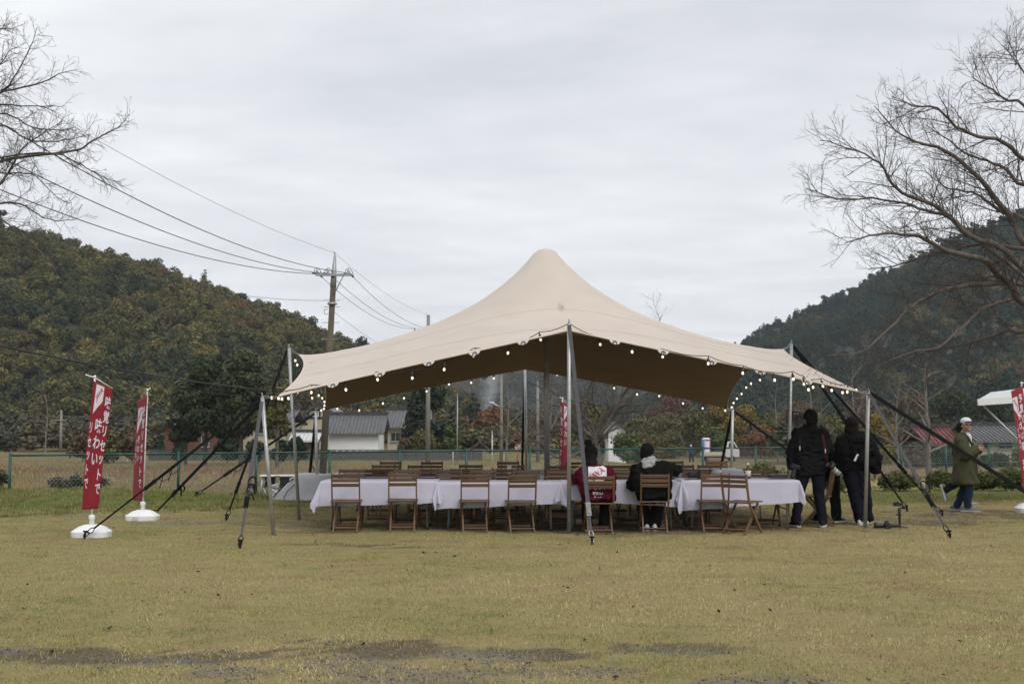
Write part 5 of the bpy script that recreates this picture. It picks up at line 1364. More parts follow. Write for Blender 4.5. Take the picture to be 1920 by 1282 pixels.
def gable(root, x0, x1, y0, y1, ze, zr, along='x', mat=M_TILE, over=.45, ribs=True, rib=.30, th=.12):
    """Pitched roof: ridge along x (slope faces the camera) or along y (gable faces the camera). Local metres."""
    if along == 'x':
        ym = (y0 + y1) / 2
        for sgn, ya in ((-1, y0 - over), (1, y1 + over)):
            sl = (zr - ze) / (ym - y0); zb = ze - over * sl; m = MB()
            a, b = (x0 - over, ya, zb), (x1 + over, ya, zb); c, d = (x1 + over, ym, zr), (x0 - over, ym, zr)
            vs = [Vector(q) for q in (a, b, c, d)]; m.add(vs + [q - Vector((0, 0, th)) for q in vs], [(0, 1, 2, 3) if sgn < 0 else (3, 2, 1, 0), (7, 6, 5, 4) if sgn < 0 else (4, 5, 6, 7), (0, 4, 5, 1), (1, 5, 6, 2), (3, 2, 6, 7), (0, 3, 7, 4)])
            s = m.build('roof_slope', mat, root)
            if ribs and sgn < 0:
                m = MB(); k = int((x1 - x0 + 2 * over) / rib)
                for i in range(k + 1):
                    xx = x0 - over + (x1 - x0 + 2 * over) * i / k
                    m.tube([(xx, ya - .02, zb + .03), (xx, ym, zr + .03)], .05, 5)
                o = m.build('tile_rows', mat, s); tag(o, kind='stuff')
        m = MB(); m.box(((x0 + x1) / 2, ym, zr + .10), (x1 - x0 + 2 * over + .1, .28, .26)); m.build('ridge', M_RIDGE, root)
    else:
        xm = (x0 + x1) / 2
        for sgn, xa in ((-1, x0 - over), (1, x1 + over)):
            sl = (zr - ze) / (xm - x0); zb = ze - over * sl; m = MB()
            vs = [Vector(q) for q in ((xa, y0 - over, zb), (xm, y0 - over, zr), (xm, y1 + over, zr), (xa, y1 + over, zb))]
            m.add(vs + [q - Vector((0, 0, th)) for q in vs], [(0, 1, 2, 3) if sgn > 0 else (3, 2, 1, 0), (7, 6, 5, 4) if sgn > 0 else (4, 5, 6, 7), (0, 4, 5, 1), (1, 5, 6, 2), (3, 2, 6, 7), (0, 3, 7, 4)])
            s = m.build('roof_slope', mat, root)
            m = MB(); m.tube([(xa, y0 - over - .02, zb + .03), (xm, y0 - over - .02, zr + .03)], .07, 6); m.build('verge_tile', M_RIDGE, s)
        m = MB(); m.box((xm, (y0 + y1) / 2, zr + .08), (.26, y1 - y0 + 2 * over, .24)); m.build('ridge', M_RIDGE, root)
        m = MB(); m.add([(x0, y0, ze), (x1, y0, ze), (xm, y0, zr)], [(0, 1, 2)]); m.build('gable_wall', M_PLASTER if mat is M_TILE else mat, root)
def window(root, x, z, w, h, y, panes=2):
    m = MB(); t = .06
    m.box((x, y - .03, z + h / 2), (w + t, .06, t)); m.box((x, y - .03, z - h / 2), (w + t, .06, t)); m.box((x - w / 2, y - .03, z), (t, .06, h - t)); m.box((x + w / 2, y - .03, z), (t, .06, h - t))
    f = m.build('window', M_ALFRAME, root)
    for k in range(panes):
        m = MB(); pw = w / panes; m.box((x - w / 2 + pw * (k + .5), y - .012, z), (pw - .05, .02, h - t)); m.build('pane', M_PANE, f)
    m = MB(); m.box((x, y - .07, z - h / 2 - .05), (w + .16, .14, .04)); m.build('sill', M_ALFRAME, f)
def house(name, px0, px1, Y, depth, ze_px, zr_px, wall, label, along='x', roof=M_TILE, over=.45, wins=(), rz=0.0, ribs=True, cat='house'):
    x0, x1 = pxw(px0, Y), pxw(px1, Y); cx = (x0 + x1) / 2; w = (x1 - x0) / 2
    zh = ground_z(cx, Y); ze, zr = pz(ze_px, Y) - zh, P(960, zr_px, Y + (depth / 2 if along == 'x' else 0)).z - zh
    root = empty(name, (cx, Y, zh), rz); tag(root, label, cat, 'village houses beyond the field')
    m = MB(); m.box((0, depth / 2, ze / 2 - .1), (2 * w, depth, ze + .2)); m.build('wall', wall, root)
    gable(root, -w, w, 0, depth, ze, zr, along, roof, over, ribs)
    for px, py, ww, hh, pn in wins:
        window(root, pxw(px, Y) - cx, pz(py, Y) - zh, ww / FPX * Y, hh / FPX * Y, -.003, pn)
    return root, ze, zr, w
house('brown_house', 312, 412, 100, 7, 797, 772, M_BROWNW, 'dark red-brown house half hidden by the tall evergreens', 'y', wins=[(343, 810, 26, 14, 2), (388, 826, 14, 22, 1)])
r, ze, zr, w = house('cream_house', 458, 538, 106, 8, 792, 768, M_CREAMW, 'cream house behind the left tent poles', 'x', wins=[(490, 806, 14, 12, 1), (515, 800, 12, 14, 1)])
r, ze, zr, w = house('timbered_storehouse', 564, 638, 122, 9, 784, 755, M_CREAMW, 'tall storehouse with dark timbered gable behind the utility pole', 'y', over=.7)
m = MB()
for xx in (-1.1, 0, 1.1): m.box((xx, -.03, ze + .35), (.14, .06, .9))
m.box((0, -.035, ze + .05), (2 * w, .07, .18)); m.box((0, -.035, ze + .8), (1.9, .07, .13)); m.build('timber_frame', M_DKWOOD, r)
for xx in (-.55, .55):
    m = MB(); m.box((xx, -.02, ze + .4), (.8, .03, .5)); m.build('plaster_panel', M_PLASTER, r)
house('white_storehouse', 618, 710, 108, 5.2, 806, 777, M_PLASTER, 'long white storehouse with grey tiled roof behind the block wall', 'x', over=.55)
house('cream_house', 728, 800, 113, 7, 797, 768, M_CREAMW, 'cream house with a wide window right of the white storehouse', 'x', wins=[(747, 819, 26, 16, 3)])
house('lean_to_shed', 556, 590, 104, 3, 822, 810, M_BROWNW, 'small shed with white corrugated roof left of the storehouse', 'x', roof=M_CORR, ribs=True)
house('red_roofed_shed', 884, 916, 110, 4, 842, 829, M_PLASTER, 'small shed with a bright red roof below the smoke', 'y', roof=M_REDROOF, ribs=False)
house('white_house', 1140, 1172, 112, 6, 806, 788, M_PLASTER, 'white walled house half hidden behind the bare cherry stems', 'y', ribs=False)
house('red_roofed_house', 1738, 1796, 92, 6, 828, 800, M_DKWOOD, 'low house with rusty red metal roof beside the walking man', 'x', roof=M_REDROOF, over=.3, ribs=True)
house('grey_roofed_house', 1836, 1925, 90, 7, 822, 797, M_CREAMW, 'cream house with grey tiled roof behind the right banner', 'x', wins=[(1845, 834, 14, 14, 1), (1880, 834, 26, 14, 2)], over=.6)
house('dark_house', 1370, 1470, 150, 7, 815, 798, M_BROWNW, 'dark low house among the golden trees', 'x')
house('shop_building', 975, 1030, 118, 5, 838, 828, M_PLASTER, 'low pale building behind the back centre pole', 'x', roof=M_CORR, wins=[(990, 848, 10, 10, 1), (1010, 848, 10, 10, 1)])
# block wall along the village edge, built of blocks
wl_ = empty('block_wall', (pxw(283, 88), 88, ZF)); tag(wl_, 'long low grey concrete block wall at the edge of the field', 'wall')
L = pxw(905, 88) - pxw(283, 88); nb = 30; bw = L / nb
bme = MB(); bme.box((0, 0, 0), (bw - .02, .15, .33), bev=.012); bme = bme.mesh('block', M_BLOCK)
for rw in range(2):
    for k in range(nb): link('block', bme, wl_, (bw * (k + .5) , .002 * ((k * 7) % 5), .17 + rw * .34))
cme = MB(); cme.box((L / 2, 0, .715), (L, .19, .05)); cme.build('coping', M_BLOCK, wl_)
for k in range(8):
    m = MB(); m.box((pxw(622 + 12.2 * k, 88) - pxw(283, 88), -.10, .62), (.16, .03, .10), bev=.01); m.build('bracket', M_WHITEPL, wl_)

# =================================================================== UTILITY POLES AND WIRES
M_CONC = plain('concrete_pole', (.22, .21, .19), .85, 0, .12, 2); M_OLDPOLE = plain('weathered_pole', (.085, .070, .052), .85, 0, .25, 1.5, .3, 12); M_CABLE = plain('black_cable', (.02, .02, .022), .6); M_INSUL = plain('porcelain', (.40, .40, .41), .3)
M_GALV = plain('galvanised_sleeve', (.33, .34, .35), .5, .4)
b = P(603, 905, 52); bz = ground_z(b.x, 52); tp_ = P(628, 479, 52); O = Vector((b.x, 52, bz))
up = empty('utility_pole', O); tag(up, 'tall leaning utility pole with crossarm and step bolts left of the tent', 'utility pole')
def lp(t, dx=0, dy=0, dz=0): return (Vector((0, 0, -.3)).lerp(tp_ - O, t)) + Vector((dx, dy, dz))
def ty(py): return (905 - py) / (905 - 479)
m = MB(); m.tube([lp(0), lp(ty(535))], [.15, .115], 14); m.build('shaft', M_OLDPOLE, up)
m = MB(); m.tube([lp(ty(536)), lp(ty(515)), lp(1)], [.13, .115, .05], 12); m.tube([lp(1), lp(1, 0, 0, .16)], .015, 6); m.tube([lp(1), lp(1, -.06, 0, .2)], .012, 6); m.build('top_sleeve', M_GALV, up)
c = lp(ty(515)); m = MB(); m.bar(c + Vector((-.72, -.16, 0)), c + Vector((.74, -.16, 0)), .09, .09); arm = m.build('crossarm', M_GALV, up)
m = MB(); m.tube([c + Vector((.42, -.17, -.03)), lp(ty(548), .08, -.12)], .025, 6); m.build('arm_brace', M_GALV, up)
ins = []
for dx in (-.66, -.22, .62):
    q = c + Vector((dx, -.16, .05)); m = MB(); m.lathe([(.05, 0), (.06, .04), (.03, .06), (.065, .09), (.065, .12), (.03, .15), (.03, .2)], 10, q); m.build('insulator', M_INSUL, up)
    m = MB(); m.tube([q + Vector((-.14, 0, -.02)), q + Vector((-.10, 0, .18)), q + Vector((.04, 0, .24)), q + Vector((.14, 0, .12)), q + Vector((.22, .0, -.16))], .013, 5); m.tube([q + Vector((.06, 0, .02)), q + Vector((.20, .0, -.15))], .035, 6); m.tube([q + Vector((-.06, 0, .0)), q + Vector((-.20, 0, .02))], .035, 6); m.build('jumper', M_CABLE, up)
    ins.append(O + q)
for py in (560, 572, 600, 630, 660, 690):
    q = lp(ty(py)); m = MB(); m.tube([q + Vector((-.34, -.05, 0)), q + Vector((.34, -.05, 0))], .014, 6); m.build('step_bolt', M_GALV, up)
q = lp(ty(566)); m = MB(); m.tube([q + Vector((0, 0, -.05)), q + Vector((0, 0, .05))], .19, 12); m.build('band', M_GALV, up)
m = MB(); k = lp(ty(580)); m.tube([k + Vector((-.16, -.1, .1)), k + Vector((-.30, -.1, .05)), k + Vector((-.28, -.1, -.12)), k + Vector((-.15, -.1, -.12))], .012, 5); m.build('cable_loop', M_CABLE, up)

def simple_pole(px, Y, top_py, r, label, arms=(), lamp=None, mat=M_CONC, base_z=ZF, lean=0.0, nm='utility_pole'):
    x = X_at(px, Y); base_z = ground_z(x, Y); H = pz(top_py, Y) - base_z; root = empty(nm, (x, Y, base_z)); tag(root, label, 'pole', 'poles beyond the fence')
    m = MB(); m.tube([(0, 0, -.2), (lean, 0, H)], [r, r * .65], 10); m.build('shaft', mat, root)
    m = MB(); m.lathe([(r * .7, -.01), (r * .55, .05), (.001, .07)], 10, (lean, 0, H)); m.build('cap', M_GALV, root)
    for dz, w in arms:
        m = MB(); m.bar((-w, -r - .03, H - dz), (w, -r - .03, H - dz), .06, .06); a = m.build('crossarm', M_GALV, root)
        for sx in (-.9, .9):
            m = MB(); m.lathe([(.035, 0), (.04, .05), (.02, .08), (.04, .12), (.02, .16)], 8, (sx * w, -r - .03, H - dz + .03)); m.build('insulator', M_CABLE, a)
    if lamp:
        dz, sx = lamp; m = MB(); m.tube([(0, 0, H - dz), (sx * .55, -.1, H - dz + .28)], .03, 6); m.box((sx * .62, -.1, H - dz + .32), (.35, .14, .09), bev=.02); m.build('street_lamp', M_WHITEPL, root)
    return root, Vector((x + lean, Y, base_z + H))
u2, u2t = simple_pole(803, 82, 592, .17, 'concrete utility pole rising behind the tent, left of centre', [(1.0, .95)], (4.75, -1))
simple_pole(940, 85, 690, .13, 'concrete pole left of the back centre pole', [(.3, .5)], (2.6, -1)); simple_pole(1008, 86, 716, .13, 'concrete pole right of the back centre pole', [])
simple_pole(858, 84, 740, .05, 'thin steel pole between the pruned pine and the cherry', [], None, M_GALV); simple_pole(118, 112, 770, .14, 'distant pole at the foot of the left hill', [(.8, .5)]); simple_pole(38, 130, 800, .09, 'distant thin pole at the far left', [])
simple_pole(923, 84, 808, .04, 'thin white pole beside the red roofed shed', [], None, M_WHITEPL); simple_pole(850, 80, 845, .055, 'short cream marker post by the block wall', [], None, M_CREAMW, nm='marker_post'); simple_pole(945, 80, 850, .05, 'short yellow marker post behind the chairs', [], None, plain('yellow_paint', (.45, .33, .05), .6), nm='marker_post')
mr, _ = simple_pole(970, 82, 822, .06, 'orange post with a round traffic mirror below the cherry', [], None, plain('orange_paint', (.42, .10, .03), .5), nm='traffic_mirror')
m = MB(); m.lathe([(.0, .0), (.30, .02), (.32, .06), (.28, .07)], 16, (0, -.05, 1.62), axis=(0, -1, 0)); m.build('mirror_disc', MATS['orange_paint'], mr)
m = MB(); m.lathe([(.0, .0), (.26, .012)], 16, (0, -.128, 1.62), axis=(0, -1, 0)); m.build('mirror_glass', M_PANE, mr)
simple_pole(243, 88, 858, .03, 'short white signpost at the end of the block wall', [], None, M_WHITEPL, nm='marker_post')
def wire(a, b, sag, r, label, n=26):
    a, b = Vector(a), Vector(b); m = MB()
    m.tube([a.lerp(b, t) - a - Vector((0, 0, sag * 4 * t * (1 - t))) for t in [i / n for i in range(n + 1)]], r, 5)
    o = m.build('overhead_wire', M_CABLE, None, a); tag(o, label, 'wire', 'overhead wires of the village line'); return o
nx_ = Vector((-12.6, 22.0, 0))       # next pole, outside the frame at the left, nearer to us
hi = 8.7
wire(ins[0] + Vector((-.2, 0, 0)), nx_ + Vector((-.7, 0, hi - 1.15)), .75, .013, 'lowest of the three thick wires running up to the left')
wire(ins[1] + Vector((-.2, 0, .02)), nx_ + Vector((0, 0, hi - .50)), .8, .013, 'middle of the three thick wires running up to the left')
wire(ins[2] + Vector((-.2, 0, .05)), nx_ + Vector((.7, 0, hi - .05)), .85, .013, 'upper of the three thick wires running up to the left')
wire(O + lp(1, 0, 0, .1), nx_ + Vector((0, 0, hi + 1.1)), .55, .006, 'thin topmost wire running up to the left')
wire(O + lp(ty(560)), nx_ + Vector((.2, 0, hi - 2.9)), .6, .007, 'thin lower wire crossing the left hillside')
wire(O + lp(ty(728)), nx_ + Vector((.2, 0, hi - 5.0)), .35, .022, 'heavy black cable in front of the left hillside')
wire(O + lp(ty(735)), nx_ + Vector((.2, 0, hi - 5.5)), .35, .008, 'thin cable just under the heavy black cable')
for k, dx in enumerate((-.85, .0, .85)):
    wire(ins[k] + Vector((.22, 0, -.16)), u2t + Vector((dx, -.2, -.85)), .55 + .05 * k, .010, '%s of three wires descending to the right behind the tent' % ('left', 'middle', 'right')[k])
wire(O + lp(1, 0, 0, .1), u2t + Vector((0, 0, .05)), .35, .006, 'thin top wire descending to the right behind the tent')
wire(O + lp(ty(578)), u2t + Vector((0, -.15, -3.2)), .35, .007, 'thin lower wire descending right towards the canopy')
wire(u2t - Vector((0, .1, 4.9)), P(1008, 720, 86), .5, .010, 'slack wire between the two middle concrete poles')
wire(u2t - Vector((0, .1, 4.6)), P(560, 760, 100), .5, .010, 'slack wire over the white storehouse roof')

# =================================================================== TRUCK, TOILET, AWNING
M_TRUCK = plain('white_truck_paint', (.62, .63, .63), .3, 0, .04, 2); M_TYRE = plain('tyre_rubber', (.018, .018, .018), .85)
tY = 128; tx = X_at(1345, tY); tZ = ground_z(tx, tY); tr = empty('small_truck', (tx, tY, tZ)); tag(tr, 'small white flatbed truck parked far beyond the fence', 'truck')
m = MB(); prof = [(.65, .45), (.65, 1.35), (.80, 1.95), (1.45, 1.98), (1.85, 1.30), (1.95, 1.15), (1.95, .45)]
vs = [(x, -.75, z) for x, z in prof] + [(x, .75, z) for x, z in prof]; k = len(prof)
m.add(vs, [tuple(range(k)), tuple(range(k, 2 * k))[::-1]] + [(i, k + i, k + (i + 1) % k, (i + 1) % k) for i in range(k)]); m.build('cab', M_TRUCK, tr)
m = MB(); q = [(.88, 1.40), (.95, 1.85), (1.38, 1.86), (1.66, 1.40)]; m.add([(x, -.757, z) for x, z in q], [(0, 3, 2, 1)]); m.build('side_window', M_PANE, tr)
m = MB(); q = [(1.47, 1.93), (1.84, 1.34)]; m.add([(q[0][0] + .02, -.66, q[0][1]), (q[0][0] + .02, .66, q[0][1]), (q[1][0] + .02, .7, q[1][1]), (q[1][0] + .02, -.7, q[1][1])], [(0, 1, 2, 3)]); m.build('windscreen', M_PANE, tr)
m = MB(); m.box((-.55, 0, .62), (2.4, 1.5, .14)); m.build('bed', plain('truck_bed_cream', (.50, .48, .36), .6), tr)
for sy in (-1, 1): m = MB(); m.box((-.55, .76 * sy, .80), (2.4, .04, .26)); m.build('bed_side', MATS['truck_bed_cream'], tr)
m = MB(); m.box((.4, 0, .45), (2.9, .7, .16)); m.build('chassis', M_BLACKPL, tr)
for xx in (1.3, -1.1):
    for sy in (-1, 1):
        m = MB(); m.lathe([(.15, -.09), (.27, -.09), (.29, 0), (.27, .09), (.15, .09)], 16, (xx, .68 * sy, .29), axis=(0, 1, 0)); o = m.build('wheel', M_TYRE, tr)
        m = MB(); m.lathe([(.001, -.07), (.15, -.075), (.15, .075), (.001, .07)], 12, (xx, .68 * sy, .29), axis=(0, 1, 0)); m.build('rim', M_GALV, o)
for sy in (-1, 1): m = MB(); m.box((1.955, .55 * sy, .85), (.02, .25, .14)); m.build('headlight', M_PANE, tr)
t = empty('portable_toilet', (X_at(1322, tY), tY, tZ + .70)); tag(t, 'blue and white portable toilet with magenta trim standing on the truck bed', 'portable toilet')
m = MB(); m.box((0, 0, .75), (.78, .8, 1.5), bev=.03); m.build('cabin', plain('toilet_white', (.55, .58, .68), .5), t)
m = MB(); m.box((-.30, -.405, .75), (.18, .012, 1.48)); m.build('corner_panel', plain('toilet_blue', (.12, .26, .60), .5), t); m = MB(); m.box((-.396, 0, .75), (.012, .78, 1.48)); m.build('side_panel', MATS['toilet_blue'], t)
m = MB(); m.box((.34, -.405, .75), (.08, .012, 1.48)); m.box((.08, -.407, 1.40), (.50, .012, .12)); m.build('trim', plain('magenta_trim', (.28, .03, .14), .5), t)
m = MB(); m.box((.08, -.41, .70), (.40, .012, 1.2), bev=.004); o = m.build('door', M_WHITEPL, t); m = MB(); m.box((-.05, -.425, .7), (.03, .02, .12)); m.build('handle', M_BLACKPL, o)
m = MB(); m.loft([(0, 0, 1.50, .40, .41), (0, 0, 1.58, .37, .38), (0, 0, 1.64, .22, .24)], n=18, power=4); m.build('roof', M_WHITEPL, t)
t = empty('plywood_crate', (X_at(1338, 92), 92, ground_z(X_at(1338, 92), 92))); tag(t, 'brown plywood crate standing in the dry field before the truck', 'crate')
for k in range(3): m = MB(); m.box((0, 0, .12 + k * .22), (.95, .8, .20), bev=.01); m.build('board', plain('plywood', (.24, .125, .062), .7, 0, .2, 4), t)
aw = empty('awning', (X_at(1915, 24.0), 24.0, 0)); tag(aw, 'white slanted awning reaching in behind the right banner', 'awning')
a0 = P(1832, 750, 23.6); m = MB(); O2 = Vector(aw.location)
pa = [a0, P(2150, 728, 23.6), P(2150, 700, 26.0), P(1858, 735, 26.0)]
vs = [p - O2 for p in pa]; m.add(vs + [v - Vector((0, 0, .025)) for v in vs], [(0, 1, 2, 3), (7, 6, 5, 4), (0, 4, 5, 1), (1, 5, 6, 2), (2, 6, 7, 3), (3, 7, 4, 0)]); m.build('roof_sheet', plain('awning_vinyl', (.52, .54, .55), .6), aw)
m = MB(); m.bar(pa[0] - O2 - Vector((0, .03, .04)), pa[1] - O2 - Vector((0, .03, .04)), .05, .12); m.build('front_rail', M_WHITEPL, aw)
m = MB(); m.tube([P(1842, 758, 23.7) - O2, P(1990, 905, 23.7) - O2], .02, 6); m.build('strut', M_STEEL, aw)
for xx, yy in ((2140, 23.7), (2140, 25.9)): q = P(xx, 700, yy); m = MB(); m.tube([Vector((q.x, yy, 0)) - O2, Vector((q.x, yy, 2.2)) - O2], .03, 8); m.build('post', M_STEEL, aw)

# =================================================================== SMOKE from a field fire
sm = NT('smoke'); sm.t.nodes.remove(sm.b); v = sm.n('ShaderNodeVolumePrincipled'); v.inputs['Color'].default_value = (.86, .92, 1.0, 1)
tc = sm.n('ShaderNodeTexCoord'); sp = sm.n('ShaderNodeSeparateXYZ'); sm.l(tc.outputs['Object'], sp.inputs[0])
nz = sm.noise(.35, 4, .6, .6, vec=tc.outputs['Object'])
cx_ = sm.math('MULTIPLY', sp.outputs['Z'], .10); dx_ = sm.math('SUBTRACT', sp.outputs['X'], cx_); wd_ = sm.math('ADD', sm.math('MULTIPLY', sp.outputs['Z'], .10), 1.0)
rad = sm.n('ShaderNodeVectorMath', operation='LENGTH'); cb = sm.n('ShaderNodeCombineXYZ'); sm.l(dx_, cb.inputs[0]); sm.l(sp.outputs['Y'], cb.inputs[1]); sm.l(cb.outputs[0], rad.inputs[0])
fr_ = sm.math('DIVIDE', rad.outputs['Value'], wd_)
dn = sm.math('SUBTRACT', 1.0, fr_); dn = sm.math('MAXIMUM', dn, 0.0); nn = sm.math('MAXIMUM', sm.math('SUBTRACT', nz, .34), 0.0)
fall = sm.math('DIVIDE', 1.0, sm.math('ADD', 1.0, sm.math('MULTIPLY', sp.outputs['Z'], .16)))
sm.l(sm.math('MULTIPLY', sm.math('MULTIPLY', dn, nn), sm.math('MULTIPLY', fall, 4.5)), v.inputs['Density']); sm.l(v.outputs[0], sm.o.inputs['Volume'])
sY = 150; m = MB(); m.box((.8, 0, 6.5), (8, 6, 13.0)); o = m.build('smoke', sm.mat, None, (X_at(912, sY), sY, P(960, 792, sY).z)); tag(o, 'pale blue smoke column rising beyond the trees', 'smoke', kind='stuff')
# =================================================================== PEOPLE
from mathutils.bvhtree import BVHTree
M_SKIN = plain('skin', (.42, .245, .165), .5, 0, .06, 6); M_HAIR = plain('black_hair', (.006, .0055, .0055), .75, 0, .3, 60, spec=.12); M_BRHAIR = plain('dark_brown_hair', (.012, .008, .0065), .75, 0, .3, 60, spec=.12)
def fabric(name, c, rough=.85, wr=.35, fine=180): return plain(name, c, rough, 0, .14, 7, wr, fine, spec=.1)
M_BLACKJ = fabric('black_nylon', (.0055, .0055, .0068), .7); M_BLACKC = fabric('black_cotton', (.0055, .0055, .006)); M_NAVY = fabric('navy_trousers', (.0085, .009, .017)); M_REDSHIRT = fabric('maroon_shirt', (.066, .0045, .013)); M_BEIGE = fabric('beige_sleeve', (.30, .215, .15))
M_GREYHOOD = fabric('grey_fleece', (.30, .31, .31)); M_OLIVE = fabric('olive_coat', (.062, .062, .034)); M_JEANS = fabric('blue_jeans', (.020, .032, .062)); M_WHITET = fabric('white_cotton', (.62, .62, .66)); M_SHOEW = fabric('white_shoe', (.58, .58, .58), .6); M_SHOEG = fabric('grey_shoe', (.17, .18, .20), .7); M_SHOEB = fabric('black_shoe', (.014, .014, .015), .7); M_SOLE = fabric('shoe_sole', (.50, .49, .46), .7); M_WORKBLUE = fabric('work_blue', (.035, .06, .12))
def V3(*a): return Vector(a)
def remesh(mb, voxel, smooth=6, name='x', mats=None, wr=0.0, wscale=6.0, seed=0.0, stretch=(1, 1, 1)):
    me0 = mb.mesh('tmp', []); o = bpy.data.objects.new('tmp', me0); COL.objects.link(o)
    md = o.modifiers.new('r', 'REMESH'); md.mode = 'VOXEL'; md.voxel_size = voxel; md.use_smooth_shade = True
    s = o.modifiers.new('s', 'SMOOTH'); s.factor = .5; s.iterations = smooth
    dg = bpy.context.evaluated_depsgraph_get(); me = bpy.data.meshes.new_from_object(o.evaluated_get(dg)); bpy.data.objects.remove(o)
    me.name = name
    if wr > 0:
        N = len(me.vertices); co = np.empty(N * 3, np.float32); me.vertices.foreach_get('co', co); co = co.reshape(-1, 3)
        no = np.empty(N * 3, np.float32); me.vertices.foreach_get('normal', no); no = no.reshape(-1, 3)
        d = np.array([abs(mnoise.noise(Vector((p[0] * wscale * stretch[0], p[1] * wscale * stretch[1], p[2] * wscale * stretch[2] + seed)))) for p in co]); d = (.35 - d) * .9
        co = co + no * (d * wr)[:, None]; me.vertices.foreach_set('co', co.ravel().astype(np.float32)); me.update()
    for p in me.polygons: p.use_smooth = True
    me.materials.clear()
    for m in (mats if isinstance(mats, (list, tuple)) else [mats]): me.materials.append(m)
    return me
def limb_t(mb, pts, rs, n=12, flat=1.0):
    mb.tube(pts, rs, n, flat=flat)
    for p, r in zip(pts, rs): mb.ball(p, r, 12, 8)
def hand(mb, w, d, nrm, side, curl=.5, sc=1.0):
    """Palm and five separate fingers; d along the hand, nrm out of the palm's back, side = thumb direction."""
    d, nrm, side = Vector(d).normalized(), Vector(nrm), Vector(side); side = (side - d * side.dot(d)).normalized(); nrm = d.cross(side).normalized() if nrm.dot(d.cross(side)) > 0 else -d.cross(side).normalized()
    pal = w + d * .085 * sc
    for o in (-.026, -.009, .009, .026): limb_t(mb, [w + side * o * .6 * sc, pal + side * o * sc], [.016 * sc, .0125 * sc], 8)
    for o, L, k in ((.029, .070, 0), (.010, .080, 1), (-.010, .074, 2), (-.028, .058, 3)):
        p = pal + side * o * sc; a = 0.0; pts = [p]; dd = d
        for seg in range(3):
            a += curl * (.55 + .1 * k); dd = d * math.cos(a) - nrm * math.sin(a); p = p + dd * L * sc * (.45, .32, .23)[seg]; pts.append(p)
        limb_t(mb, pts, [.0098 * sc, .0092 * sc, .0085 * sc, .0075 * sc], 8)
    t0 = w + d * .030 * sc + side * .026 * sc; t1 = t0 + (d * .55 + side * .75 - nrm * .25).normalized() * .038 * sc; t2 = t1 + (d * .85 + side * .25 - nrm * .45 * (curl + .3)).normalized() * .032 * sc
    limb_t(mb, [t0, t1, t2], [.0125 * sc, .0105 * sc, .0085 * sc], 8)
def head(mb, c, f, up, s=1.0):
    """Skull, jaw, nose and ears facing f."""
    f, up = Vector(f).normalized(), Vector(up); r = f.cross(up).normalized(); up = r.cross(f).normalized(); M = Matrix((r, f, up)).transposed()
    def b(o, rad, sc): mb.ball(c + M @ (Vector(o) * s), rad * s, 16, 12, sc=sc, rot=M)
    b((0, -.012, .028), .098, (.80, .98, .93)); b((0, .022, -.030), .072, (.86, .92, 1.05)); b((0, .040, -.078), .038, (1.0, .9, .8))
    b((0, .098, -.018), .014, (.85, 1.0, 1.5)); b((0, .104, -.030), .014, (1.1, .9, .75))
    for sx in (-1, 1): b((.079 * sx, -.005, -.012), .028, (.35, .75, 1.15)); b((.036 * sx, .072, -.026), .026, (1, .6, .9))
    return M
def person(loc, label, J, outfit, rz=0.0, cat='person', detail=.0095):
    """J: joint positions; outfit: callable adding the clothing parts."""
    root = empty('person', loc, rz); tag(root, label, cat)
    mb = MB()
    sL, sR, hL_, hR = J['shL'], J['shR'], J['hipL'], J['hipR']; nk, hd = J['neck'], J['head']
    for t in (0, .33, .67, 1): limb_t(mb, [hL_.lerp(hR, t), (hL_.lerp(hR, t) + sL.lerp(sR, t)) / 2, sL.lerp(sR, t)], [.070, .062, .045])
    limb_t(mb, [(sL + sR) / 2, nk, hd - V3(0, 0, .04)], [.045, .052, .052])
    for s in 'LR':
        limb_t(mb, [J['sh' + s], J['el' + s], J['wr' + s]], [.044, .034, .027]); limb_t(mb, [J['hip' + s], J['kn' + s], J['an' + s]], [.065, .044, .034]); limb_t(mb, [J['an' + s], J['an' + s].lerp(J['toe' + s], .6)], [.030, .016])
        h = J['hand' + s]; hand(mb, J['wr' + s], h[0], h[1], h[2], h[3])
    head(mb, hd, J['face'], J.get('headup', V3(0, 0, 1)))
    link('body', remesh(mb, detail, 3, 'body', M_SKIN), root)
    outfit(root, J); return root
def legs_part(root, J, mat, rs=(.105, .078, .066), wr=.035, ext=.03, name='trousers', hipr=.125):
    mb = MB(); hm = (J['hipL'] + J['hipR']) / 2
    for t in (0, .5, 1): limb_t(mb, [J['hipL'].lerp(J['hipR'], t) + V3(0, 0, .10), J['hipL'].lerp(J['hipR'], t)], [hipr * .88, hipr])
    for s in 'LR':
        a = J['an' + s]; k = J['kn' + s]; d = (a - k).normalized(); limb_t(mb, [J['hip' + s], J['hip' + s].lerp(k, .5), k], [rs[0] * 1.1, rs[0], rs[1]]); mb.tube([k, k.lerp(a, .5), a + d * ext], [rs[1], (rs[1] + rs[2]) / 2, rs[2]], 14); mb.ball(k, rs[1], 12, 8)
    o = link(name, remesh(mb, .013, 5, name, mat, wr, 9, 1.0, (1, 1, .8)), root); return o
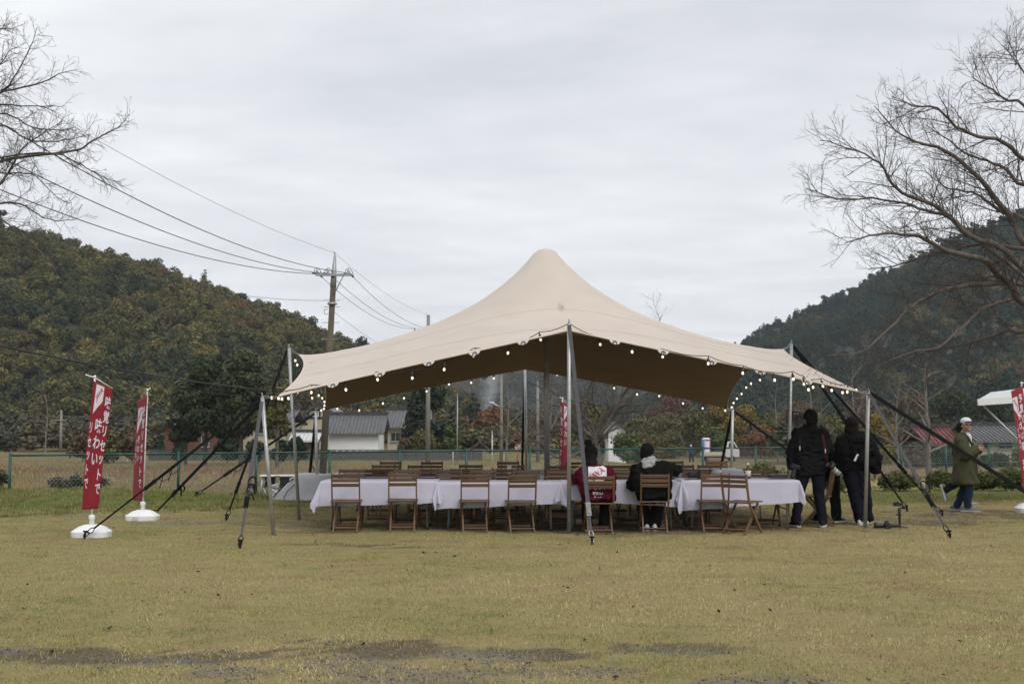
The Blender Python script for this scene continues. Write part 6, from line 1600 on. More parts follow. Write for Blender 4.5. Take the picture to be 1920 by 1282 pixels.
def shoe(root, an, toe, mat, sole=M_SOLE, L=.27, heel_up=0.0):
    d = (toe - an); d.z = 0 if heel_up == 0 else d.z; d.normalize(); u = Vector((0, 0, 1)) if heel_up == 0 else (Vector((0, 0, 1)) - d * d.z).normalized(); sd = d.cross(u).normalized()
    base = an - u * .075; mb = MB()
    for t, h, w in ((-.065, .055, .036), (.0, .06, .040), (.07, .045, .043), (.13, .033, .043), (.175, .028, .036)):
        mb.ball(base + d * t + u * (h * .75), 1, 14, 10, sc=(w, .062, h), rot=Matrix((sd, d, u)).transposed())
    mb.tube([an + u * .02, base + u * .04], .046, 12)
    o = link('shoe', remesh(mb, .009, 3, 'shoe', mat), root)
    mb = MB(); pts = []
    for t, w in ((-.115, .012), (-.10, .033), (-.03, .038), (.06, .042), (.13, .045), (.19, .036), (.225, .015)): pts.append((t, w))
    lo = [base + d * t + sd * w for t, w in pts] + [base + d * t - sd * w for t, w in pts[::-1]]; k = len(lo)
    mb.add([p - u * .004 for p in lo] + [p + u * .022 for p in lo], [tuple(range(k)), tuple(range(k, 2 * k))[::-1]] + [(i, k + i, k + (i + 1) % k, (i + 1) % k) for i in range(k)]); mb.build('sole', sole, o)
    return o
def jacket(root, J, mat, r=.115, arm=(.085, .072, .058), hem=.12, wr=.05, name='jacket', sleeve=1.0, tx=(0, .33, .67, 1), puff=0.0, hemr=None, wsc=8.0):
    mb = MB(); sL, sR, hL_, hR = J['shL'], J['shR'], J['hipL'], J['hipR']; up = ((sL + sR) / 2 - (hL_ + hR) / 2).normalized()
    for t in tx:
        a, b = hL_.lerp(hR, t) - up * hem, sL.lerp(sR, t); limb = [a, a.lerp(b, .35), a.lerp(b, .7), b]; mb.tube(limb, [hemr or r * 1.03, r, r * .98, r * .74], 14); mb.ball(b, r * .74, 12, 8)
    limb_t(mb, [sL, (sL + sR) / 2 + up * .03, sR], [arm[0], r * .72, arm[0]])
    for s in 'LR':
        a, e, w = J['sh' + s], J['el' + s], J['wr' + s]; w2 = e.lerp(w, sleeve) if sleeve < 1 else w
        if sleeve >= .3: limb_t(mb, [a, a.lerp(e, .5), e], [arm[0], (arm[0] + arm[1]) / 2, arm[1]]); mb.tube([e, w2], [arm[1], arm[2]], 14)
        else: mb.tube([a, a.lerp(e, .8)], [arm[0], arm[1]], 14)
    return link(name, remesh(mb, .014, 5, name, mat, wr, wsc, 3.0, (1, 1, 1.6)), root)
def hair_cap(root, c, f, up, mat, s=1.08, long=0.0, wr=.03, name='hair', back=.0):
    f = Vector(f).normalized(); r = f.cross(Vector(up)).normalized(); u = r.cross(f).normalized(); M = Matrix((r, f, u)).transposed(); mb = MB()
    mb.ball(c + M @ V3(0, -.022, .036), .102 * s, 18, 12, sc=(.86, .96, .92), rot=M); mb.ball(c + M @ V3(0, -.045, -.02), .084 * s, 16, 12, sc=(.98, .75, 1.0), rot=M)
    if long: mb.ball(c + M @ V3(0, -.035, -.06 - long * .4), .086 * s, 16, 12, sc=(1.10, .80, .7 + long * 4), rot=M)
    return link(name, remesh(mb, .009, 3, name, mat, wr, 40, 2.0), root)
def face_parts(root, c, f, up, smile=True):
    f = Vector(f).normalized(); r = f.cross(Vector(up)).normalized(); u = r.cross(f).normalized(); M = Matrix((r, f, u)).transposed()
    def at(x, y, z): return c + M @ V3(x, y, z)
    for sx in (-1, 1):
        m = MB(); m.ball(at(.033 * sx, .083, -.002), .013, 10, 6, sc=(1.2, .5, .5), rot=M); m.build('eye', M_HAIR, root)
        m = MB(); m.tube([at(.016 * sx, .096, .017), at(.034 * sx, .094, .022), at(.052 * sx, .080, .016)], .004, 5); m.build('eyebrow', M_HAIR, root)
    m = MB(); m.tube([at(x, .094 - x * x * 14, -.064 + x * x * 7) for x in (-.034, -.02, -.008, .008, .02, .034)], [.004, .009, .011, .011, .009, .004], 6); m.build('mouth', plain('lips', (.30, .10, .08), .5), root)
    m = MB(); m.tube([at(x, .1015 - x * x * 14, -.062 + x * x * 7) for x in (-.024, -.01, .01, .024)], [.003, .006, .006, .003], 6); m.build('teeth', M_WHITEPL, root)
def project(root, me, name, mat, tris, origin, right, upv, into, off=.003):
    """Lay flat print on a garment by casting it onto the cloth."""
    bv = BVHTree.FromPolygons([v.co for v in me.vertices], [tuple(p.vertices) for p in me.polygons]); m = MB()
    for vs, fs in tris:
        pts = []; ok = True
        for v in vs:
            q = origin + right * v.x + upv * v.y; h = bv.ray_cast(q - into * .6, into, 1.5)
            if h[0] is None: pts.append(q)
            else: pts.append(h[0] + h[1] * off if h[1].dot(into) < 0 else h[0] - into * off)
        m.add(pts, fs)
    return m.build(name, mat, root)
def grid_poly(poly, n=10):
    """Convex-ish polygon cut into a small grid so print can follow folds."""
    ys_ = [p[1] for p in poly]; y0, y1 = min(ys_), max(ys_); rows = []
    for j in range(n + 1):
        y = y0 + (y1 - y0) * j / n; xs_ = []
        for (a, b), (c, d) in zip(poly, poly[1:] + poly[:1]):
            if (b - y) * (d - y) <= 0 and b != d: xs_.append(a + (c - a) * (y - b) / (d - b))
        x0, x1 = min(xs_), max(xs_); rows.append([Vector((x0 + (x1 - x0) * i / n, y, 0)) for i in range(n + 1)])
    vs = [v for r in rows for v in r]; k = n + 1
    return vs, [(j * k + i, j * k + i + 1, (j + 1) * k + i + 1, (j + 1) * k + i) for j in range(n) for i in range(n)]
Zv = V3(0, 0, 1)
# ------------------------------------------------------------------ photographer standing with his back to us
def o_phot(root, J):
    legs_part(root, J, M_NAVY, (.098, .075, .068), .03, .035)
    jk = jacket(root, J, M_BLACKJ, .118, (.088, .074, .056), .14, .05)
    mb = MB(); limb_t(mb, [V3(-.09, -.02, 1.42), V3(0, -.055, 1.45), V3(.09, -.02, 1.42)], [.055, .07, .055]); limb_t(mb, [V3(-.075, .0, 1.47), V3(0, -.03, 1.49), V3(.075, 0, 1.47)], [.045, .05, .045]); link('hood', remesh(mb, .012, 4, 'hood', M_BLACKJ, .03, 10), root)
    hair_cap(root, J['head'], J['face'], Zv, M_HAIR, 1.14, .0, .02)
    for s in 'LR': shoe(root, J['an' + s], J['toe' + s], M_SHOEB)
    for pts in ([V3(-.17, -.085, 1.38), V3(-.19, -.13, 1.2), V3(-.205, -.12, 1.0)], [V3(.15, -.09, 1.39), V3(.175, -.135, 1.2), V3(.20, -.13, .97)]):
        m = MB(); m.tube(pts, .022, 8, flat=.25, upv=(0, 1, 0)); m.build('camera_strap', fabric('strap_black', (.02, .014, .016)) if pts[0].x < 0 else fabric('strap_maroon', (.055, .016, .020)), root)
    for x, z in ((-.192, 1.17), (.183, 1.13)):
        m = MB(); m.box((x, -.150, z), (.014, .010, .06), bev=.003); m.build('strap_patch', M_LETTER, root)
J = dict(head=V3(.005, .02, 1.60), face=V3(-.25, 1, -.12), neck=V3(0, .0, 1.47), shL=V3(-.185, 0, 1.38), shR=V3(.185, 0, 1.38), elL=V3(-.29, .0, 1.10), elR=V3(.30, .10, 1.12), wrL=V3(-.28, .02, .86), wrR=V3(.22, .30, 1.02), hipL=V3(-.09, 0, .90), hipR=V3(.09, 0, .90), knL=V3(-.17, .03, .50), knR=V3(.12, .02, .50), anL=V3(-.235, 0, .09), anR=V3(.165, -.01, .09), toeL=V3(-.27, .12, .03), toeR=V3(.21, .12, .03),
         handL=(V3(0, .1, -1), V3(-1, 0, 0), V3(0, 1, 0), .5), handR=(V3(-.4, .9, .1), V3(.4, .2, .8), V3(-.6, .3, .6), .7))
pp = G(1522, 990)
person((pp.x, pp.y, ground_z(pp.x, pp.y)), 'person in black jacket and dark trousers standing back to us with two cameras', J, o_phot)
def hung_camera(loc, rot, label, lens):
    t = empty('camera', loc); t.rotation_euler = rot; tag(t, label, 'camera')
    for nm, mbx, mt in camera_parts(lens): mbx.build(nm, mt, t)
    if lens:
        for zz in (.075, .125, .15): m = MB(); m.lathe([(.043, zz), (.043, zz + .012)], 16, (0, 0, .05), axis=(0, 1, 0)); m.build('lens_ring', M_BLACKPL, t)
    return t
hung_camera((pp.x - .24, pp.y - .12, .90), (R(-80), R(10), R(10)), 'black camera hanging at the photographer\'s left hip, lens down', None)
hung_camera((pp.x + .235, pp.y - .15, .88), (R(-38), 0, R(-62)), 'camera with white banded lens hanging at the photographer\'s right hip', plain('white_lens', (.55, .55, .53), .4))
# ------------------------------------------------------------------ person bending over the table end behind the photographer
def o_bend(root, J):
    legs_part(root, J, M_BLACKC, (.10, .085, .075), .03, .03); jacket(root, J, M_BLACKJ, .118, (.086, .072, .056), .05, .05); hair_cap(root, J['head'], J['face'], J['headup'], M_HAIR, 1.08)
    for s in 'LR': shoe(root, J['an' + s], J['toe' + s], M_SHOEB)
J2 = dict(head=V3(-.22, .58, 1.27), face=V3(-.3, .7, -.65), headup=V3(-.2, .7, .7), neck=V3(-.16, .46, 1.23), shL=V3(-.30, .38, 1.17), shR=V3(.06, .42, 1.16), elL=V3(-.34, .55, .94), elR=V3(.02, .60, .93), wrL=V3(-.28, .72, .80), wrR=V3(-.06, .74, .80), hipL=V3(-.09, .02, .90), hipR=V3(.09, .02, .90), knL=V3(-.12, .06, .49), knR=V3(.12, .05, .49), anL=V3(-.14, 0, .09), anR=V3(.135, -.02, .09), toeL=V3(-.2, .12, .03), toeR=V3(.25, .08, .03),
          handL=(V3(.2, .9, -.3), V3(0, .3, 1), V3(1, 0, 0), .4), handR=(V3(-.2, .9, -.3), V3(0, .3, 1), V3(-1, 0, 0), .4))
pb = G(1552, 981); person((pb.x, pb.y, ground_z(pb.x, pb.y)), 'person in black mostly hidden behind the photographer, leaning forward', J2, o_bend)
# ------------------------------------------------------------------ woman in black puffer
def o_puff(root, J):
    legs_part(root, J, M_NAVY, (.115, .105, .100), .035, .03)
    jk = jacket(root, J, M_BLACKJ, .135, (.105, .098, .070), .03, .06, wsc=11)
    mb = MB(); limb_t(mb, [V3(-.13, -.03, 1.33), V3(-.07, -.09, 1.31), V3(.06, -.09, 1.31), V3(.12, -.03, 1.33)], [.055, .07, .07, .055]); limb_t(mb, [V3(-.11, .0, 1.38), V3(-.01, -.05, 1.38), V3(.10, 0, 1.38)], [.05, .055, .05]); link('hood', remesh(mb, .013, 4, 'hood', M_BLACKJ, .05, 14), root)
    hair_cap(root, J['head'], J['face'], Zv, M_BRHAIR, 1.14, .05, .02)
    for s in 'LR': shoe(root, J['an' + s], J['toe' + s], M_SHOEW, M_SOLE)
J3 = dict(head=V3(-.04, .02, 1.51), face=V3(.45, 1, -.15), neck=V3(-.03, 0, 1.38), shL=V3(-.19, 0, 1.27), shR=V3(.17, -.01, 1.28), elL=V3(-.27, .10, 1.02), elR=V3(.30, -.02, 1.03), wrL=V3(-.14, .32, 1.0), wrR=V3(.31, .03, .80), hipL=V3(-.10, 0, .88), hipR=V3(.08, 0, .88), knL=V3(.0, .03, .48), knR=V3(.12, .0, .48), anL=V3(.07, -.03, .09), anR=V3(.20, .14, .09), toeL=V3(.16, .10, .03), toeR=V3(.25, .26, .03),
          handL=(V3(.5, .8, .1), V3(-.3, .1, .9), V3(.3, -.3, .9), .6), handR=(V3(.05, .1, -1), V3(1, 0, 0), V3(0, 1, 0), .5))
pw = G(1606, 984); person((pw.x, pw.y, ground_z(pw.x, pw.y)), 'person in black puffer jacket, navy trousers and white shoes, back to us', J3, o_puff)
bg = empty('sling_bag', (pw.x + .10, pw.y - .17, .98)); tag(bg, 'black sling bag with a white strap end on the puffer jacket back', 'bag')
mb = MB()
for o in (-.09, 0, .09): mb.ball(V3(o, 0, -o * .35), .085, 12, 8, sc=(1, .6, .95))
link('pouch', remesh(mb, .010, 4, 'pouch', M_BLACKC, .02, 14), bg)
m = MB(); m.tube([V3(-.17, -.005, .09), V3(-.20, .0, .30), V3(-.13, .06, .42)], .02, 8, flat=.3, upv=(0, 1, 0)); m.build('strap', M_BLACKC, bg)
m = MB(); m.bar(V3(-.17, -.035, -.0), V3(-.115, -.035, .10), .030, .012, up=(0, 1, 0)); m.build('white_strap_end', M_WHITEPL, bg)
# ------------------------------------------------------------------ seated person in red
def o_red(root, J):
    legs_part(root, J, M_BLACKC, (.10, .080, .070), .03, .03)
    sh = jacket(root, J, M_BEIGE, .095, (.066, .056, .040), .0, .02, 'long_sleeve_shirt')
    sh = jacket(root, J, M_REDSHIRT, .122, (.088, .085, .08), .06, .045, 'red_shirt', sleeve=.1)
    mb = MB(); c, f = J['head'], J['face']; mb.ball(c + V3(0, -.015, .055), .105, 16, 12, sc=(.92, 1, .95)); mb.ball(c + V3(-.01, -.01, .105), .075, 14, 10); link('beanie', remesh(mb, .010, 4, 'beanie', M_BLACKC, .02, 30), root)
    mb = MB(); mb.ball(c + V3(-.035, -.02, .195), .042, 14, 10); link('pompom', remesh(mb, .008, 2, 'pompom', M_HAIR, .05, 60), root)
    hair_cap(root, c - V3(0, 0, .02), f, Zv, M_BRHAIR, 1.08, .08, .02)
    for s in 'LR': shoe(root, J['an' + s], J['toe' + s], M_SHOEB)
    tris = [grid_poly([(-.13, -.12), (-.13, .105), (.08, .12), (.13, .09), (.13, -.05), (.045, -.12)], 14)]
    o0 = V3(-.02, -.3, .845); X_, into = V3(1, 0, 0), V3(0, 1, 0)
    project(root, sh.data, 'logo_panel', M_LETTER, tris, o0, X_, Zv, into, .003)
    vs, fs = text_mesh('JAVA', .115, .03); ca, sa = math.cos(R(38)), math.sin(R(38)); vs = [Vector((v.x * .85 * ca - v.y * sa, v.x * .85 * sa + v.y * ca, 0)) for v in vs]; project(root, sh.data, 'logo_lettering', M_REDPRINT, [(vs, fs)], o0, X_, Zv, into, .006)
    vs, fs = text_mesh('TEA', .05, .012); vs = [Vector((v.x * ca - v.y * sa + .07, v.x * sa + v.y * ca - .05, 0)) for v in vs]; project(root, sh.data, 'logo_lettering', M_REDPRINT, [(vs, fs)], o0, X_, Zv, into, .006)
    for dy, tx, sz in ((-.185, 'リセット', .07), (-.265, '味わい', .05), (-.315, '味・わい', .026)):
        vs, fs = text_mesh(tx, sz, .02); project(root, sh.data, 'shirt_lettering', M_LETTER, [(vs, fs)], o0 + V3(0, 0, dy), X_, Zv, into, .004)
def seated(dx=0.0, lean=0.0):
    return dict(head=V3(-.10 + dx, .10, 1.10), face=V3(.2, 1, -.25), neck=V3(-.07 + dx, .05, .96), shL=V3(-.22 + dx, .0, .86), shR=V3(.13 + dx, .0, .87), hipL=V3(-.11, -.03, .53), hipR=V3(.11, -.03, .53), knL=V3(-.15, .40, .50), knR=V3(.13, .42, .50), anL=V3(-.14, .36, .09), anR=V3(.10, .40, .09), toeL=V3(-.16, .52, .03), toeR=V3(.12, .56, .03))
J4 = seated(); J4.update(elL=V3(-.37, .12, .72), wrL=V3(-.27, .20, .91), elR=V3(.22, .16, .70), wrR=V3(.08, .36, .77), handL=(V3(.5, .3, .8), V3(-.8, -.2, .4), V3(.2, -.8, .3), .7), handR=(V3(-.7, .6, .05), V3(0, .2, 1), V3(-.3, .8, .3), .4))
pr = Vector((X_at(1121, 18.35), 18.35, 0)); person((pr.x, pr.y, ground_z(pr.x, pr.y)), 'person in red printed shirt and black bobble hat, seated with back to us', J4, o_red)
# ------------------------------------------------------------------ seated person with the grey hood
def o_hood(root, J):
    legs_part(root, J, M_BLACKC, (.11, .09, .085), .035, .03); jacket(root, J, M_BLACKC, .128, (.098, .084, .060), .05, .05)
    mb = MB(); c = J['neck']; limb_t(mb, [c + V3(-.10, .02, -.03), c + V3(-.05, -.08, -.015), c + V3(.05, -.08, .0), c + V3(.10, .02, .03)], [.035, .042, .042, .035]); limb_t(mb, [c + V3(-.07, .0, .02), c + V3(0, -.055, .04), c + V3(.08, 0, .06)], [.034, .04, .034]); limb_t(mb, [c + V3(-.06, -.09, -.055), c + V3(.07, -.09, -.035)], [.03, .03]); link('hood', remesh(mb, .009, 3, 'hood', M_GREYHOOD, .03, 16), root)
    hair_cap(root, J['head'], J['face'], J['headup'], M_HAIR, 1.06, .0, .02)
    for s in 'LR': shoe(root, J['an' + s], J['toe' + s], M_SHOEW)
J5 = seated(); J5.update(head=V3(-.08, .10, 1.12), face=V3(.55, 1, -.1), headup=V3(.18, 0, 1), neck=V3(-.08, .02, .985), shL=V3(-.23, .0, .88), shR=V3(.14, .0, .91), elL=V3(-.30, .14, .66), wrL=V3(-.20, .36, .78), elR=V3(.34, .08, .87), wrR=V3(.17, .33, .90), handL=(V3(.5, .8, .0), V3(0, .2, 1), V3(.8, -.3, 0), .4), handR=(V3(-.7, .5, .3), V3(.3, .3, .8), V3(-.3, .2, .8), .7), anL=V3(-.10, .18, .09), anR=V3(.03, .16, .09), toeL=V3(-.12, .32, .03), toeR=V3(.05, .30, .03))
pm = Vector((X_at(1224, 18.40), 18.40, 0)); person((pm.x, pm.y, ground_z(pm.x, pm.y)), 'seated person in black jacket with pale grey hood, right elbow raised', J5, o_hood)
# ------------------------------------------------------------------ walking man in the olive coat
def o_coat(root, J):
    legs_part(root, J, M_JEANS, (.088, .070, .060), .035, .02)
    mb = MB()      # white undershirt at the open neck
    limb_t(mb, [V3(0, .06, 1.14), V3(0, .05, 1.30), V3(0, .02, 1.36)], [.09, .085, .06]); link('undershirt', remesh(mb, .012, 3, 'undershirt', M_WHITET), root)
    mb = MB(); sL, sR = J['shL'], J['shR']
    rings = [(0, .01, .48, .27, .23), (0, .01, .60, .265, .215), (0, .01, .80, .245, .19), (0, .0, 1.0, .225, .165), (0, -.01, 1.18, .215, .145), (0, -.015, 1.28, .20, .12), (0, -.02, 1.335, .13, .085), (0, -.02, 1.36, .085, .07)]
    mb.loft(rings, n=28); 
    for s in 'LR': limb_t(mb, [J['sh' + s], J['sh' + s].lerp(J['el' + s], .5), J['el' + s]], [.090, .098, .094]); mb.tube([J['el' + s], J['wr' + s]], [.094, .070], 14)
    co = link('coat', remesh(mb, .014, 4, 'coat', M_OLIVE, .06, 6.5, 4.0, (1, 1, .7)), root)
    me = co.data      # open front: push the cloth back along a narrow V at the neck
    for v in me.vertices:
        if v.co.z > 1.08 and v.co.y > .02:
            w = .035 + .30 * max(0, v.co.z - 1.14) ; 
            if abs(v.co.x) < w and v.co.z > 1.12: v.co.y -= .075 * (1 - abs(v.co.x) / w) ** .5 + .02
    m = MB(); 
    for sx in (-1, 1): m.tube([V3(.10 * sx, .02, 1.375), V3(.085 * sx, .085, 1.30), V3(.035 * sx, .145, 1.17), V3(.008 * sx, .165, 1.08)], [.022, .026, .022, .012], 8)
    m.build('collar', M_OLIVE, co)
    m = MB(); m.tube([V3(.012, .19, 1.06), V3(.012, .205, .85), V3(.012, .235, .55)], .008, 5); m.build('placket', M_OLIVE, co)
    c, f = J['head'], J['face'].normalized(); hair_cap(root, c - f * .012, f, Zv, M_HAIR, 1.02, .0, .01)
    r = f.cross(Zv).normalized(); u = r.cross(f).normalized(); Mx = Matrix((r, f, u)).transposed()
    mb = MB(); mb.ball(c + u * .070 - f * .005, .104, 18, 12, sc=(.90, 1.0, .74), rot=Mx); cap_o = link('cap', remesh(mb, .008, 3, 'cap', M_WHITET), root)
    mb = MB(); 
    for a in np.linspace(-1, 1, 9): mb.ball(c + u * .062 + f * (.085 + .065 * math.cos(a * 1.3)) + r * .075 * math.sin(a * 1.3), .012, 8, 6)
    mb.ball(c + u * .066 + f * .10, .075, 14, 8, sc=(1.05, 1.0, .13), rot=Mx); link('brim', remesh(mb, .006, 3, 'brim', fabric('cap_brim', (.05, .055, .06))), cap_o)
    face_parts(root, c, f, Zv)
    for s in 'LR':
        o = shoe(root, J['an' + s], J['toe' + s], M_SHOEG, M_SOLE)
    an, to = J['anR'], J['toeR']
J6 = dict(head=V3(.02, .05, 1.50), face=V3(.72, .68, .0), neck=V3(0, 0, 1.37), shL=V3(-.17, -.02, 1.26), shR=V3(.17, -.01, 1.26), elL=V3(-.24, .07, 1.00), elR=V3(.25, .08, 1.00), wrL=V3(-.07, .24, 1.10), wrR=V3(.07, .24, 1.09), hipL=V3(-.09, 0, .82), hipR=V3(.09, 0, .82), knL=V3(-.09, -.02, .46), knR=V3(.09, .10, .46), anL=V3(-.08, -.16, .09), anR=V3(.09, .06, .09), toeL=V3(-.08, -.02, .03), toeR=V3(.10, .22, .03),
          handL=(V3(.55, .8, .12), V3(-.3, .2, -.9), V3(0, .2, .9), .7), handR=(V3(-.5, .85, .12), V3(.3, .2, -.9), V3(0, .2, .9), .7))
pc = G(1810, 960); RZC = R(-122)
person((pc.x, pc.y, ground_z(pc.x, pc.y)), 'smiling person in long olive coat and white cap walking with a phone', J6, o_coat, RZC)
ph = empty('mobile_phone', (pc.x, pc.y, 0)); rm = Matrix.Rotation(RZC, 3, 'Z'); ph.location = Vector((pc.x, pc.y, 0)) + rm @ V3(.0, .355, 1.165); ph.rotation_euler = (R(18), 0, RZC)
tag(ph, 'dark mobile phone held in both hands by the person in olive', 'phone'); m = MB(); m.box((0, 0, 0), (.075, .155, .009), bev=.003); m.build('case', M_BLACKPL, ph); m = MB(); m.box((0, 0, .006), (.068, .145, .003)); m.build('screen', M_PANE, ph)
# ------------------------------------------------------------------ person hidden behind the coat
def o_dark(root, J):
    legs_part(root, J, M_BLACKC, (.10, .08, .07), .03, .03); jacket(root, J, M_NAVY, .115, (.082, .07, .054), .2, .05); hair_cap(root, J['head'], J['face'], Zv, M_BRHAIR, 1.1, .06)
    shoe(root, J['anR'], J['toeR'], M_SHOEG); shoe(root, J['anL'], J['toeL'], M_SHOEG, M_SOLE, heel_up=1.0)
J7 = dict(head=V3(0, .03, 1.43), face=V3(-.2, 1, 0), neck=V3(0, 0, 1.30), shL=V3(-.17, 0, 1.21), shR=V3(.17, 0, 1.21), elL=V3(-.24, -.06, .96), elR=V3(.24, .04, .96), wrL=V3(-.24, .0, .74), wrR=V3(.24, .16, .76), hipL=V3(-.09, 0, .82), hipR=V3(.09, 0, .82), knL=V3(-.09, .02, .46), knR=V3(.09, .08, .46), anL=V3(-.09, -.30, .27), anR=V3(.09, .02, .09), toeL=V3(-.09, -.26, .12), toeR=V3(.10, .18, .03), handL=(V3(0, 0, -1), V3(-1, 0, 0), V3(0, 1, 0), .5), handR=(V3(0, .2, -1), V3(1, 0, 0), V3(0, 1, 0), .5))
ph2 = G(1806, 945); person((ph2.x, ph2.y, ground_z(ph2.x, ph2.y)), 'dark-haired person walking behind the olive coat, one heel lifted', J7, o_dark, R(-95))
# ------------------------------------------------------------------ far worker
def o_work(root, J):
    legs_part(root, J, M_NAVY, (.11, .09, .08), .03); jacket(root, J, M_WORKBLUE, .12, (.09, .075, .06), .05, .05); hair_cap(root, J['head'], J['face'], Zv, M_WHITET, 1.1, 0, .01, 'cap')
    for s in 'LR': shoe(root, J['an' + s], J['toe' + s], M_SHOEB)
J8 = dict(J); J8.update(wrR=V3(.25, .18, .90), elR=V3(.28, .05, 1.12), handR=(V3(0, .2, -1), V3(1, 0, 0), V3(0, 1, 0), .5))
person((X_at(1294, 124), 124, ground_z(X_at(1294, 124), 124)), 'far person in blue work clothes in the field before the truck', J8, o_work, R(140), detail=.012)

# =================================================================== CAMERA GEAR ON THE GRASS
gp = G(1687, 990); t = empty('camera_gimbal', (gp.x, gp.y, ground_z(gp.x, gp.y))); tag(t, 'black handheld gimbal standing on a small tripod at right', 'gimbal')
for k in range(3):
    a = k * 2.094 + .3; m = MB(); m.tube([(0, 0, .03), (.14 * math.cos(a), .14 * math.sin(a), .006)], [.011, .007], 8); m.build('tripod_leg', M_BLACKPL, t)
m = MB(); m.lathe([(.017, .02), (.019, .04), (.017, .12), (.02, .13), (.018, .22), (.022, .23), (.022, .26)], 12); m.build('grip', M_BLACKPL, t)
m = MB(); m.tube([(0, 0, .26), (.0, .02, .29), (.05, .03, .30), (.07, .02, .33)], .014, 8); m.ball((.0, 0, .27), .027); m.ball((.07, .02, .31), .03); m.build('motor_arm', M_BLACKPL, t)
m = MB(); m.box((-.025, 0, .355), (.12, .07, .055), bev=.012); m.box((-.04, -.02, .385), (.05, .05, .02), bev=.006); m.build('cradle', M_BLACKPL, t)
m = MB(); m.box((-.02, 0, .20), (.05, .03, .02)); m.tube([(-.03, 0, .21), (.03, 0, .19)], .012, 8); m.build('control_dial', M_BLACKPL, t)
gp2 = G(1663, 991); t = hung_camera((gp2.x, gp2.y, ground_z(gp2.x, gp2.y) + .0), (0, 0, R(80)), 'black video camera with big lens lying on the grass beside the gimbal', None)
m = MB(); m.box((.03, -.12, .045), (.05, .14, .04), bev=.012); m.build('side_handle', M_BLACKPL, t)
# =================================================================== GRASS
def blade_patch(rg, n, size, h0, h1, w, bend=.5):
    V, F, A = [], [], []
    x = rg.uniform(-size / 2, size / 2, n); y = rg.uniform(-size / 2, size / 2, n); a = rg.uniform(0, 6.28, n); h = rg.uniform(h0, h1, n); b = rg.uniform(.1, 1, n) * bend * h
    for i in range(n):
        c, s = math.cos(a[i]), math.sin(a[i]); ww = w * rg.uniform(.6, 1.2); k = len(V); tx, ty_ = -s * ww, c * ww
        V += [(x[i] - tx, y[i] - ty_, 0), (x[i] + tx, y[i] + ty_, 0), (x[i] + c * b[i] * .4 + tx * .7, y[i] + s * b[i] * .4 + ty_ * .7, h[i] * .65), (x[i] + c * b[i] * .4 - tx * .7, y[i] + s * b[i] * .4 - ty_ * .7, h[i] * .65), (x[i] + c * b[i], y[i] + s * b[i], h[i])]
        F += [(k, k + 1, k + 2, k + 3), (k + 3, k + 2, k + 4, k + 4)]; A += [rg.random()] * 5
    F = [f if f[2] != f[3] else f for f in F]
    tri = []
    for f in F: tri += ([f[:3]] if f[2] == f[3] else [(f[0], f[1], f[2]), (f[0], f[2], f[3])])
    return np.array(V), np.array(tri), np.array(A)
M_GRASS = leaf_mat('grass_blade', .85, vary=.28); rg = np.random.default_rng(4)
def gp_mesh(nm, *a):
    V, F, A = blade_patch(rg, *a); return np_mesh(nm, V, F, M_GRASS, False, {'leafv': ('FLOAT', 'POINT', A)})
GR = proto_col('lawn_tuft', [gp_mesh('lt%d' % i, 72, .22, .006, .021, .0019, 1.3) for i in range(5)] + [gp_mesh('lg%d' % i, 40, .2, .03, .075, .003, .8) for i in range(3)])
rl = random.Random(9); pts, rot, scl, var, tint = [], [], [], [], []
def lawn_tint(x, y):
    q = fbm(x * .45, y * .45, 8, 4) + .5 * fbm(x * 2.1, y * 2.1, 3, 3)
    c = mixc((.355, .300, .150), (.275, .250, .105), sstep(-.45, .35, q)); c = mixc(c, (.175, .185, .060), sstep(.1, .6, q) * .85)
    c = mixc(c, (.19, .20, .07), .45 * sstep(1.0, -5.0, x) * sstep(9, 14, y)); c = mixc(c, (.375, .315, .17), .35 * sstep(0, 4, x))
    br = fbm(x * .9 + 9, y * 1.2, 5, 4); c = mixc(c, (.25, .165, .095), sstep(.18, .55, br) * .8); return c
N = 0
for y in np.arange(6.8, 28.5, .14):
    hw = y * .43 + .6; step = .14 if y < 13 else .18
    for x in np.arange(-hw, hw, step):
        xx, yy = x + rl.uniform(-.09, .09), y + rl.uniform(-.09, .09)
        d = fence_d(xx, yy)
        if d > -.3: continue
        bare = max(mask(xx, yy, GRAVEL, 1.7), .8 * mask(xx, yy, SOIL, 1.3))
        pch = fbm(xx * 1.3, yy * 1.3, 2.0, 3)
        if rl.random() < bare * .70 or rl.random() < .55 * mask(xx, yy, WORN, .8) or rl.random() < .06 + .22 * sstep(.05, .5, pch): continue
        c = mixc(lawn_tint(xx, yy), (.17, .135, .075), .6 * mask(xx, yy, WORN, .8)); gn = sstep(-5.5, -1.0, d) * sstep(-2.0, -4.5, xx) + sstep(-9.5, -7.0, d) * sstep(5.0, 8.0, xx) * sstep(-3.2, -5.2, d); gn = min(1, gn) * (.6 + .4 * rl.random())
        c = mixc(c, (.135, .160, .045), gn * .75); k = rl.uniform(.96, 1.44)
        v = rl.randrange(5) if rl.random() > gn * .9 else 5 + rl.randrange(3); s = rl.uniform(.8, 1.35)
        pts.append((xx, yy, ground_z(xx, yy) - .002)); rot.append((0, 0, rl.uniform(0, 6.28))); scl.append((s, s, s * rl.uniform(.7, 1.2))); var.append(v); tint.append(tuple(a * k for a in c))
scatter('lawn_grass', pts, rot, scl, var, tint, GR, label='short dry yellow-green lawn grass', cat='grass')
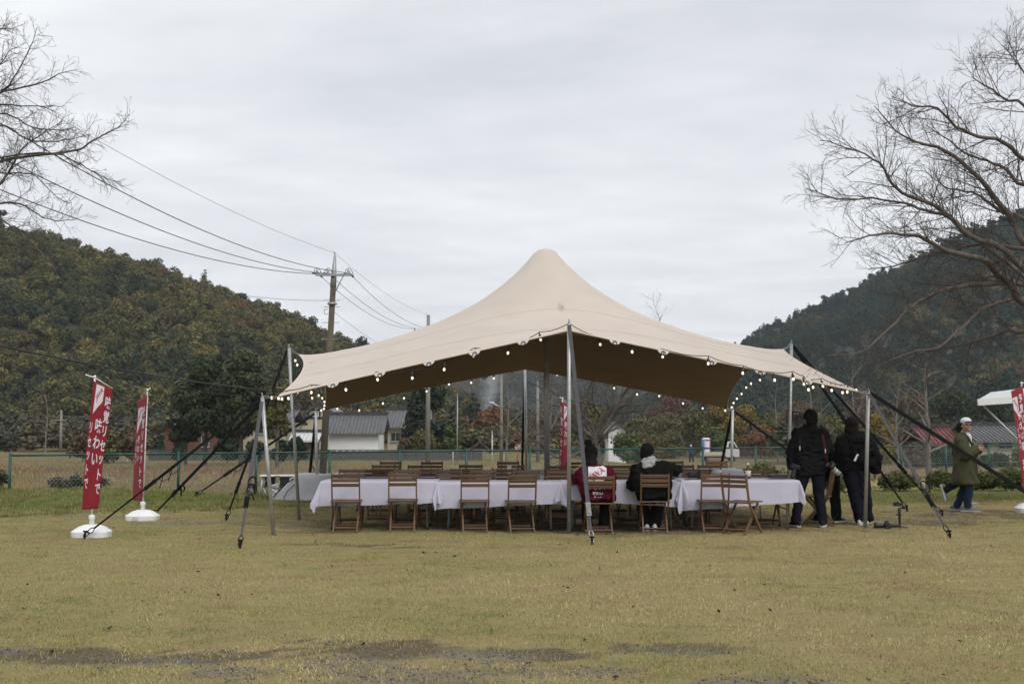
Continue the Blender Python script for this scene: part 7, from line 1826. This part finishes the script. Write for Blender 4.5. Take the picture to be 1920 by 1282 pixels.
# fallen leaves, dark and curled
LV = []
for i in range(3):
    mb = MB(); mb.add([(-.02, 0, .004), (0, -.012, .001), (.022, 0, .008), (0, .012, .006), (0, 0, .0)], [(0, 1, 4), (1, 2, 4), (2, 3, 4), (3, 0, 4)]); LV.append(mb.mesh('leaf%d' % i, M_GRASS))
LC = proto_col('fallen_leaf', LV); pts, rot, scl, var, tint = [], [], [], [], []
for k in range(420):
    y = rl.uniform(7, 25); x = rl.uniform(-.45, .45) * y
    if rl.random() > .25 + sstep(.0, .5, fbm(x * .6, y * .6, 12, 3)): continue
    pts.append((x, y, ground_z(x, y) + .018)); rot.append((rl.uniform(-.6, .6), rl.uniform(-.6, .6), rl.uniform(0, 6.28))); s = rl.uniform(.7, 1.4); scl.append((s, s, s)); var.append(rl.randrange(3)); tint.append(rl.choice([(.10, .045, .02), (.06, .035, .02), (.16, .075, .03), (.045, .03, .02)]))
scatter('fallen_leaves', pts, rot, scl, var, tint, LC, label='scattered dark fallen leaves on the lawn', cat='leaves')
# tall dry grass on the field beyond the fence
TG = proto_col('field_tuft', [gp_mesh('ft%d' % i, 60, .9, .18, .55, .006, .5) for i in range(4)]); pts, rot, scl, var, tint = [], [], [], [], []
for k in range(26000):
    y = 26 + 84 * rl.random() ** 1.3; x = rl.uniform(-.47, .47) * y; d = fence_d(x, y)
    if d < .8: continue
    if abs(d - 4.6) < 1.2 and x < -1: continue
    q = fbm(x * .07, y * .10, 4, 3); g_ = sstep(9, 14, d) * sstep(27, 20, d) * sstep(6, -4, x)
    if g_ < .4 and rl.random() > .35 + .6 * sstep(-.3, .3, q): continue
    c = mixc((.34, .26, .15), (.25, .175, .10), sstep(-.3, .4, q + rl.uniform(-.3, .3))); c = mixc(c, (.26, .23, .10), sstep(.1, .5, -q)); c = mixc(c, (.27, .245, .11), .7 * sstep(68, 84, y)); c = mixc(c, (.15, .18, .045), g_ * .9)
    s = rl.uniform(.5, 1.0) * (.45 + min(y, 66) / 130) * (1 - .55 * sstep(66, 84, y)) * (1 - .4 * g_) * (.5 if d < 8 else 1)
    pts.append((x, y, ground_z(x, y) - .03)); rot.append((0, 0, rl.uniform(0, 6.28))); scl.append((s * 1.7, s * 1.7, s * .8)); var.append(rl.randrange(4)); k2 = rl.uniform(.8, 1.15); tint.append(tuple(a * k2 for a in c))
scatter('field_grass', pts, rot, scl, var, tint, TG, label='tall dry straw coloured grass on the field beyond the fence', cat='grass')
# broad-leaved weeds and taller grass on the bank inside the fence
WG = proto_col('weed_tuft', [gp_mesh('wt%d' % i, 40, .3, .05, .16, .006, .9) for i in range(3)]); pts, rot, scl, var, tint = [], [], [], [], []
for k in range(5200):
    x = rl.uniform(-12, 14); s_ = rl.uniform(-4.5, .8); p0 = FA + FD * ((x - FA.x) / FD.x); x, y = p0.x + FN.x * s_, p0.y + FN.y * s_
    w = sstep(-1.5, -4.0, x) + .5 * sstep(5, 8, x) * sstep(-2.5, -4, s_)
    if abs(s_) < .35: w = max(w, .6)
    if rl.random() > w * (.35 + .65 * sstep(-.2, .3, fbm(x, y, 6, 3))): continue
    c = mixc((.100, .140, .034), (.215, .200, .075), rl.random()); c = mixc(c, (.27, .21, .11), .75 * (rl.random() < .38))
    s = rl.uniform(.6, 1.3) * (1.25 if abs(s_) < .35 else .8); pts.append((x, y, ground_z(x, y) - .01)); rot.append((0, 0, rl.uniform(0, 6.28))); scl.append((s, s, s * rl.uniform(.3, .75))); var.append(rl.randrange(3)); tint.append(c)
scatter('bank_grass', pts, rot, scl, var, tint, WG, label='fresh green weeds and grass on the bank by the fence', cat='grass')

# loose stones and clods where the turf is worn through
PB = []
for i in range(4):
    bm = bmesh.new(); bmesh.ops.create_icosphere(bm, subdivisions=1, radius=.011)
    for v in bm.verts: v.co *= rl.uniform(.65, 1.25); v.co.z *= .6
    me = bpy.data.meshes.new('pebble%d' % i); bm.to_mesh(me); bm.free(); me.materials.append(M_GRASS); PB.append(me)
    me.attributes.new('leafv', 'FLOAT', 'POINT').data.foreach_set('value', [rl.random() for _ in me.vertices])
PC = proto_col('pebble', PB); pts, rot, scl, var, tint = [], [], [], [], []
for k in range(60000):
    y = 6.8 + 17 * rl.random() ** 1.6; x = rl.uniform(-.44, .44) * y
    m_ = max(mask(x, y, GRAVEL, 1.7), .55 * mask(x, y, SOIL, 1.3))
    if rl.random() > m_ * .9: continue
    s = rl.uniform(.35, 1.15); pts.append((x, y, ground_z(x, y) + .001)); rot.append((rl.uniform(0, 3), rl.uniform(0, 3), rl.uniform(0, 6.28))); scl.append((s, s, s)); var.append(rl.randrange(4)); g_ = rl.uniform(.07, .22); tint.append((g_, g_ * .95, g_ * .86))
scatter('loose_gravel', pts, rot, scl, var, tint, PC, label='loose grey gravel and clods on worn patches of the lawn', cat='gravel')
# =================================================================== AIR
hz_n = NT('haze'); hz_n.t.nodes.remove(hz_n.b)
hv = hz_n.n('ShaderNodeVolumePrincipled'); hv.inputs['Color'].default_value = (.80, .88, 1.0, 1); hv.inputs['Density'].default_value = .00022; hv.inputs['Anisotropy'].default_value = .2
hz_n.l(hv.outputs[0], hz_n.o.inputs['Volume'])
if 1:
    mb = MB(); mb.box((0, 600, 72), (2400, 1500, 154)); hz = tag(mb.build('haze', hz_n.mat), 'thin pale autumn haze over the valley', 'haze', kind='stuff')
